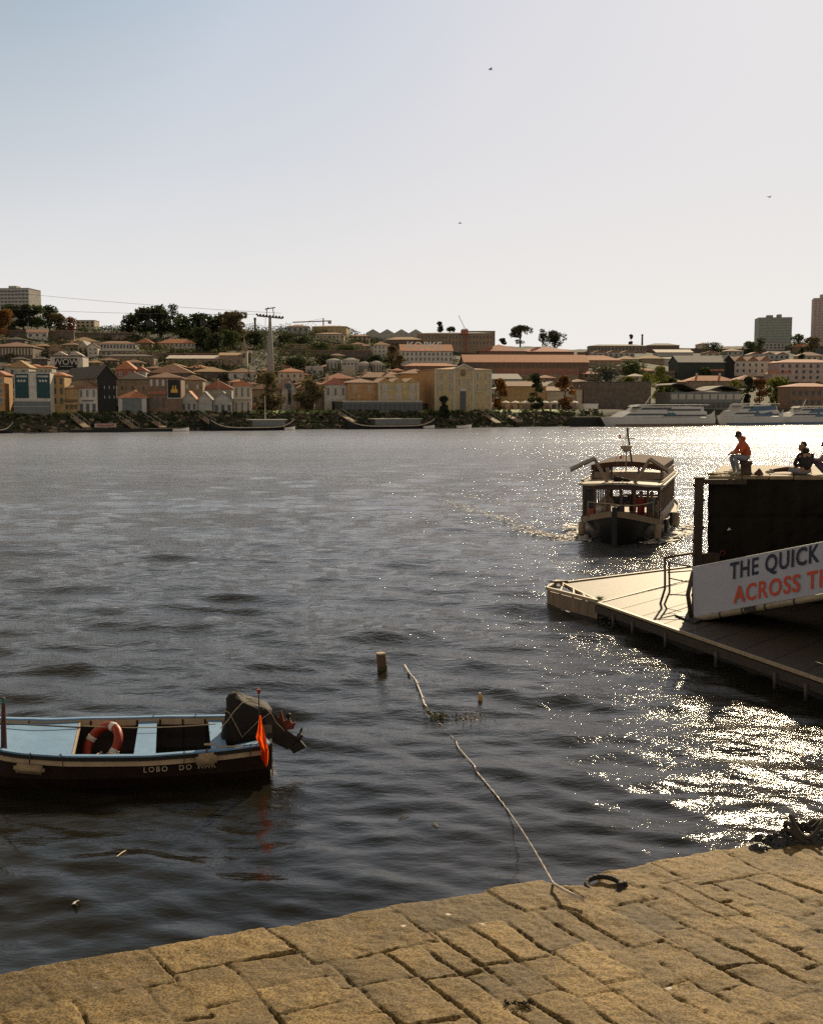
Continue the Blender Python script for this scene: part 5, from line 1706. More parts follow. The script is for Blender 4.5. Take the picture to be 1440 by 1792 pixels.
ALLB = []
def building(name, label, px0, px1, pyb, pye, wall, roof, rtype='hip', rise=None, dep=None, rz=None, wins=(), cat='building', group=None,
             door=None, Y=None, over=.35, side_wall=None, chim=0, cornice=None, roof_over_front=True, sidewin=0):
    """a building whose front spans px0..px1, foot on row pyb, eaves on row pye"""
    if rz is None: rz = BRZ * .55
    g = ground_hit(px0, pyb) if Y is None else at_y(px0, pyb, Y)
    Y0 = g.y
    k1 = (px1 - 720.0) / FPX
    k0 = (px0 - 720.0) / FPX
    den_ = ray(px0, pyb)
    x0 = den_.x / den_.y * Y0
    r1 = ray(px1, pyb); kk = r1.x / r1.y
    wd = (kk * Y0 - x0) / (math.cos(rz) - kk * math.sin(rz))
    z0 = g.z
    H = at_y((px0 + px1) / 2, pye, Y0 + wd * math.sin(rz) / 2).z - z0
    if dep is None: dep = max(6.0, min(12.0, wd * .8))
    t = thing(name, label, cat, (x0, Y0, z0), rz, group=group)
    scale = Y0 / FPX
    mb = MB(); mb.bx(0, wd, 0, dep, -3.5, H)
    if rtype == 'gable_front':
        rs = (rise or 5) * scale
        mb.prism([V(0, 0.001, H), V(wd, 0.001, H), V(wd / 2, 0.001, H + rs)], (0, dep - .002, 0))
    elif rtype == 'gable_side':
        rs = (rise or 5) * scale
        mb.prism([V(0.001, 0, H), V(0.001, dep, H), V(0.001, dep / 2, H + rs)], (wd - .002, 0, 0))
    mb.build('wall', wall, t)
    if side_wall is not None:
        mb = MB(); mb.bx(-.06, -.001, .02, dep, -3.4, H - .02); mb.build('side_wall', side_wall, t)
    rs = (rise or 5) * scale
    o_ = over
    mb = MB()
    th = .16
    if rtype == 'hip':
        rl = max(0.05, min(wd, dep) * .48)
        if wd >= dep:
            a, b_ = V(rl, dep / 2, H + rs), V(wd - rl, dep / 2, H + rs)
        else:
            a, b_ = V(wd / 2, rl, H + rs), V(wd / 2, dep - rl, H + rs)
        c = [V(-o_, -o_, H - .05), V(wd + o_, -o_, H - .05), V(wd + o_, dep + o_, H - .05), V(-o_, dep + o_, H - .05)]
        if wd >= dep:
            fs = [(0, 1, 5, 4), (1, 2, 5), (2, 3, 4, 5), (3, 0, 4)]
        else:
            fs = [(0, 1, 4), (1, 2, 5, 4), (2, 3, 5), (3, 0, 4, 5)]
        mb.add(c + [a, b_], fs + [(3, 2, 1, 0)])
        mb.prism([q - V(0, 0, th + .004) for q in c], (0, 0, th))
    elif rtype == 'gable_side':
        for y0, s in ((-o_, 1), (dep + o_, -1)):
            e = H - rs * o_ / (dep / 2)
            mb.prism([V(-o_, y0, e), V(wd + o_, y0, e), V(wd + o_, dep / 2, H + rs), V(-o_, dep / 2, H + rs)], (0, 0, th))
    elif rtype == 'gable_front':
        for x_, s in ((-o_, 1), (wd + o_, -1)):
            e = H - rs * o_ / (wd / 2)
            mb.prism([V(x_, -o_, e), V(wd / 2, -o_, H + rs), V(wd / 2, dep + o_, H + rs), V(x_, dep + o_, e)], (0, 0, th))
    elif rtype == 'shed':
        mb.prism([V(-o_, -o_, H), V(wd + o_, -o_, H), V(wd + o_, dep, H + rs), V(-o_, dep, H + rs)], (0, 0, th))
    elif rtype == 'flat':
        mb.bx(-o_ * .3, wd + o_ * .3, -o_ * .3, dep, H, H + max(.25, rs * .3))
    elif rtype == 'sawtooth':
        n = max(2, int((px1 - px0) / 16)); s = wd / n
        for k in range(n):
            mb.prism([V(k * s, 0, H), V(k * s + s, 0, H), V(k * s + s * .5, 0, H + rs)], (0, dep, 0))
    elif rtype == 'gables':
        n = max(2, round((px1 - px0) / 24)); s = wd / n
        for k in range(n):
            mb.prism([V(k * s + .02, -.1, H), V(k * s + s - .02, -.1, H), V(k * s + s * .5, -.1, H + rs)], (0, dep, 0))
    elif rtype == 'vault':
        mb.prism([V(wd / 2 - wd / 2 * math.cos(a), -.05, H + rs * math.sin(a)) for a in np.linspace(0, math.pi, 11)], (0, dep, 0))
    elif rtype == 'wave':
        rows = [[V(wd * u, y, H + rs * (.5 + .5 * math.sin(u * 9.5 + .6)) * (1 - .5 * u) + .1) for u in np.linspace(-.02, 1.02, 34)] for y in (-1.2, dep)]
        mb.grid(rows)
        mb.grid([[p + V(0, 0, .3) for p in r] for r in rows])
        mb.grid([rows[0], [p + V(0, 0, .3) for p in rows[0]]])
    rf = mb.build('roof', roof, t)
    for k in range(chim):
        mb = MB(); cx_ = wd * (.25 + .5 * k / max(1, chim - 1 or 1)); mb.bx(cx_ - .35, cx_ + .35, dep * .5 - .3, dep * .5 + .3, H + rs * .4, H + rs + 1.0)
        mb.build('chimney', W_cream, rf)
    if cornice:
        mb = MB(); mb.bx(-.12, wd + .12, -.14, .0, H - .35, H - .08); mb.build('cornice', cornice, t)
    # windows: list of (rows, cols, v0, v1, wfrac, hfrac, frame, glass, arch, u0, u1)
    for spec in wins:
        nr, nc, v0, v1, wf, hf = spec[:6]
        fr_ = spec[6] if len(spec) > 6 else None
        gl = spec[7] if len(spec) > 7 else G_win
        ar = spec[8] if len(spec) > 8 else False
        u0, u1 = (spec[9], spec[10]) if len(spec) > 10 else (0, 1)
        cw = wd * (u1 - u0) / nc; chh = H * (v1 - v0) / nr
        me = window_mesh(cw * wf, chh * hf, fr_, gl, ar)
        for i in range(nr):
            for j in range(nc):
                w_ = bpy.data.objects.new('window', me); COL.objects.link(w_); w_.parent = t
                w_.location = (wd * u0 + cw * (j + .5), 0, H * v0 + chh * (i + .5 - hf / 2))
    for j in range(sidewin):
        me = window_mesh(1.0, min(1.6, H * .3), None, G_win, False)
        w_ = bpy.data.objects.new('window', me); COL.objects.link(w_); w_.parent = t
        w_.location = (0, dep * (j + .5) / sidewin, H * .5); w_.rotation_euler = (0, 0, -math.pi / 2)
    if door:
        u, wdm, hm, dm = door
        mb = MB(); mb.bx(wd * u - wdm / 2, wd * u + wdm / 2, -.10, .02, 0, hm); mb.build('door', dm, t)
    t['w'] = wd; t['h'] = H
    ALLB.append(t)
    return t, wd, H, dep, scale
def clean(t):
    for k in ('w', 'h'):
        if k in t: del t[k]

def sub(t, name, mt, *boxes, bevel=0):
    mb = MB()
    for b_ in boxes: mb.bx(*b_)
    return mb.build(name, mt, t, bevel=bevel)

F, A = False, True
# ---- skyline, left
t, wd, H, dep, sc = building('apartment_tower', 'tall pale apartment slab on the skyline at the far left', -16, 52, 556, 505, W_grey, R_gry, 'flat', 2, 14, R(-6), wins=[(7, 11, .12, .97, .78, .42)], cat='apartment block')
sub(t, 'lift_housing', W_grey, (wd * .42, wd * .62, 3, 8, H, H + 1.6))
building('hilltop_house', 'small tan flat roofed block on the ridge left of the big trees', 134, 166, 574, 561, W_cream, R_gry, 'flat', 2, 8, 0, wins=[(2, 4, .1, .95, .5, .5)])
building('cottage', 'small white cottage with a brown roof under the left skyline trees', 48, 84, 592, 582, W_white, R_brn, 'gable_side', 6, 8, wins=[(1, 3, .2, .9, .4, .6)])
building('colonnade_warehouse', 'long dark brown warehouse with a row of slim pillars at the left edge', -14, 58, 624, 606, W_dstone, R_brn, 'hip', 9, 14, R(4), wins=[(1, 13, .1, .9, .45, .85, None, W_cream)], cat='warehouse')
building('hill_house', 'brown roofed stone house between the pillared warehouse and the small gabled chapel', 84, 110, 622, 610, W_stone, R_brn, 'gable_front', 11, 10)
building('chapel', 'cream gabled house with dark arched windows above the large black sign', 137, 154, 618, 606, W_cream, R_gry, 'gable_front', 9, 9, R(0), wins=[(1, 2, .1, .9, .45, .7, None, G_win, A)], cat='chapel')
building('hill_house', 'wide ochre roofed house behind the cream gabled house on the left hill', 124, 172, 604, 597, W_cream, R_och, 'hip', 8, 9)
building('white_house', 'whitewashed house stepping down beside the cream gabled house', 154, 172, 624, 606, W_white, R_brn, 'gable_front', 6, 9, R(10), wins=[(2, 2, .15, .9, .3, .4)])
building('long_terrace', 'long white terrace with a dark roof on the left hill', 170, 238, 612, 601, W_white, R_brn, 'hip', 5, 8, R(4), wins=[(1, 12, .1, .9, .5, .6)], cat='terrace')
building('low_terrace', 'dark low terrace with pale strip walls just below the long white terrace', 168, 242, 622, 614, W_grey, R_drk, 'hip', 5, 7, R(4), wins=[(1, 8, .1, .9, .5, .6)], cat='terrace')
building('long_terrace', 'long cream terrace with a bright orange roof below the tall dark trees', 277, 342, 608, 600, W_cream, R_ora, 'hip', 8, 8, R(5), wins=[(1, 9, .1, .9, .42, .7)], cat='terrace')
building('low_terrace', 'orange roofed brown house left of the orange roofed cream terrace', 240, 266, 608, 599, W_brown, R_ora, 'hip', 8, 8, R(5), wins=[(1, 4, .1, .9, .4, .6)])
building('annex', 'small cream annex at the right end of the orange roofed cream terrace', 344, 360, 610, 603, W_cream, R_ora, 'gable_front', 4, 6, wins=[(1, 2, .1, .9, .4, .6)], cat='house')
building('terrace_wall_house', 'long dark stone wall of sheds under the orange roofed terrace', 180, 270, 633, 623, W_stone, R_drk, 'hip', 4, 8, R(3), cat='shed')
building('long_shed', 'long shed with a pale grey lean-to roof left of the church', 292, 384, 636, 628, W_stone, R_pal, 'shed', 7, 8, R(2), wins=[(1, 8, .1, .8, .3, .5)], cat='shed')
# church
t, wd, H, dep, sc = building('church', 'stone church with a slender bell tower and pointed spire', 384, 424, 641, 622, W_stone, R_och, 'gable_side', 5, 9, R(2), wins=[(1, 3, .2, .7, .18, .5, None, G_win, A)], cat='church')
tw = 13 * sc
sub(t, 'bell_tower', W_cream, (wd - .4, wd - .4 + tw * .85, .4, .4 + tw * .85, -3, H + 8 * sc))
mb = MB(); cx_, cy_ = wd - .4 + tw * .42, .4 + tw * .42; zt = H + 8 * sc
mb.bx(cx_ - tw * .48, cx_ + tw * .48, cy_ - tw * .48, cy_ + tw * .48, zt, zt + .3)
mb.tube([V(cx_, cy_, zt + .3), V(cx_, cy_, zt + 7 * sc), V(cx_, cy_, zt + 9 * sc), V(cx_, cy_, zt + 24 * sc)], [tw * .36, tw * .33, tw * .26, .05], 8)
mb.build('spire', W_stone, t)
sub(t, 'bell_opening', G_win, (cx_ - tw * .18, cx_ + tw * .18, .28, .42, H - 4 * sc, H + 4 * sc))
mb = MB(); mb.tube([V(cx_, cy_, zt + 24 * sc), V(cx_, cy_, zt + 29 * sc)], .05, 5); mb.bar((cx_ - .3, cy_, zt + 27 * sc), (cx_ + .3, cy_, zt + 27 * sc), .08, .08); mb.build('cross', G_frm, t)
# sign building and sheds behind
t, wd, H, dep, sc = building('sign_building', 'white building carrying a large black sign with three pale capital letters', 89, 146, 650, 625, W_white, R_gry, 'flat', 1, 9, R(5))
pn = sub(t, 'sign_panel', W_blk, (wd * .15, wd * .82, -.22, -.02, H * .10, H * .92))
M4 = Matrix.Translation((wd * .485, -.24, H * .46)) @ Matrix.Rotation(R(90), 4, 'X')
text_mesh('sign_lettering', 'WOW', 2.6, G_lit, M4, pn, font_align='CENTER', bold=.03, extrude=.01)
mb = MB(); mb.bx(wd * .30, wd * .68, -.25, -.225, H * .33, H * .37); mb.build('sign_line', G_lit, pn)
building('twin_shed', 'dark shed with two pale gabled roof lights right behind the black lettered sign', 92, 146, 630, 622, W_blk, R_pal, 'gables', 7, 5, R(5), cat='shed')
building('brick_house', 'gabled brown stone house up the slope behind the black lettered sign', 86, 108, 626, 612, W_stone, R_och, 'gable_front', 7, 8)
# left front row
t, wd, H, dep, sc = building('orange_house', 'narrow orange house cut by the left edge of the photo', -14, 10, 722, 655, W_ora, R_red, 'hip', 7, 9, R(8), wins=[(3, 2, .2, .95, .45, .6, G_frm)])
t, wd, H, dep, sc = building('ochre_roof_house', 'white house under a broad ochre roof behind the two teal panels', 14, 52, 672, 642, W_cream, R_och, 'hip', 12, 9, R(6), wins=[(1, 2, .45, .9, .35, .6)])
t, wd, H, dep, sc = building('cellar_hall', 'white hall with two tall teal banners of three stars and a dark glazed ground floor', 27, 90, 724, 652, W_white, R_gry, 'flat', 1, 10, R(6), cat='hall')
for u0, u1 in ((.03, .40), (.63, .99)):
    pn = sub(t, 'teal_banner', W_teal, (wd * u0, wd * u1, -.20, -.02, H * .38, H * .97))
    for k in range(3):
        mb = MB(); cx_ = wd * (u0 + (u1 - u0) * (.28 + .22 * k)); c_ = V(cx_, -.25, H * .80)
        mb.add([c_ + V(math.cos(R(90 + 36 * q)) * (.42 if q % 2 == 0 else .18), 0, math.sin(R(90 + 36 * q)) * (.42 if q % 2 == 0 else .18)) for q in range(10)], [tuple(range(10))])
        mb.build('star', G_lit, pn, fixn=False)
    sub(pn, 'header_strip', W_grey, (wd * (u0 + .03), wd * (u1 - .03), -.24, -.205, H * .885, H * .93))
sub(t, 'glazed_front', W_glass, (wd * .0, wd * .99, -.9, -.03, 0, H * .30))
sub(t, 'canopy_edge', G_lit, (-.3, wd * .99, -1.0, -.85, H * .30, H * .315))
sub(t, 'canopy_edge', G_lit, (-.3, wd * .99, -1.02, -.9, H * .17, H * .18))
t, wd, H, dep, sc = building('awning', 'long pale awning strip of a riverside terrace at the far left', -20, 54, 722, 697, W_glass, R_pal, 'flat', 2, 3, R(6), Y=262, cat='awning')
building('small_house', 'cream house with an orange roof peeping out right of the teal banners', 70, 92, 660, 642, W_cream, R_ora, 'hip', 3, 6, R(6), wins=[(1, 3, .2, .8, .4, .5)])
t, wd, H, dep, sc = building('ochre_house', 'tall ochre house with balconied windows beside the teal bannered hall', 92, 115, 722, 656, W_yel, R_ora, 'hip', 5, 9, R(7), wins=[(3, 2, .18, .96, .45, .62, W_brown)], cornice=W_brown)
t, wd, H, dep, sc = building('ochre_house', 'low ochre house with a terrace left of the white three windowed house', 115, 137, 722, 678, W_yel, R_brn, 'hip', 4, 8, R(7), wins=[(1, 3, .1, .4, .5, .8, W_brown)])
sub(t, 'balcony', W_brown, (-.1, wd, -.8, 0, H * .46, H * .52)); sub(t, 'shopfront_band', W_yel, (-.1, wd, -.7, -.1, H * .30, H * .40))
t, wd, H, dep, sc = building('white_house', 'white riverside house with three dark upper windows beside the black gabled hall', 138, 171, 722, 678, W_white, R_brn, 'hip', 9, 9, R(7), wins=[(1, 3, .56, .96, .48, .8, G_frm), (1, 3, .0, .36, .5, .9, None)])
sub(t, 'shop_name_band', G_win, (wd * .2, wd * .8, -.06, -.005, H * .44, H * .49))
t, wd, H, dep, sc = building('black_gable_hall', 'big hall with a black gabled front and a long tan side wall', 172, 205, 722, 660, W_blk, R_drk, 'gable_front', 20, 30, R(31), wins=[(2, 3, .3, .85, .14, .28, None, G_lit, F, .25, 1)], cat='hall', side_wall=W_stone)
building('red_house', 'red walled house with an orange hipped roof up behind the black gabled hall', 204, 236, 668, 645, W_red, R_ora, 'hip', 14, 10, R(6), wins=[(1, 2, .35, .85, .3, .6, G_frm)])
building('white_house', 'small white house with one dark window right of the red walled house', 237, 256, 666, 648, W_white, R_red, 'hip', 7, 8, R(6), wins=[(1, 1, .2, .8, .35, .7)])
building('stone_house', 'plain rough stone house with a dark roof behind the low orange roof', 206, 262, 708, 663, W_stone, R_drk, 'hip', 12, 12, R(6), wins=[(1, 3, .5, .8, .1, .4)])
t, wd, H, dep, sc = building('restaurant', 'low riverside restaurant under a bright orange roof right of the black gabled hall', 208, 258, 722, 695, W_glass, R_ora, 'hip', 12, 9, R(6), cat='restaurant')
sub(t, 'blue_white_pier', G_lit, (0, wd * .14, -.1, .02, 0, H)); sub(t, 'blue_white_pier', G_lit, (wd * .82, wd * .98, -.1, .02, 0, H))
building('warehouse', 'wide warehouse under a large brown tiled roof left of the church', 262, 336, 664, 652, W_dstone, R_brn, 'hip', 17, 16, R(5))
building('warehouse', 'warehouse with an orange brown roof directly below the church', 338, 400, 660, 650, W_dstone, R_och, 'hip', 9, 12, R(5))
building('white_wall_house', 'low white walled house with an arched doorway below the bell tower', 400, 448, 664, 651, W_white, R_brn, 'hip', 8, 9, R(5), wins=[(1, 2, .0, .8, .2, .8, None, G_win, A)])
t, wd, H, dep, sc = building('billboard_house', 'tall brown house with a black billboard of yellow bars over the terrace parasols', 261, 318, 722, 660, W_brown, R_brn, 'hip', 9, 10, R(6), wins=[(1, 3, .72, .96, .42, .75, None, G_lit, F, 0, .55), (1, 3, .1, .45, .4, .8, None, G_win, F, 0, .55)])
pn = sub(t, 'billboard', W_blk, (wd * .60, wd * .96, -.4, -.02, H * .42, H * .92))
sub(t, 'billboard_surround', G_frm, (wd * .58, wd * .98, -.25, -.015, H * .39, H * .42), (wd * .58, wd * .60, -.25, -.015, H * .42, H * .95))
mb = MB()
for k in range(5): mb.bx(wd * (.70 + .04 * k), wd * (.70 + .04 * k) + .28, -.46, -.405, H * .58, H * (.66 + .05 * ((k * 2) % 4)))
mb.bx(wd * .69, wd * .90, -.45, -.403, H * .56, H * .60)
mb.build('yellow_mark', mat('sign_yellow', (.62, .34, .04), .6), pn)
sub(t, 'red_band', W_red, (0, wd * .55, -.3, -.01, H * .52, H * .60))
building('stone_house', 'stone wing with two pale windows right of the black billboard', 319, 356, 715, 664, W_stone, R_brn, 'hip', 8, 10, R(6), wins=[(1, 2, .6, .9, .25, .5, None, G_lit)])
building('dark_roof_house', 'house with a long dark red roof left of the cream house with black doors', 356, 406, 710, 679, W_grey, R_red, 'hip', 14, 10, R(6))
building('market_hall', 'small hall with a bright orange gable behind the parasols', 318, 345, 722, 700, W_grey, R_ora, 'gable_front', 15, 8, R(6), cat='hall', group=None, wins=[(1, 3, .1, .8, .4, .7)])
building('market_hall', 'small grey gabled hall in the middle of the three behind the parasols', 346, 372, 722, 700, W_grey, R_gry, 'gable_front', 14, 8, R(6), cat='hall')
building('market_hall', 'pale grey gabled hall, rightmost of the three behind the parasols', 374, 407, 722, 701, W_grey, R_gry, 'gable_front', 15, 8, R(6), cat='hall', wins=[(1, 3, .05, .7, .5, .8)])
t, wd, H, dep, sc = building('cream_house', 'cream house with tall black doors and an orange roof behind the lamp posts', 409, 440, 722, 674, W_cream, R_ora, 'hip', 10, 9, R(7), wins=[(1, 3, .52, .95, .5, .85, G_frm), (1, 3, .02, .42, .5, .85, G_frm)])
sub(t, 'balcony', G_frm, (0, wd, -.6, 0, H * .48, H * .50))
building('brown_roof_house', 'brown roofed house half hidden by the olive tree in front of the pylon', 441, 492, 718, 680, W_stone, R_brn, 'hip', 12, 9, R(7), wins=[(1, 4, .3, .7, .4, .6)])
# ---- middle
t, wd, H, dep, sc = building('gable_chapel', 'white gabled riverside building with a round window over a tall dark slot', 494, 520, 718, 681, W_white, R_brn, 'gable_front', 18, 12, R(14), wins=[(1, 1, .25, 1.0, .22, .95, None, G_win)])
mb = MB(); mb.tube([V(wd * .42, -.12, H + 5 * sc), V(wd * .42, .02, H + 5 * sc)], .85, 14); mb.build('round_window', G_win, t)
sub(t, 'garage_door', W_grey, (wd * .26, wd * .74, -.12, .01, 0, H * .22))
building('terraced_house', 'ochre roofed house high behind the white gabled riverside building', 488, 532, 676, 650, W_cream, R_ora, 'hip', 7, 10, R(8), wins=[(2, 4, .1, .9, .3, .5)])
building('terraced_house', 'low brown house between the two riverside autumn trees', 520, 566, 718, 680, W_stone, R_brn, 'hip', 14, 10, R(10))
t, wd, H, dep, sc = building('white_house', 'white two storey house left of the bright orange building', 568, 607, 718, 672, W_white, R_red, 'hip', 12, 10, R(12), wins=[(1, 3, .50, .92, .42, .75, G_frm), (1, 1, .0, .36, .6, .95, None, G_win, F, .25, .65)], cornice=G_frm, chim=1)
t, wd, H, dep, sc = building('orange_building', 'plain bright orange building with white edged windows by the riverside glass pavilion', 608, 661, 718, 669, W_ora, R_brn, 'hip', 7, 12, R(12), wins=[(1, 2, .62, .90, .22, .9, G_lit, W_ora), (1, 1, .25, .42, .18, .9, None, G_win, A, 0, .3)])
t, wd, H, dep, sc = building('gabled_warehouse', 'olive yellow building with three roof gables and tall white framed windows', 662, 733, 718, 669, W_olive, R_och, 'gables', 8, 12, R(12), wins=[(2, 3, .34, .96, .34, .74, G_lit, W_grey)], cat='warehouse')
sub(t, 'corner_strip', G_lit, (0, .4, -.08, .01, 0, H)); sub(t, 'corner_strip', G_lit, (wd - .4, wd, -.08, .01, 0, H))
t, wd, H, dep, sc = building('glass_pavilion', 'long low glass pavilion with a pale roof edge in front of the orange building', 600, 738, 722, 703, W_glass, R_pal, 'flat', 2, 6, BRZ * .9, cat='pavilion', wins=[(1, 16, .05, .9, .8, .85, None, G_win)])
for k, (a, b_, e, base, lab) in enumerate(((570, 597, 632, 655, 'squat grey round storage tank, leftmost of the group'), (599, 627, 631, 660, 'tall round storage tank with a white rim in the middle of the group'),
                              (627, 646, 637, 657, 'small pale round tank right of the tallest tank'), (648, 668, 636, 658, 'grey round tank at the right end of the group beside a dark cypress'))):
    g = ground_hit((a + b_) / 2, base); sc = g.y / FPX
    r_ = (b_ - a) / 2 * sc; h_ = (base - e) * sc
    t = thing('storage_tank', lab, 'tank', (g.x, g.y + r_, g.z), group='round tanks on the slope')
    mb = MB(); mb.tube([V(0, 0, -3), V(0, 0, h_)], r_, 22); mb.build('tank_wall', W_grey, t)
    mb = MB(); mb.tube([V(0, 0, h_), V(0, 0, h_ + .35)], r_ * 1.04, 22); mb.build('rim', G_frm, t)
    mb = MB(); mb.tube([V(0, 0, h_ + .35), V(0, 0, h_ + .9)], [r_ * .95, r_ * .2], 22); mb.build('tank_roof', R_gry, t)
    for q in range(6):
        an = R(200 + 28 * q)
        mb = MB(); mb.bx(-.22, .22, -.06, .06, h_ * .25, h_ * .85)
        w_ = mb.build('tank_window', G_win, t); w_.location = (r_ * math.cos(an), r_ * math.sin(an), 0); w_.rotation_euler = (0, 0, an + math.pi / 2)
building('tank_office', 'small pale block standing in front of the round tanks', 600, 622, 664, 640, W_grey, R_pal, 'flat', 1, 5, R(8), wins=[(1, 4, .1, .9, .4, .8, None, W_olive)])
building('pale_shed', 'pale low shed left of the round tanks', 536, 566, 660, 642, W_grey, R_pal, 'flat', 1, 7, R(8), wins=[(1, 3, .2, .8, .4, .5)], cat='shed')
building('red_roof_house', 'long house with a red tiled roof in front of the round tanks', 566, 622, 678, 662, W_stone, R_red, 'hip', 10, 10, R(8))
building('brown_roof_house', 'dark roofed house behind the bright orange building', 624, 700, 672, 660, W_dstone, R_brn, 'hip', 9, 10, R(8), chim=2)
# ridge, middle
building('ridge_house', 'white walled house on the crest near the faint tower crane', 502, 540, 582, 571, W_grey, R_brn, 'hip', 4, 9, 0, wins=[(1, 4, .1, .9, .4, .6)])
building('ridge_hall', 'long olive roofed hall on the crest behind the faint tower crane', 546, 606, 582, 571, W_olive, R_och, 'hip', 3, 14, R(-4), cat='hall')
building('ridge_hall', 'pale low building with a brown roof just below the crest', 552, 602, 594, 584, W_cream, R_brn, 'hip', 3, 9, 0, wins=[(1, 7, .1, .9, .3, .5)])
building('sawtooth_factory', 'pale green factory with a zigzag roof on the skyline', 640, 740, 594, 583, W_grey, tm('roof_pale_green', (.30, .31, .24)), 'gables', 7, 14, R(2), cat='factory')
building('ridge_house', 'dark house with two cream gables below the zigzag factory roof', 614, 646, 598, 588, W_dstone, R_brn, 'hip', 4, 9, 0, wins=[(1, 4, .1, .9, .4, .6, None, W_cream)])
building('ridge_terrace', 'brown terrace with orange roofs below the right end of the zigzag factory', 676, 738, 606, 594, W_brown, R_och, 'hip', 5, 9, 0, wins=[(1, 8, .1, .9, .3, .6)], cat='terrace')
building('white_villa', 'white three storey villa on the middle slope left of the rooftop letters', 654, 682, 628, 603, W_white, R_och, 'hip', 6, 10, R(8), wins=[(3, 4, .1, .95, .32, .5)], cat='villa')
t, wd, H, dep, sc = building('lettered_warehouse', 'white warehouse with two rows of windows under a roof carrying large pale letters', 702, 792, 640, 614, W_white, R_ora, 'gable_side', 12, 14, R(5), wins=[(2, 12, .28, .95, .3, .6)], cat='warehouse')
M4 = Matrix.Translation((wd * .10, -.5, H + .5)) @ Matrix.Rotation(R(82), 4, 'X')
text_mesh('roof_lettering', 'KOPKE', 4.2, M_canw, M4, t, bold=.05, extrude=.12, spacing=1.05)
building('lower_wall_house', 'long low red brown wall and roof below the lettered warehouse', 706, 800, 654, 640, W_brown, R_ora, 'hip', 5, 8, R(5))
t, wd, H, dep, sc = building('hilltop_convent', 'large stone block with rows of small windows crowning the middle ridge', 730, 862, 608, 583, W_stone, R_gry, 'hip', 3, 16, R(-3), wins=[(2, 22, .12, .92, .3, .5, None, G_win)], cat='convent')
building('hilltop_wing', 'brown upper wing at the right end of the stone block on the ridge', 806, 866, 600, 580, W_stone, R_brn, 'flat', 2, 9, R(-3), wins=[(2, 10, .1, .9, .4, .5, None, W_dstone)])
building('slope_house', 'grey stone house with a brown roof left of the rooftop letters', 684, 704, 634, 618, W_stone, R_brn, 'hip', 5, 9, R(8))
# orange roofs
building('wine_lodge', 'highest of the broad red tiled lodges left of the ridge trees', 838, 920, 622, 614, W_brown, R_red, 'hip', 13, 22, R(6), cat='lodge')
building('wine_lodge', 'red tiled lodge with a long straight roof right of the highest one', 906, 1004, 624, 615, W_brown, R_red, 'hip', 10, 22, R(2), cat='lodge')
building('wine_lodge', 'very long orange tiled lodge roof stretching right from the tall ochre mansion', 812, 1030, 644, 634, W_brown, R_ora, 'gable_side', 14, 18, R(3), cat='lodge', wins=[(1, 30, .15, .85, .3, .6)])
building('wine_lodge', 'low lodge wall with a row of rust red panels under the very long orange roof', 866, 1012, 657, 646, W_stone, R_red, 'flat', 2, 8, R(4), cat='lodge', wins=[(1, 12, .1, .9, .8, .8, None, W_red)])
building('wine_lodge', 'orange brown lodge roof at the right end of the red roofs', 1006, 1088, 640, 630, W_stone, R_ora, 'hip', 9, 14, R(2), cat='lodge')
building('pale_shed', 'pale grey shed roof behind the riverside trees right of the ochre mansion', 862, 912, 676, 664, W_grey, R_gry, 'shed', 10, 8, R(6), cat='shed')
building('low_house', 'long ochre building with blank walls behind the riverside parasols', 888, 955, 716, 676, W_yel, R_brn, 'gable_side', 8, 10, R(10))
building('gabled_house', 'small house with a bright ochre gable left of the tall dark riverside tree', 912, 932, 680, 674, W_cream, R_och, 'gable_front', 7, 8, R(10))
building('gabled_house', 'small house with a pale ochre gable right of the tall dark riverside tree', 954, 980, 684, 676, W_cream, R_pal, 'gable_front', 8, 8, R(10))
building('low_house', 'long tan building behind the yellowing riverside tree', 956, 1018, 716, 684, W_cream, R_brn, 'gable_side', 7, 10, R(10))
# the ochre mansion with its side wing
t, wd, H, dep, sc = building('ochre_mansion', 'tall ochre mansion with white trim and a crest in its central pediment', 760, 859, 718, 646, W_olive, R_och, 'hip', 5, 16, R(16), wins=[
    (2, 2, .42, .96, .34, .72, G_lit, W_stone, F, .06, .34), (2, 2, .42, .96, .34, .72, G_lit, W_stone, F, .68, .98), (1, 2, .54, .80, .36, .82, G_lit, W_stone, F, .36, .66), (1, 3, .10, .32, .0001, .001)], cat='mansion', cornice=G_lit, door=(.5, 1.6, 5, G_win), side_wall=W_ora)
for o_ in [c for c in t.children if c.name.startswith('window') and c.location.z < H * .3]: bpy.data.objects.remove(o_)
for u in (.005, .335, .665, .985):
    sub(t, 'pilaster', G_lit, (wd * u, wd * u + .35, -.16, .01, 0, H - .3))
mb = MB(); mb.prism([V(wd * .33, -.2, H - .1), V(wd * .69, -.2, H - .1), V(wd * .51, -.2, H + 8 * sc)], (0, .5, 0)); mb.build('pediment', W_olive, t)
mb = MB(); mb.bar((wd * .32, -.3, H - .05), (wd * .51, -.3, H + 8.4 * sc), .3, .3); mb.bar((wd * .51, -.3, H + 8.4 * sc), (wd * .70, -.3, H - .05), .3, .3); mb.build('pediment_moulding', G_lit, t)
mb = MB(); mb.ball((wd * .5, -.3, H - 6 * sc), (4.5 * sc, .25, 6 * sc), 12, 8, jit=.1); mb.build('crest', W_brown, t)
sub(t, 'door_surround', G_lit, (wd * .45, wd * .55, -.09, .0, 0, 5.8))
building('mansion_wing', 'orange ochre wing with a plain wall at the left of the tall ochre mansion', 702, 757, 716, 653, W_ora, R_brn, 'hip', 8, 12, R(8), wins=[(2, 3, .3, .9, .12, .3)], cat='wing')
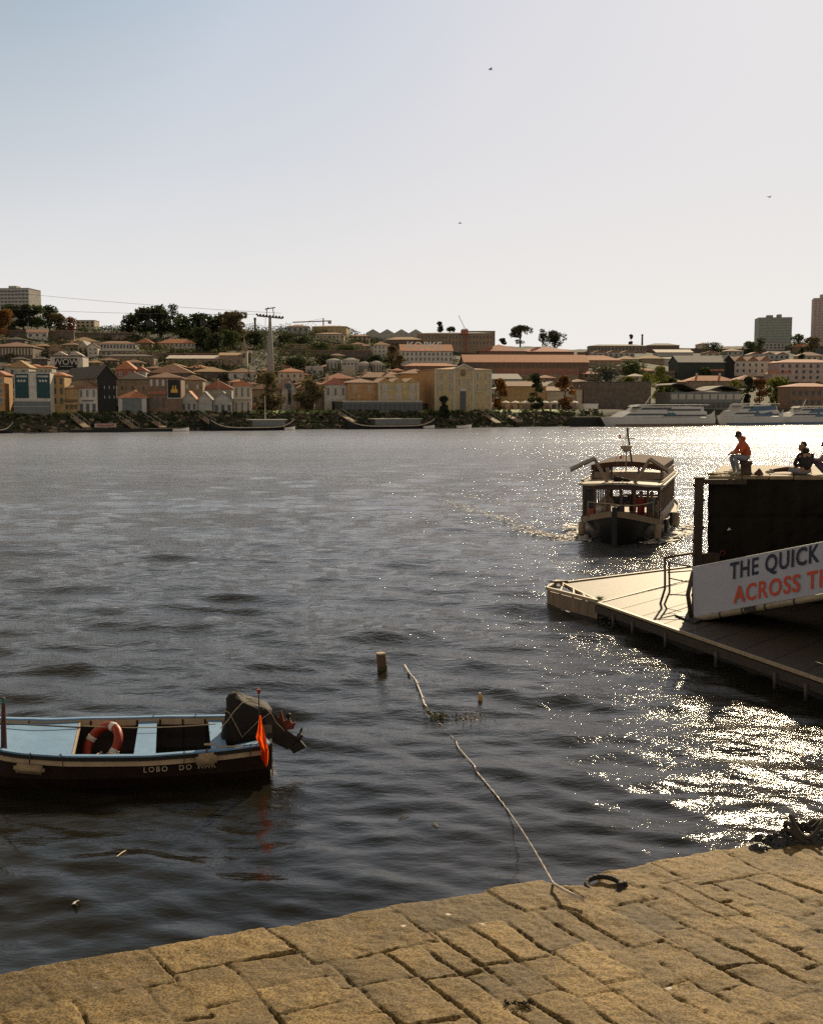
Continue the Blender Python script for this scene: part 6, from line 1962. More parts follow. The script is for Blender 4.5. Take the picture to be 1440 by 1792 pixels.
# ---- right
t, wd, H, dep, sc = building('stone_bastion', 'long dark windowless stone building behind the bow of the white cruise boat', 1020, 1138, 716, 669, W_dstone, R_drk, 'flat', 1, 12, R(8), wins=[(1, 6, .05, .4, .15, .6)])
building('boat_shed', 'small cream hut with a lamp at the left end of the dark stone building', 1008, 1018, 716, 682, W_cream, R_brn, 'flat', 1, 5, R(8), cat='hut')
building('ridge_terrace', 'long brown terrace along the crest under two small bare trees', 1032, 1130, 616, 605, W_stone, R_drk, 'hip', 3, 10, R(0), cat='terrace', wins=[(1, 16, .1, .9, .5, .6)])
building('ridge_terrace', 'brown house with a dark roof on the crest right of the slim chimney', 1132, 1188, 614, 604, W_brown, R_drk, 'hip', 4, 10, R(0), cat='terrace', wins=[(1, 7, .1, .9, .4, .6)])
building('slope_terrace', 'cluster of small grey houses just under the right hand crest', 1036, 1110, 626, 617, W_grey, R_brn, 'gables', 4, 8, R(2), cat='terrace', wins=[(1, 8, .1, .9, .4, .6)])
building('slope_house', 'ochre roofed house in the middle of the right slope', 1082, 1116, 634, 628, W_cream, R_och, 'hip', 6, 9, R(3))
building('slope_house', 'house with a long tan roof right of the ochre roofed one on the slope', 1122, 1162, 634, 627, W_stone, R_och, 'hip', 6, 9, R(3))
building('slope_shed', 'long shed with a bright pink tan roof on the right slope', 1148, 1212, 624, 617, W_grey, R_pal, 'shed', 6, 8, R(0), cat='shed')
building('slope_shed', 'pale grey shed below the bright pink tan roof', 1160, 1182, 636, 628, W_white, R_gry, 'shed', 3, 8, R(0), cat='shed')
t, wd, H, dep, sc = building('dark_warehouse', 'large dark green warehouse with a grey roof and an orange strip of light', 1186, 1268, 660, 634, mat('wall_dark_green', (.036, .042, .034), .8), R_gry, 'gable_side', 12, 14, R(4), cat='warehouse', wins=[(1, 3, .35, .6, .9, .5, None, R_ora, F, .62, .98)])  # orange strip is windows in the roof tile colour
building('gabled_row', 'dark gabled end house joined to the right of the green warehouse', 1262, 1284, 662, 634, W_blk, R_drk, 'gable_front', 12, 12, R(4))
building('arched_warehouse', 'white warehouse with two curved gables and arched windows', 1284, 1349, 656, 632, W_white, R_brn, 'gables', 9, 12, R(4), cat='warehouse', wins=[(2, 6, .08, .95, .28, .5, None, G_win, A)])
t, wd, H, dep, sc = building('long_hotel', 'long pale pink building with three rows of windows at the right edge', 1362, 1460, 668, 634, W_pink, R_red, 'hip', 6, 12, R(4), cat='hotel', wins=[(3, 8, .08, .96, .38, .6, None, G_win, A)], cornice=R_red)
building('pink_house', 'low pink house with a gabled roof between the arched warehouse and the long hotel', 1350, 1384, 668, 654, W_pink, R_ora, 'gables', 6, 9, R(4), wins=[(1, 3, .1, .8, .3, .6, None, G_win, A)])
building('red_roof_house', 'red roofed row below the arched white warehouse', 1290, 1332, 674, 664, W_stone, R_red, 'hip', 8, 10, R(4))
building('red_roof_house', 'orange tiled row in front of the dark green warehouse', 1205, 1286, 676, 666, W_stone, R_ora, 'hip', 9, 10, R(4), chim=2)
t, wd, H, dep, sc = building('wave_roof_hall', 'modern glazed hall with a dark wave shaped roof behind the cruise boats', 1172, 1296, 716, 686, W_glass, R_drk, 'wave', 14, 14, R(6), cat='hall', wins=[(1, 9, .5, .95, .8, .7, None, W_grey), (1, 14, .05, .42, .8, .8)])
building('brick_block', 'brown block half hidden by trees behind the moored boats at the right edge', 1382, 1460, 716, 676, W_brown, R_red, 'hip', 6, 10, R(5), wins=[(2, 7, .1, .9, .5, .5)])
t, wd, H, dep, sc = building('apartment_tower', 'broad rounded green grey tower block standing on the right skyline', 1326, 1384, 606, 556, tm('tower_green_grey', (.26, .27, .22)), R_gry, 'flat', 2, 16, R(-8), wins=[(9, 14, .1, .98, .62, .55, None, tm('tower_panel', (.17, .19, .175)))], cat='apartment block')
sub(t, 'roof_plant', R_gry, (wd * .28, wd * .46, 4, 9, H, H + 1.8), (wd * .6, wd * .72, 4, 9, H, H + 2.2))
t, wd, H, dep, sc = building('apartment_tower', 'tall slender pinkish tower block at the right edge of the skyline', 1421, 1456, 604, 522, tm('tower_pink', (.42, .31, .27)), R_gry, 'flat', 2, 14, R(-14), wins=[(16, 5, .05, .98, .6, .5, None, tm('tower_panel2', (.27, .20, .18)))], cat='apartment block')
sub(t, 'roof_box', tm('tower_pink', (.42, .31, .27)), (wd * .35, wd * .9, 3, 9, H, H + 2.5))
building('crest_house', 'pale house on the crest right under the broad green grey tower', 1338, 1372, 612, 600, W_grey, R_gry, 'flat', 2, 9, R(0), wins=[(2, 5, .1, .9, .4, .5)])
building('crest_house', 'brown house with an orange roof below the slender pinkish tower', 1392, 1416, 618, 606, W_brown, R_ora, 'hip', 6, 9, R(0))
building('crest_house', 'small cream house on the crest far left of the broad tower', 1222, 1240, 610, 602, W_cream, R_brn, 'hip', 3, 8, R(0))
building('slope_terrace', 'row of small houses stepping down below the broad green grey tower', 1310, 1380, 630, 620, W_grey, R_brn, 'gables', 4, 8, R(2), cat='terrace', wins=[(1, 8, .1, .9, .4, .6)])
# filler rows on the slopes that the photo shows as small roofs
fill = [
 (176, 206, 640, 630, W_dstone, R_brn, 'dark brown roofed shed in the middle of the left slope above the red house'),
 (214, 250, 642, 634, W_stone, R_brn, 'brown roofed shed right above the small white house on the left slope'),
 (20, 46, 636, 628, W_stone, R_drk, 'dark shed between the pillared warehouse and the ochre roofed house'),
 (56, 84, 640, 628, W_dstone, R_drk, 'dark windowless house left of the black lettered sign'),
 (2, 22, 650, 640, W_grey, R_brn, 'grey house at the left edge beside the ochre roofed house'),
 (452, 486, 672, 664, W_grey, R_och, 'grey house with an ochre roof just behind the cable car pylon'),
 (486, 512, 650, 642, W_cream, R_ora, 'little cream house with a bright orange roof right of the pylon'),
 (510, 540, 664, 655, W_stone, R_ora, 'orange roofed stone cottage upslope of the left autumn tree'),
 (502, 524, 640, 633, W_grey, R_gry, 'small grey roofed hut on the wooded slope right of the pylon'),
 (576, 604, 628, 622, W_stone, R_brn, 'brown roofed hut among scrub above the round tanks'),
 (606, 648, 612, 605, W_stone, R_brn, 'stone shed below the crest left of the white villa'),
 (684, 706, 660, 648, W_stone, R_ora, 'small stone house with an orange roof right of the last round tank'),
 (1044, 1078, 652, 645, W_stone, R_och, 'ochre roofed shed behind the big grey green tree'),
 (1100, 1128, 668, 658, W_cream, R_pal, 'pale roofed house beside the bright yellow green bush'),
 (1166, 1200, 680, 668, W_brown, R_red, 'red roofed house right of the tall yellow green tree'),
 (1236, 1260, 624, 617, W_cream, R_brn, 'cream house on the crest above the dark green warehouse'),
 (1272, 1300, 622, 614, W_grey, R_brn, 'grey house on the crest above the arched white warehouse'),
 (1346, 1376, 646, 636, W_stone, R_red, 'red roofed house behind the left end of the long pink hotel'),
 (1400, 1440, 632, 622, W_cream, R_brn, 'cream house above the long pink hotel at the right edge'),
 (96, 128, 594, 588, W_grey, R_drk, 'long low wall with a dark roof right of the small white cottage'),
 (196, 236, 592, 585, W_stone, R_drk, 'dark low house just under the crest left of the big trees'),
 (10, 44, 602, 594, W_dstone, R_drk, 'dark house hidden beneath the apartment slab at the left'),
 (258, 288, 652, 644, W_stone, R_brn, 'brown roofed cottage above the left end of the large brown warehouse roof'),
 (288, 322, 648, 641, W_cream, R_och, 'cream cottage with an ochre roof above the middle of the large brown warehouse roof'),
 (330, 362, 650, 643, W_stone, R_ora, 'orange roofed cottage between the pale lean-to shed and the brown warehouse roof'),
 (126, 150, 640, 632, W_dstone, R_brn, 'dark brown house just above the right corner of the black lettered sign'),
 (152, 178, 642, 634, W_stone, R_och, 'ochre roofed house above the ridge of the black gabled hall'),
 (236, 262, 686, 676, W_stone, R_brn, 'small brown house wedged over the stone house with the dark roof'),
 (400, 424, 678, 668, W_cream, R_ora, 'orange roofed cream house above the cream house with black doors'),
 (424, 452, 682, 672, W_grey, R_brn, 'grey house with a brown roof left of the riverside tree under the pylon'),
 (454, 480, 656, 648, W_grey, R_brn, 'grey hillside house at the foot of the pylon'),
 (540, 566, 684, 672, W_cream, R_ora, 'cream house with an orange roof above the right autumn tree'),
 (512, 540, 684, 672, W_stone, R_red, 'red roofed house above the left side of the right autumn tree'),
 (484, 506, 690, 678, W_stone, R_ora, 'orange roofed house just left of the white gabled riverside building'),
 (630, 660, 662, 654, W_stone, R_red, 'red roofed cottage behind the ridge of the bright orange building'),
 (668, 700, 664, 655, W_cream, R_och, 'ochre roofed cottage behind the three gabled olive yellow building'),
 (862, 892, 690, 680, W_cream, R_pal, 'cream cottage behind the thin orange tinted tree'),
 (1020, 1050, 662, 654, W_stone, R_red, 'red roofed cottage above the left end of the dark windowless building'),
 (1116, 1144, 656, 648, W_cream, R_ora, 'orange roofed cottage behind the tall yellow green tree'),
 (1176, 1206, 658, 650, W_stone, R_brn, 'brown roofed cottage left of the dark green warehouse'),
 (1000, 1030, 676, 668, W_grey, R_brn, 'grey cottage left of the dark windowless stone building'),
 (940, 972, 668, 661, W_stone, R_red, 'red roofed cottage over the tall dark riverside tree'),
 (1086, 1116, 646, 639, W_cream, R_pal, 'pale roofed cottage in the middle of the right slope below the terrace wall'),
 (560, 590, 648, 641, W_stone, R_ora, 'orange roofed cottage left above the leftmost round tank'),
 (46, 70, 652, 641, W_cream, R_ora, 'cream cottage with an orange roof behind the left teal banner'),
 (108, 136, 610, 603, W_stone, R_brn, 'brown roofed cottage right above the cream gabled house on the left hill'),
 (58, 86, 612, 605, W_stone, R_och, 'ochre roofed cottage at the right end of the pillared warehouse'),
]
for a, b_, y0, y1, wm, rm, lab in fill:
    building('slope_house' if 'house' in lab or 'cottage' in lab else 'slope_shed', lab, a, b_, y0, y1, wm, rm, 'hip', max(4, (b_ - a) * .16), 9, R(random.uniform(0, 9)), cat='house', wins=[(1, max(2, int((b_ - a) / 9)), .15, .85, .35, .6)])
for a, b_, y0, lab in ((0, 130, 580, 'dark retaining wall along the crest at the far left'), (130, 236, 584, 'low grey retaining wall right of the tan hilltop block'), (236, 300, 600, 'dark wall under the big skyline trees'), (200, 440, 620, 'long dark terrace wall below the orange roofed cream terrace'),
      (484, 634, 604, 'pale topped terrace wall across the wooded slope, upper one'), (490, 650, 615, 'brown terrace wall across the wooded slope, lower one'), (1010, 1060, 618, 'short stone terrace wall on the right crest'), (1180, 1340, 612, 'long terrace wall under the right crest'),
      (860, 1000, 668, 'long brown garden wall below the red tiled lodges'), (1060, 1180, 652, 'terrace wall among the trees of the right slope'), (700, 760, 700, 'brown yard wall left of the mansion')):
    building('retaining_wall', lab, a, b_, y0 + 4, y0 - 1, W_dstone if 'pale' not in lab else W_stone, R_och if 'pale' in lab else R_brn, 'flat', 1, 1.0, R(3), cat='wall')
for t in ALLB: clean(t)

# ================================================================== trees
def leafmat(name, c1, c2):
    if name in _M: return _M[name]
    m, nt, bs = newmat(name)
    N, L = nt.nodes, nt.links
    tc = N.new('ShaderNodeTexCoord'); no = N.new('ShaderNodeTexNoise'); no.inputs['Scale'].default_value = .55; no.inputs['Detail'].default_value = 5
    L.new(tc.outputs['Object'], no.inputs['Vector'])
    cr = N.new('ShaderNodeValToRGB'); cr.color_ramp.elements[0].position = .36; cr.color_ramp.elements[1].position = .64
    cr.color_ramp.elements[0].color = (*c1, 1); cr.color_ramp.elements[1].color = (*c2, 1)
    L.new(no.outputs[0], cr.inputs[0]); L.new(cr.outputs[0], bs.inputs['Base Color'])
    bs.inputs['Roughness'].default_value = .75
    tr = N.new('ShaderNodeBsdfTranslucent'); L.new(cr.outputs[0], tr.inputs[0])
    mx = N.new('ShaderNodeMixShader'); mx.inputs[0].default_value = .4
    L.new(bs.outputs[0], mx.inputs[1]); L.new(tr.outputs[0], mx.inputs[2]); L.new(mx.outputs[0], N['Material Output'].inputs[0])
    _M[name] = m
    return m
LV = dict(dark=leafmat('leaf_dark', (.018, .026, .011), (.065, .078, .028)), olive=leafmat('leaf_olive', (.08, .066, .026), (.21, .165, .075)),
          green=leafmat('leaf_green', (.025, .04, .010), (.09, .115, .03)), yellow=leafmat('leaf_yellow_green', (.08, .10, .015), (.24, .24, .04)),
          rust=leafmat('leaf_rust', (.09, .04, .012), (.28, .13, .03)), grey=leafmat('leaf_grey_green', (.05, .055, .04), (.13, .13, .09)))
M_trunk = mat('bark', (.06, .045, .03), .9, .3, 4)
def leaf_cloud(n, blobs, leaf, seed, flat=.6):
    rng = np.random.RandomState(seed)
    B = np.array([b[:3] for b in blobs]); Rr = np.array([b[3:6] for b in blobs])
    vol = Rr.prod(1) ** (2 / 3); pick = rng.choice(len(blobs), n, p=vol / vol.sum())
    d = rng.normal(size=(n, 3)); d /= np.linalg.norm(d, axis=1)[:, None]
    rad = rng.uniform(.45, 1.08, n) ** .6
    C = B[pick] + d * rad[:, None] * Rr[pick]
    a = rng.normal(size=(n, 3)); a /= np.linalg.norm(a, axis=1)[:, None]
    b = np.cross(a, rng.normal(size=(n, 3))); b /= np.linalg.norm(b, axis=1)[:, None]
    s = leaf * rng.uniform(.5, 1.3, n)[:, None]
    V4 = np.stack([C - a * s, C - b * s * flat, C + a * s, C + b * s * flat], 1).reshape(-1, 3)
    F4 = np.arange(n * 4).reshape(n, 4)
    return V4, F4
def tree(label, px, base, top, wpx, kind, shape='round', Y=None, n=1100, seed=0, group=None, name=None, cat='tree', gappy=False):
    g = ground_hit(px, base) if Y is None else V((px - 720) / FPX * Y / CP, Y, at_y(px, base, Y).z)
    sc = g.y / FPX
    H = (base - top) * sc * 1.01; W = wpx * sc
    rng = random.Random(seed * 7 + int(px))
    nm = name or {'round': 'broadleaf_tree', 'cone': 'cypress_tree', 'umbrella': 'pine_tree', 'column': 'poplar_tree', 'bush': 'bush'}[shape]
    t = thing(nm, label, cat, (g.x, g.y, g.z), rng.uniform(0, 6), group=group)
    blobs = []
    cz0 = {'round': .08, 'cone': .05, 'umbrella': .22, 'column': .08, 'bush': .02}[shape]
    k = {'round': 17, 'cone': 11, 'umbrella': 15, 'column': 10, 'bush': 12}[shape]
    if gappy: k = int(k * .9)
    for i in range(k):
        u = rng.random()
        z = H * (cz0 + (1 - cz0) * u)
        if shape == 'cone': prof = 1.0 - .8 * u
        elif shape == 'column': prof = .8 + .4 * math.sin(u * 3.1)
        elif shape == 'umbrella': prof = math.sin(.9 + u * 1.5)
        else: prof = math.sin(.55 + u * 2.1)
        r = W / 2 * prof
        a = rng.uniform(0, 6.28); q = rng.uniform(.15, .72)
        br = W * rng.uniform(.15, .29) * (1.0 if not gappy else .8)
        blobs.append((r * q * math.cos(a), r * q * math.sin(a), min(z, H - br * .7), br, br, br * rng.uniform(.6, .85)))
    blobs.append((0, 0, H * (1 - .18), W * .16, W * .16, H * .16))
    Vv, Ff = leaf_cloud(n, blobs, max(.36, min(W, H) * .050), seed + int(px))
    np_mesh('crown', Vv, Ff, LV[kind], t, smooth=False)
    if shape != 'bush':
        mb = MB(); tr_ = max(.12, W * .03)
        mb.tube([V(0, 0, -1), V(0, 0, H * .35), V(.1, 0, H * .75)], [tr_ * 1.2, tr_, tr_ * .4], 7)
        for b_ in blobs[:6]:
            mb.tube([V(0, 0, H * .28), V(b_[0] * .5, b_[1] * .5, (H * .3 + b_[2]) / 2), V(b_[0], b_[1], b_[2])], [tr_ * .6, tr_ * .4, tr_ * .15], 5)
        mb.build('trunk', M_trunk, t)
    return t
T_ = [
 (6, 582, 543, 30, 'rust', 'round', 'rust and yellow autumn tree at the left edge of the skyline'),
 (18, 572, 534, 34, 'dark', 'round', 'dark tree directly under the pale apartment slab, left one'),
 (42, 572, 533, 30, 'dark', 'round', 'dark tree directly under the pale apartment slab, right one'),
 (66, 574, 536, 26, 'green', 'umbrella', 'open crowned pine just right of the apartment slab'),
 (88, 574, 536, 30, 'green', 'umbrella', 'second open crowned pine right of the apartment slab, wider than its neighbour'),
 (104, 578, 548, 30, 'olive', 'round', 'olive brown tree between the pines and the tan hilltop block'),
 (124, 578, 556, 22, 'rust', 'round', 'low rusty tree touching the tan hilltop block'),
 (232, 582, 548, 30, 'dark', 'umbrella', 'leftmost dark pine of the big clump on the left skyline'),
 (256, 586, 540, 40, 'dark', 'umbrella', 'broad dark pine, second in the big skyline clump'),
 (282, 588, 537, 38, 'dark', 'umbrella', 'tall dark pine near the middle of the big skyline clump'),
 (304, 586, 534, 24, 'dark', 'round', 'tallest narrow tree of the big skyline clump'),
 (322, 590, 553, 34, 'green', 'round', 'rounded green tree right of the tallest narrow one'),
 (345, 592, 550, 40, 'dark', 'round', 'dense dark tree in the dip of the skyline clump'),
 (368, 594, 554, 38, 'dark', 'round', 'dark spreading tree behind the orange roofed cream terrace'),
 (392, 596, 552, 38, 'green', 'round', 'green tree left of the last tall one in the clump'),
 (413, 600, 546, 42, 'olive', 'round', 'tall olive green tree ending the skyline clump on the right'),
 (352, 606, 572, 34, 'dark', 'round', 'dark low tree in front of the skyline clump above the church'),
 (380, 612, 582, 30, 'dark', 'bush', 'very dark round shrub left of the church spire'),
 (400, 606, 578, 36, 'green', 'bush', 'green shrub right behind the church roof'),
 (448, 606, 580, 34, 'dark', 'bush', 'dark bush between the church spire and the pylon'),
 (770, 582, 563, 14, 'dark', 'round', 'tiny umbrella shaped tree alone on the middle ridge'),
 (789, 582, 572, 18, 'green', 'bush', 'low rounded bush right of the tiny umbrella shaped tree'),
 (910, 604, 570, 36, 'grey', 'round', 'thin feathery tree on the ridge right of the stone block'),
 (949, 608, 576, 20, 'dark', 'cone', 'pointed dark tree at the left of the ridge pair'),
 (970, 610, 580, 38, 'dark', 'round', 'broad dark tree at the right of the ridge pair'),
 (880, 604, 592, 12, 'green', 'bush', 'small dot shaped bush on the bare ridge'),
 (1103, 610, 586, 10, 'rust', 'cone', 'tiny rusty tree on the crest above the brown terrace'),
 (1060, 668, 638, 60, 'grey', 'round', 'wide grey green tree in the middle of the right slope'),
 (1108, 660, 632, 44, 'green', 'round', 'green tree between the grey green tree and the yellow green one'),
 (1154, 706, 642, 36, 'yellow', 'round', 'tall yellow green tree over the white cruise boat'),
 (1170, 706, 660, 28, 'green', 'round', 'darker green tree tucked right behind the tall yellow green one'),
 (1132, 676, 652, 24, 'yellow', 'bush', 'bright yellow green bush left of the tall yellow green tree'),
 (1104, 678, 660, 28, 'yellow', 'bush', 'low yellow bush over the dark windowless stone building'),
 (1248, 622, 600, 34, 'dark', 'bush', 'dark rounded tree on the right crest above the green warehouse'),
 (1232, 664, 644, 26, 'green', 'bush', 'dull bush at the foot of the dark green warehouse'),
 (1310, 618, 598, 34, 'green', 'bush', 'green clump on the crest left of the broad tower'),
 (1328, 626, 592, 20, 'dark', 'round', 'dark tree at the left foot of the broad tower'),
 (1396, 616, 586, 34, 'green', 'round', 'round green tree between the two skyline towers'),
 (1418, 618, 590, 30, 'olive', 'round', 'olive tree at the foot of the slender tower'),
 (1402, 634, 608, 14, 'dark', 'cone', 'small dark cypress in front of the two towers'),
 (1282, 706, 664, 30, 'yellow', 'round', 'yellow green tree, leftmost of the row behind the right boats'),
 (1308, 708, 660, 26, 'dark', 'cone', 'dark conical tree in the row behind the right boats'),
 (1328, 708, 664, 26, 'rust', 'round', 'yellowing tree in the middle of the row behind the right boats'),
 (1358, 710, 660, 40, 'yellow', 'round', 'largest bright green tree in the row behind the right boats'),
 (1376, 710, 672, 22, 'green', 'round', 'smaller green tree at the right end of the row behind the boats'),
 (1430, 712, 668, 26, 'olive', 'round', 'brown tree in front of the brick block at the right edge'),
 (688, 648, 606, 26, 'olive', 'round', 'slender olive tree right of the white villa'),
 (700, 652, 622, 22, 'olive', 'round', 'low olive tree at the corner of the lettered warehouse'),
 (640, 655, 632, 9, 'dark', 'cone', 'dark cypress standing among the round tanks'),
 (500, 600, 585, 34, 'dark', 'bush', 'dark shrub on the wooded slope right of the pylon head'),
 (530, 606, 588, 40, 'dark', 'bush', 'wide dark shrub below the crest left of the faint crane'),
 (572, 640, 618, 44, 'dark', 'bush', 'dark thicket above the leftmost round tank'),
 (526, 650, 626, 50, 'dark', 'bush', 'big dark thicket right of the pylon'),
 (612, 624, 604, 40, 'green', 'bush', 'green thicket on the slope left of the white villa'),
 (560, 616, 600, 40, 'green', 'bush', 'green thicket in the middle of the wooded slope'),
 (656, 640, 622, 26, 'dark', 'bush', 'dark bush under the white villa'),
]
for i, (px, b_, tp, wpx, kd, shp, lab) in enumerate(T_):
    tree(lab, px, b_ + (4 if px < 430 else 0), tp, wpx * (1.35 if px < 460 and b_ < 625 else 1.15), kd, shp, seed=i, n=int(2000 if wpx > 24 else 900), gappy=kd in ('grey', 'olive'), cat='bush' if shp == 'bush' else 'tree')
TY = lambda px, t: bank_pt(bank_u(px, t), t).y
for i, (px, b_, tp, wpx, kd, shp, lab) in enumerate((
 (470, 722, 652, 62, 'olive', 'round', 'olive brown riverside tree below the cable car pylon'),
 (545, 722, 664, 58, 'olive', 'round', 'olive brown riverside tree right of the white gabled building'),
 (872, 722, 664, 34, 'rust', 'round', 'thin orange tinted tree at the right corner of the ochre mansion'),
 (937, 722, 654, 30, 'dark', 'round', 'tall dark riverside tree behind the white parasols'),
 (986, 722, 658, 42, 'rust', 'round', 'yellowing riverside tree left of the dark windowless stone building'),
 (776, 746, 694, 26, 'dark', 'cone', 'dark pointed shrub growing out of the rocky bank below the ochre mansion'),
)):
    tree(lab, px, b_, tp, wpx, kd, shp, Y=TY(px, 15 if b_ < 740 else 5), seed=90 + i, n=1900, gappy=kd != 'dark')

# scrub that covers the slopes between the houses
rng = np.random.RandomState(8)
NC = 2600
U = rng.uniform(-60, 200, NC); Tt = rng.uniform(33, 290, NC) 
X = BA.x + BDIR.x * U + BN.x * Tt; Y = BA.y + BDIR.y * U + BN.y * Tt
dn = fbm(X * .05, Y * .05, 3, 40)
pxs = 720 + FPX * X / Y
keep = (dn > .42) | ((pxs > 430) & (pxs < 680) & (Tt > 70)) | ((pxs > 200) & (pxs < 440) & (Tt > 150)) | (pxs > 1020)
X, Y, Tt, pxs = X[keep], Y[keep], Tt[keep], pxs[keep]
Z = zprof(X, Y)
big = np.where((pxs > 430) & (pxs < 660), 1.5, 1.0)
R3 = rng.uniform(.9, 2.3, len(X)) * big
K = 42
ii = np.repeat(np.arange(len(X)), K)
d = rng.normal(size=(len(ii), 3)); d /= np.linalg.norm(d, axis=1)[:, None]
rad = rng.uniform(.4, 1.05, len(ii)) ** .5
C = np.stack([X[ii], Y[ii], Z[ii] + R3[ii] * .35], 1) + d * (rad * R3[ii])[:, None] * np.array([1.25, 1.25, .75])
a = rng.normal(size=C.shape); a /= np.linalg.norm(a, axis=1)[:, None]
b = np.cross(a, rng.normal(size=C.shape)); b /= np.linalg.norm(b, axis=1)[:, None]
s = rng.uniform(.2, .5, len(C))[:, None]
V4 = np.stack([C - a * s, C - b * s * .6, C + a * s, C + b * s * .6], 1).reshape(-1, 3)
pick = np.where(rng.rand(len(X)) < .62, 0, np.where(rng.rand(len(X)) < .6, 1, 2))[ii]
o = np_mesh('hillside_scrub', V4, np.arange(len(V4)).reshape(-1, 4), [LV['dark'], LV['green'], LV['olive']], None, False, mi=pick)
tag(o, 'dark scrub and ivy covering the slopes between the houses', 'scrub', kind='stuff')
# rocks of the river bank
mb = MB(); rr = random.Random(21)
for i in range(2600):
    u = rr.uniform(-45, 160); t_ = rr.uniform(-.6, 8.2)
    p = bank_pt(u, t_); s = rr.uniform(.18, .62)
    if rr.random() < .62:
        mb.ball(p + V(0, 0, s * .1), (s * rr.uniform(.7, 1.4), s * rr.uniform(.7, 1.3), s * .7), 5, 4, mi=0 if rr.random() < .75 else 1, jit=.25)
    else:
        a_ = rr.uniform(0, 6)
        for k in range(4):
            mb.add([p + V(rr.gauss(0, .3), rr.gauss(0, .3), rr.uniform(0, .9)) for _ in range(4)], [(0, 1, 2, 3)], 2)
tag(mb.build('bank_rocks', [mat('bank_rock', (.10, .075, .05), .9, .5, 2), mat('bank_rock_light', (.26, .20, .13), .9, .4, 2), LV['green']], fixn=False), 'rough rocks and weeds along the foot of the far river bank', 'rocks', kind='stuff')

# ================================================================== cable car, cranes, chimneys
g = ground_hit(474, 668)
sc = g.y / FPX
py_ = thing('cable_car_pylon', 'tall tapering pale grey pylon carrying the cable car line over the roofs', 'pylon', (g.x, g.y, g.z))
M_con = mat('pylon_concrete', (.27, .25, .22), .8, .15, 1)
Hh = at_y(472, 552, g.y).z - g.z
mb = MB(); mb.tube([V(0, 0, -3), V(0, 0, Hh * .35), V(0, 0, Hh)], [1.25, 1.0, .38], 12); mb.build('mast', M_con, py_, smooth=True)
mb = MB(); wz = 22 * sc
mb.bar((-wz, 0, Hh - .1), (wz, 0, Hh - .9), .5, .45); mb.build('cross_arm', mat('pylon_steel', (.16, .14, .10), .7, .2, 2), py_)
for k in range(9):
    x = -wz + 2 * wz * k / 8
    mb = MB(); mb.tube([V(x, -.5, Hh + .25 - .8 * k / 8), V(x, .5, Hh + .25 - .8 * k / 8)], .34, 8); mb.build('sheave', M_dark, py_)
for x, l in ((-wz * .28, .5), (wz * .32, .5)):
    mb = MB(); mb.bar((x, 0, Hh), (x * .7, 0, Hh + 15 * sc * .8), .22, .22); mb.build('maintenance_arm', M_dark, py_)
mb = MB(); mb.bar((-wz * .36, 0, Hh + 11 * sc), (wz * .42, 0, Hh + 13.5 * sc), .25, .3); mb.bar((-wz * .36, 0, Hh + 9 * sc), (-wz * .1, 0, Hh + 14 * sc), .18, .18); mb.build('maintenance_frame', M_dark, py_)
mb = MB(); mb.tube([V(-1.4, -.3, Hh - .4), V(-1.4, -.3, Hh * .6)], .05, 5); mb.build('ladder_line', M_dark, py_)
# cables of the line
ptop = V(g.x, g.y, g.z + Hh + .2)
for i, (px1, py1, px2, py2) in enumerate(((-60, 503, 492, 548), (-60, 536, 452, 550), (452, 552, 1500, 742), (492, 550, 1500, 700))):
    a = at_y(px1, py1, g.y + (30 if px1 < 400 else 0)); b_ = at_y(px2, py2, g.y - (60 if px2 > 600 else 0))
    if i > 1: continue
    mb = MB(); mb.tube(catenary(a, b_, .8, 16), .045, 4)
    tag(mb.build('haul_cable', mat('cable', (.12, .12, .12), .6)), ('upper cable of the cable car running left off the pylon', 'lower cable of the cable car running left off the pylon')[i], 'cable')
for i, (px, pyv) in enumerate(((263, 566), (357, 564))):
    p = at_y(px, pyv, g.y + 8)
    t = thing('gondola', ('dark cable car cabin in front of the left part of the skyline trees', 'dark cable car cabin in front of the dip in the skyline trees')[i], 'cable car', tuple(p), 0, group='cable car cabins')
    mb = MB(); mb.tube([V(0, 0, -1.1), V(0, 0, -.8), V(0, 0, .6), V(0, 0, 1.0)], [.8, 1.1, 1.15, .7], 10); mb.build('cabin', M_dark, t)
    mb = MB(); mb.bar((0, 0, .9), (.1, 0, 3.0), .12, .12); mb.build('hanger', M_dark, t)
p = at_y(566, 572, 640)
t = thing('tower_crane', 'faint distant tower crane with a level jib over the middle crest', 'crane', (p.x, p.y, p.z - 6))
M_cr = mat('crane_faint', (.42, .32, .28), .7)
h_ = at_y(566, 557, 640).z - p.z + 6
mb = MB(); mb.bar((0, 0, 0), (0, 0, h_), .7, .7); mb.build('mast', M_cr, t)
mb = MB(); mb.bar((-17, 0, h_ - 2.2), (4.5, 0, h_ - 1.4), .4, .6); mb.bar((2.6, 0, h_ - 2.4), (4.4, 0, h_ - 2.4), 1, 1.2); mb.build('jib', M_cr, t)
mb = MB(); mb.bar((0, 0, h_), (-9, 0, h_ - 1.7), .12, .12); mb.build('tie_bar', M_cr, t)
p = ground_hit(815, 618); sc = p.y / FPX
t = thing('mobile_crane', 'rust red crane mast with a thin leaning boom above the red roofs', 'crane', tuple(p))
mb = MB(); z1 = at_y(815, 574, p.y).z - p.z
for a in (-.55, .55): mb.bar((a, 0, -3), (a - .4, 0, z1), .28, .28)
for k in range(12):
    zz = z1 * k / 12; mb.bar((-.55 - .4 * k / 12, 0, zz), (.55 - .4 * (k + 1) / 12, 0, zz + z1 / 12), .14, .14)
mb.build('mast', R_red, t)
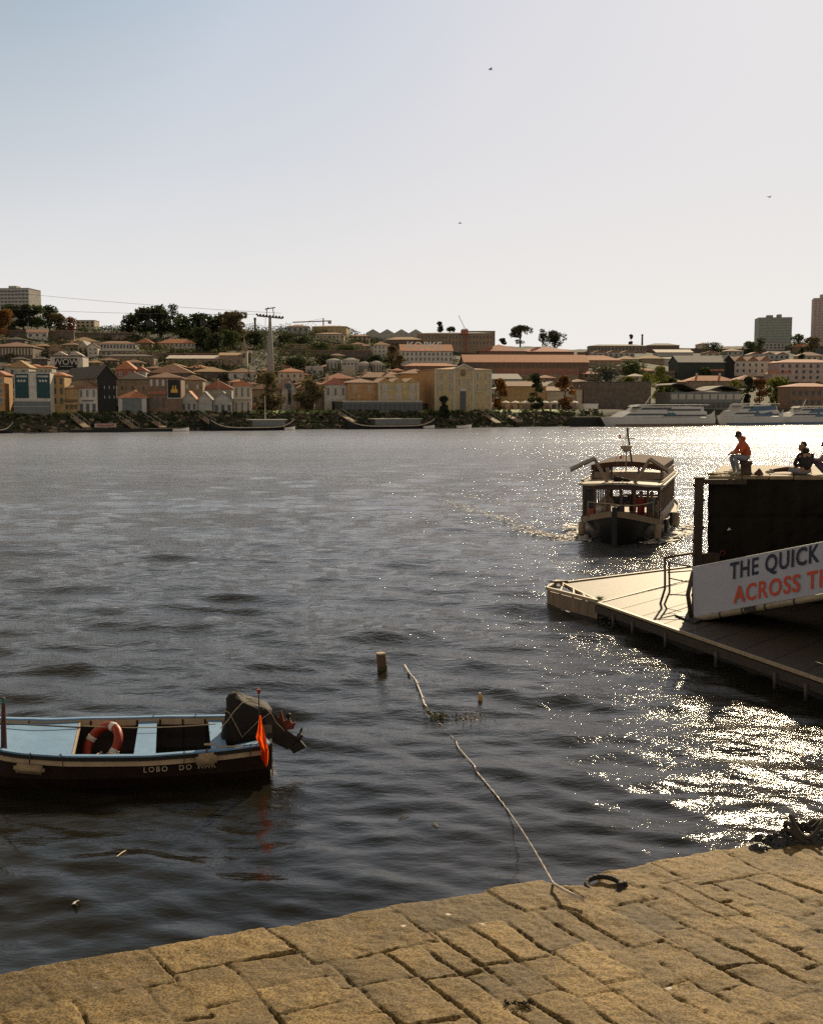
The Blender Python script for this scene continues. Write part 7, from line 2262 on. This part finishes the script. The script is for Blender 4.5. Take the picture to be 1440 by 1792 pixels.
mb = MB(); mb.bar((-.6, 0, z1), (-1.4 - 2.0 * 1, 0, at_y(806, 552, p.y).z - p.z), .22, .22); mb.build('boom', mat('boom_yellow', (.30, .22, .10), .6), t)
mb = MB(); mb.bx(-2.2, 1.0, -.8, .8, z1 - 2.8, z1 - .6); mb.build('machine_cab', R_red, t)
for px, b_, tp, r_, lab in ((447, 600, 556, .55, 'thin dark chimney stack rising left of the pylon head'), (1123, 610, 585, .6, 'slim dark chimney stack on the right crest')):
    p = ground_hit(px, b_)
    h_ = at_y(px, tp, p.y).z - p.z
    mb = MB(); mb.tube([V(0, 0, -2), V(0, 0, h_ * .9), V(0, 0, h_ * .9), V(0, 0, h_)], [r_, r_ * .75, r_ * .95, r_ * .95], 9)
    o = mb.build('chimney_stack', W_dstone, smooth=False); o.location = p
    tag(o, lab, 'chimney')
# ================================================================== along the far quay
# parasols
M_par = M_canw
def parasol(label, px, base, top, wpx, cmat=None, group='white parasols on the riverside terraces', t_=16):
    u = bank_u(px, t_); p = bank_pt(u, t_, 4.36); sc = p.y / FPX
    h = max(2.4, (base - top) * sc); w_ = wpx * sc
    t = thing('parasol', label, 'parasol', tuple(p), 0, group=group)
    mb = MB(); mb.tube([V(0, 0, 0), V(0, 0, h)], .05, 6); mb.build('pole', G_frm, t)
    mb = MB(); n = 8
    r0 = [V(w_ / 2 * math.cos(R(45 * k + 22)), w_ / 2 * math.sin(R(45 * k + 22)), h - w_ * .16) for k in range(n)]
    mb.add(r0 + [V(0, 0, h + .05)], [(k, (k + 1) % n, n) for k in range(n)])
    mb.add(r0 + [q - V(0, 0, .18) for q in r0], [(k, (k + 1) % n, n + (k + 1) % n, n + k) for k in range(n)])
    mb.build('canopy', cmat or M_par, t, fixn=False)
    return t
parasol('large lone white parasol in front of the black gabled hall', 194, 719, 701, 36)
for px, w_, lab in ((303, 24, 'white parasol, leftmost of the row under the black billboard'), (321, 24, 'white parasol, second from the left in the row under the billboard'),
                    (343, 34, 'widest white parasol in front of the three gabled halls'), (368, 24, 'white parasol at the right end of the row by the gabled halls')):
    parasol(lab, px, 720, 706, w_)
parasol('red and white parasol right of the row by the gabled halls', 400, 720, 705, 18, R_red)
for k in range(6):
    parasol(('white parasol, first from the left before the glass pavilion', 'white parasol, second from the left before the glass pavilion', 'white parasol, third from the left before the glass pavilion', 'white parasol, fourth from the left before the glass pavilion',
             'white parasol, fifth from the left before the glass pavilion', 'white parasol, rightmost before the glass pavilion')[k], 650 + 14 * k, 720, 706, 15)
parasol('white parasol standing at the foot of the ochre mansion', 794, 720, 707, 18)
parasol('white parasol just right of the mansion doorway', 812, 720, 707, 14)
ords = ('first', 'second', 'third', 'fourth', 'fifth', 'sixth', 'seventh', 'eighth', 'ninth')
for k in range(9):
    parasol('white parasol, %s from the left in the long row by the tall dark riverside tree' % ords[k], 866 + 17 * k, 720, 708, 17)
# site cabin and marquees
for px0, px1, lab, m_ in ((745, 790, 'dark green kiosk left of the ochre mansion', W_teal), (1022, 1046, 'white marquee left of the cruise boat', M_canw)):
    building('kiosk' if m_ is W_teal else 'marquee', lab, px0, px1, 720, 708, m_, m_ if m_ is not W_teal else W_blk, 'flat', 1, 4, R(12), Y=TY(px0, 17), cat='kiosk' if m_ is W_teal else 'marquee')
for t in ALLB: clean(t)
# the crowd strolling under the parasols
mb = MB(); rr = random.Random(5)
cm = [mat('cr_%d' % i, c, .9) for i, c in enumerate(((.05, .045, .05), (.30, .10, .07), (.45, .38, .32), (.12, .10, .12), (.30, .22, .15)))]
def tiny(mb, p, i, h=1.65):
    mb.tube([p, p + V(0, 0, h * .48), p + V(0, 0, h * .5), p + V(0, 0, h * .80), p + V(0, 0, h * .86)], [.13, .17, .18, .21, .07], 6, mi=i)
    mb.ball(p + V(0, 0, h * .94), .11, 6, 4, mi=2)
for i in range(420):
    px = rr.choice((rr.uniform(206, 262), rr.uniform(262, 452), rr.uniform(290, 450), rr.uniform(640, 735), rr.uniform(860, 1010), rr.uniform(60, 200)))
    t_ = rr.uniform(14, 24)
    tiny(mb, bank_pt(bank_u(px, t_), t_, 4.36), rr.randrange(5), rr.uniform(1.3, 1.8))
tag(mb.build('crowd', cm, smooth=True), 'crowd strolling and sitting on the far riverside promenade', 'crowd', kind='stuff')
for i, (px, lab, c) in enumerate(((552, 'lone stroller in pale clothes on the grass by the right autumn tree', 2), (576, 'lone stroller in white right of the autumn tree', 2), (512, 'lone stroller in a red top by the white gabled building', 1), (525, 'lone stroller in orange red near the left of the autumn tree', 1),
                                  (828, 'stroller in red in front of the ochre mansion', 1), (905, 'stroller in dark clothes on the bank by the parasol row', 0))):
    p = bank_pt(bank_u(px, 13.2), 13.2, 4.42)
    t = thing('person', lab, 'person', tuple(p), 0, group='strollers on the far bank')
    mb = MB(); tiny(mb, V(0, 0, 0), 0, 1.75); mb.build('body', [cm[c], cm[c], cm[2]], t, smooth=True)
# lamp posts / flag poles
for i, (px, tp, lab) in enumerate(((285, 676, 'thin pole in front of the billboard house'), (386, 664, 'white topped lamp pole left of the cream house with black doors'), (629, 693, 'thin pole in front of the orange building'), (1010, 676, 'pale post beside the cream hut'), (244, 682, 'thin pole right of the low orange roofed restaurant'))):
    p = bank_pt(bank_u(px, 13.8), 13.8, 4.36)
    h = at_y(px, tp, p.y).z - p.z
    t = thing('lamp_post', lab, 'pole', tuple(p), group='slim poles along the promenade')
    mb = MB(); mb.tube([V(0, 0, 0), V(0, 0, h)], [.07, .045], 6); mb.build('pole', W_grey, t)
    mb = MB(); mb.ball((0, 0, h), (.16, .16, .2), 7, 5); mb.build('lamp', G_frm, t)
# gangplanks down to the moored boats
M_plank = mat('gangplank', (.25, .17, .10), .8, .3, 3)
for i, (xa, ya, xb, yb, lab) in enumerate(((122, 724, 152, 748, 'grey gangplank at the left going down to the dark pontoon'), (206, 728, 238, 750, 'brown gangplank right of the lettered pontoon sign'), (254, 728, 286, 748, 'brown gangplank nearest the moored boat with a mast'),
                                  (348, 726, 372, 742, 'short broad landing slope behind the bow of the moored rabelo'), (592, 722, 618, 738, 'stone ramp at the left end of the long excursion boat'), (840, 720, 872, 740, 'blue grey gangplank below the right side of the ochre mansion'), (884, 724, 908, 738, 'thin pale gangplank left of the parasol row'))):
    a = at_y(xa, ya, TY(xa, 8)); b_ = at_y(xb, yb, TY(xb, -2.5))
    t = thing('gangplank', lab, 'gangplank', tuple(a), group='gangplanks of the far bank')
    b_ = b_ - a
    mb = MB(); mb.bar((0, 0, 0), b_, 1.6, .2); mb.build('ramp_deck', M_plank, t)
    sd_ = b_.cross(V(0, 0, 1)).normalized() * .78
    for s in (-1, 1):
        mb = MB(); mb.tube([sd_ * s + V(0, 0, .95), b_ + sd_ * s + V(0, 0, .95)], .05, 5)
        for q in (0, .33, .66, 1): mb.tube([b_ * q + sd_ * s, b_ * q + sd_ * s + V(0, 0, .95)], .035, 4)
        mb.build('handrail', G_frm if i in (1, 2) else W_grey, t)
# dark pontoon with its sign, left
def along(px0, px1, t_): return bank_pt(bank_u(px0, t_), t_, 0), bank_pt(bank_u(px1, t_), t_, 0)
a, b_ = along(128, 332, -4.5)
t = thing('mooring_pontoon', 'long dark mooring pontoon with a pale sign board on the far bank at the left', 'pontoon', tuple(a))
mb = MB(); mb.bar(V(0, 0, .3), b_ - a + V(0, 0, .3), 2.6, .7); mb.build('float', W_blk, t)
q0, q1 = along(170, 208, -3.0)
mb = MB(); mb.bar(q0 - a + V(0, 0, 1.35), q1 - a + V(0, 0, 1.35), .12, .85); sb_ = mb.build('sign_board', W_pink, t)
mb = MB()
for k in range(7):
    c = q0.lerp(q1, .14 + .115 * k) - a + V(.06, -.1, 1.35)
    mb.bx(c.x - .18, c.x + .18, c.y - .03, c.y + .02, 1.15, 1.6)
mb.build('sign_marks', W_red, sb_)
# rabelo style boats
def rabelo(label, px0, px1, hrow, mast=None, cabin=None, sailp=None, t_=-4.0, col=W_blk, prow=True):
    a, b_ = along(px0, px1, t_)
    L_ = (b_ - a).length; yaw = math.atan2(b_.y - a.y, b_.x - a.x)
    t = thing('rabelo_boat', label, 'boat', tuple(a), yaw)
    rows = []
    for s in np.linspace(0, 1, 22):
        w_ = 2.1 * math.sin(math.pi * (.06 + .88 * s)) ** .6
        shr = .85 + 1.7 * abs(2 * s - 1) ** 5
        rows.append([V(L_ * s, -w_, shr), V(L_ * s, -w_ * .8, .1), V(L_ * s, 0, -.4), V(L_ * s, w_ * .8, .1), V(L_ * s, w_, shr)])
    mb = MB(); mb.grid(rows); mb.build('hull', col, t, smooth=True)
    mb = MB(); mb.grid([[r[0] + V(0, -.03, -.08), r[0] + V(0, -.03, -.3)] for r in rows]); mb.build('sheer_strake', W_cream, t)
    mb = MB(); mb.grid([[r[0] * 1 - V(0, -.1, .2), r[4] - V(0, .1, .2)] for r in rows[1:-1]]); mb.build('deck', W_brown, t)
    if cabin:
        c0, c1 = cabin
        mb = MB(); mb.bx(L_ * c0, L_ * c1, -1.4, 1.4, .7, 2.3); cb = mb.build('cabin', W_glass, t)
        mb = MB(); mb.bx(L_ * c0 - .5, L_ * c1 + .5, -1.6, 1.6, 2.3, 2.45); mb.build('cabin_roof', G_frm, t)
    if mast:
        u, row = mast
        h = 6.5 + (HZ - row) * a.y / FPX
        mb = MB(); mb.tube([V(L_ * u, 0, .5), V(L_ * u, 0, h)], [.12, .06], 6); mb.build('mast', G_frm, t)
    if sailp:
        mb = MB(); mb.ball((L_ * sailp, -.3, 1.3), (1.4, .8, .55), 9, 6, jit=.15); mb.build('white_cover', M_canw, t, smooth=True)
    return t
rabelo('long dark rabelo boat with a tall bare mast and a pale awning below the pylon', 371, 514, 745, mast=(.66, 692), cabin=(.48, .88))
rabelo('long dark excursion boat with a pale flat awning below the olive yellow building', 606, 758, 745, cabin=(.30, .82))
rabelo('low dark rabelo moored at the far left edge', -60, 28, 752, cabin=None)
for i, (px0, px1, lab) in enumerate(((306, 334, 'two pale tender hulls tied behind the dark left pontoon'), (500, 518, 'small bright white dinghy at the stern of the rabelo with a mast'), (742, 760, 'small bright white dinghy at the bow of the long excursion boat'), (800, 824, 'tiny pale rowing boat on the water below the ochre mansion'))):
    a, b_ = along(px0, px1, -6.2); L_ = (b_ - a).length
    t = thing('dinghy', lab, 'dinghy', tuple(a), BRZ, group='dinghies along the far bank')
    rows = [[V(L_ * s, -q, .55 + .3 * s ** 3), V(L_ * s, -q * .6, 0), V(L_ * s, q * .6, 0), V(L_ * s, q, .55 + .3 * s ** 3)] for s in np.linspace(0, 1, 9) for q in (max(.05, .75 * math.sin(math.pi * (.25 + .75 * s)) ** .6),)]
    mb = MB(); mb.grid(rows); mb.add(rows[0], [(0, 1, 2, 3)]); mb.build('hull', M_canw, t)
    mb = MB(); mb.bx(L_ * .3, L_ * .4, -.6, .6, .35, .42); mb.build('thwart', M_plank, t)

# ---- cruise boats
M_cw = mat('cruise_white', (.50, .47, .42), .4, .08, .6); M_cb = mat('cruise_blue', (.03, .08, .13), .4, .2, 1)
def cruiser(label, px0, px1, top, livery=False, wide=1.0):
    a, b_ = along(px0, px1, -7.5)
    L_ = (b_ - a).length; yaw = math.atan2(b_.y - a.y, b_.x - a.x)
    t = thing('cruise_boat', label, 'cruise boat', tuple(a), yaw, group='white cruise boats')
    sc = (a.y + b_.y) / 2 / FPX
    Hh = (741 - top) * sc
    hw = 3.2 * wide
    rows = []
    for s in np.linspace(0, 1, 26):
        w_ = hw * min(1, (s / .22) ** .6 + .02)
        d1 = Hh * (.45 - .06 * min(1, s * 3))
        rk = (1 - min(1, s / .2)) * L_ * .07
        rows.append([V(L_ * s - rk * 0, -w_, d1), V(L_ * s + rk * .55, -w_ * .93, .6), V(L_ * s + rk, -w_ * .8, -.3), V(L_ * s + rk, w_ * .8, -.3), V(L_ * s + rk * .55, w_ * .93, .6), V(L_ * s, w_, d1)])
    mb = MB(); mb.grid(rows); mb.grid([[r[0], r[5]] for r in rows]); mb.add(rows[-1], [tuple(range(6))])
    mb.build('hull', M_cw, t)
    mb = MB(); mb.grid([[r[1] + V(0, -.04, .0), r[1] + V(0, -.03, -.5)] for r in rows[2:]]); mb.build('boot_stripe', M_cb if livery else W_brown, t)
    def deckhouse(nm, s0, s1, z0, z1, rake, mt, w_=.88):
        m_ = MB(); W_ = hw * w_
        m_.prism([V(L_ * s0, -W_, Hh * z0), V(L_ * s1, -W_, Hh * z0), V(L_ * s1 - L_ * .01, -W_, Hh * z1), V(L_ * s0 + rake, -W_, Hh * z1)], (0, 2 * W_, 0))
        return m_.build(nm, mt, t)
    deckhouse('lower_saloon', .13, .93, .40, .66, L_ * .09, M_cw)
    deckhouse('upper_saloon', .26, .90, .66, .90, L_ * .07, M_cw, .84)
    for nm, s0, s1, z0, z1, w_ in (('lower_window_band', .17, .55, .50, .58, .885), ('lower_window_band', .50, .91, .44, .52, .885), ('upper_window_band', .30, .58, .76, .86, .845), ('upper_window_band', .54, .86, .70, .79, .845)):
        for sy in (-1,):
            m_ = MB(); W_ = hw * w_ + .03
            m_.prism([V(L_ * s0, -W_, Hh * z0), V(L_ * s1, -W_, Hh * z0), V(L_ * s1 + .4, -W_, Hh * z1), V(L_ * s0 + 1.0, -W_, Hh * z1)], (0, .08, 0))
            m_.build(nm, G_win, t)
    deckhouse('bridge', .28, .42, .90, .985, L_ * .03, M_cw, .6)
    m_ = MB(); m_.bx(L_ * .36, L_ * .95, -hw * .8, hw * .8, Hh * .975, Hh * 1.0); m_.build('sun_deck_roof', M_canw, t)
    for s in np.linspace(.40, .93, 9):
        m_ = MB(); m_.tube([V(L_ * s, -hw * .78, Hh * .9), V(L_ * s, -hw * .78, Hh * .98)], .05, 5); m_.build('awning_post', G_frm, t)
    m_ = MB(); m_.bar((L_ * .40, 0, Hh * .98), (L_ * .45, 0, Hh * 1.38), .16, .2); m_.bar((L_ * .405, 0, Hh * 1.12), (L_ * .44, 0, Hh * 1.12), .1, .1); m_.build('radar_mast', G_frm, t)
    m_ = MB(); m_.prism([V(L_ * .90, -hw * .9, Hh * .4), V(L_ * 1.0, -hw * .9, Hh * .36), V(L_ * .995, -hw * .9, Hh * .72), V(L_ * .96, -hw * .9, Hh * .55)], (0, .1, 0)); m_.build('stern_wing', M_cw, t)
    m_ = MB(); W_ = hw * .885 + .06
    if livery:
        m_.prism([V(L_ * .50, -W_, Hh * .42), V(L_ * .85, -W_, Hh * .42), V(L_ * .80, -W_, Hh * .62), V(L_ * .62, -W_, Hh * .52), V(L_ * .55, -W_, Hh * .66)], (0, .06, 0))
        m_.prism([V(L_ * .40, -W_, Hh * .62), V(L_ * .62, -W_, Hh * .66), V(L_ * .88, -W_, Hh * .72), V(L_ * .86, -W_, Hh * .9), V(L_ * .5, -W_, Hh * .86)], (0, .06, 0))
    else:
        m_.prism([V(L_ * .545, -W_, Hh * .52), V(L_ * .635, -W_, Hh * .52), V(L_ * .60, -W_, Hh * .64), V(L_ * .575, -W_, Hh * .60), V(L_ * .56, -W_, Hh * .66)], (0, .06, 0))
    m_.build('blue_emblem', M_cb if livery else mat('teal_mark', (.02, .13, .16), .5), t)
    return t
cruiser('long white two deck cruise boat with a small teal emblem', 1047, 1234, 704)
cruiser('white cruise boat with blue patterned sides behind the seated people', 1249, 1352, 704, True)
cruiser('white cruise boat cut by the right edge of the photo', 1350, 1466, 710, True, .8)
a, b_ = along(1000, 1050, -4)
mb = MB(); mb.bar(V(0, 0, 1.2), b_ - a + V(0, 0, 1.2), 3, 2.6)
o = mb.build('landing_stage', W_blk); o.location = a
tag(o, 'dark landing stage before the bow of the white cruise boat', 'landing stage')

# ---- birds
def bird(label, px, py, Y, span, rz):
    p = at_y(px, py, Y)
    t = thing('gull', label, 'bird', tuple(p), rz)
    s = span / 2
    mb = MB(); mb.tube([V(-.26 * s * 1.5, 0, 0), V(-.1 * s, 0, .01), V(.2 * s, 0, .02), V(.42 * s, 0, .05), V(.52 * s, 0, .03)], [.01, .10 * s, .13 * s, .07 * s, .01], 8)
    mb.build('body', W_grey, t, smooth=True)
    for k in (-1, 1):
        mb = MB(); mb.add([V(.25 * s, 0, .05), V(.32 * s, k * .45 * s, .28 * s), V(.05 * s, k * s, .12 * s), V(-.02 * s, k * .5 * s, .22 * s), V(-.05 * s, 0, .04)], [(0, 1, 3, 4), (1, 2, 3)])
        mb.build('wing', W_dstone, t)
bird('dark gull with raised wings high in the middle of the sky', 859, 122, 90, .75, R(200))
bird('tiny distant bird low in the middle of the sky', 804, 391, 160, 1.1, R(10))
bird('tiny distant bird near the right edge of the sky', 1345, 345, 130, 1.1, R(30))
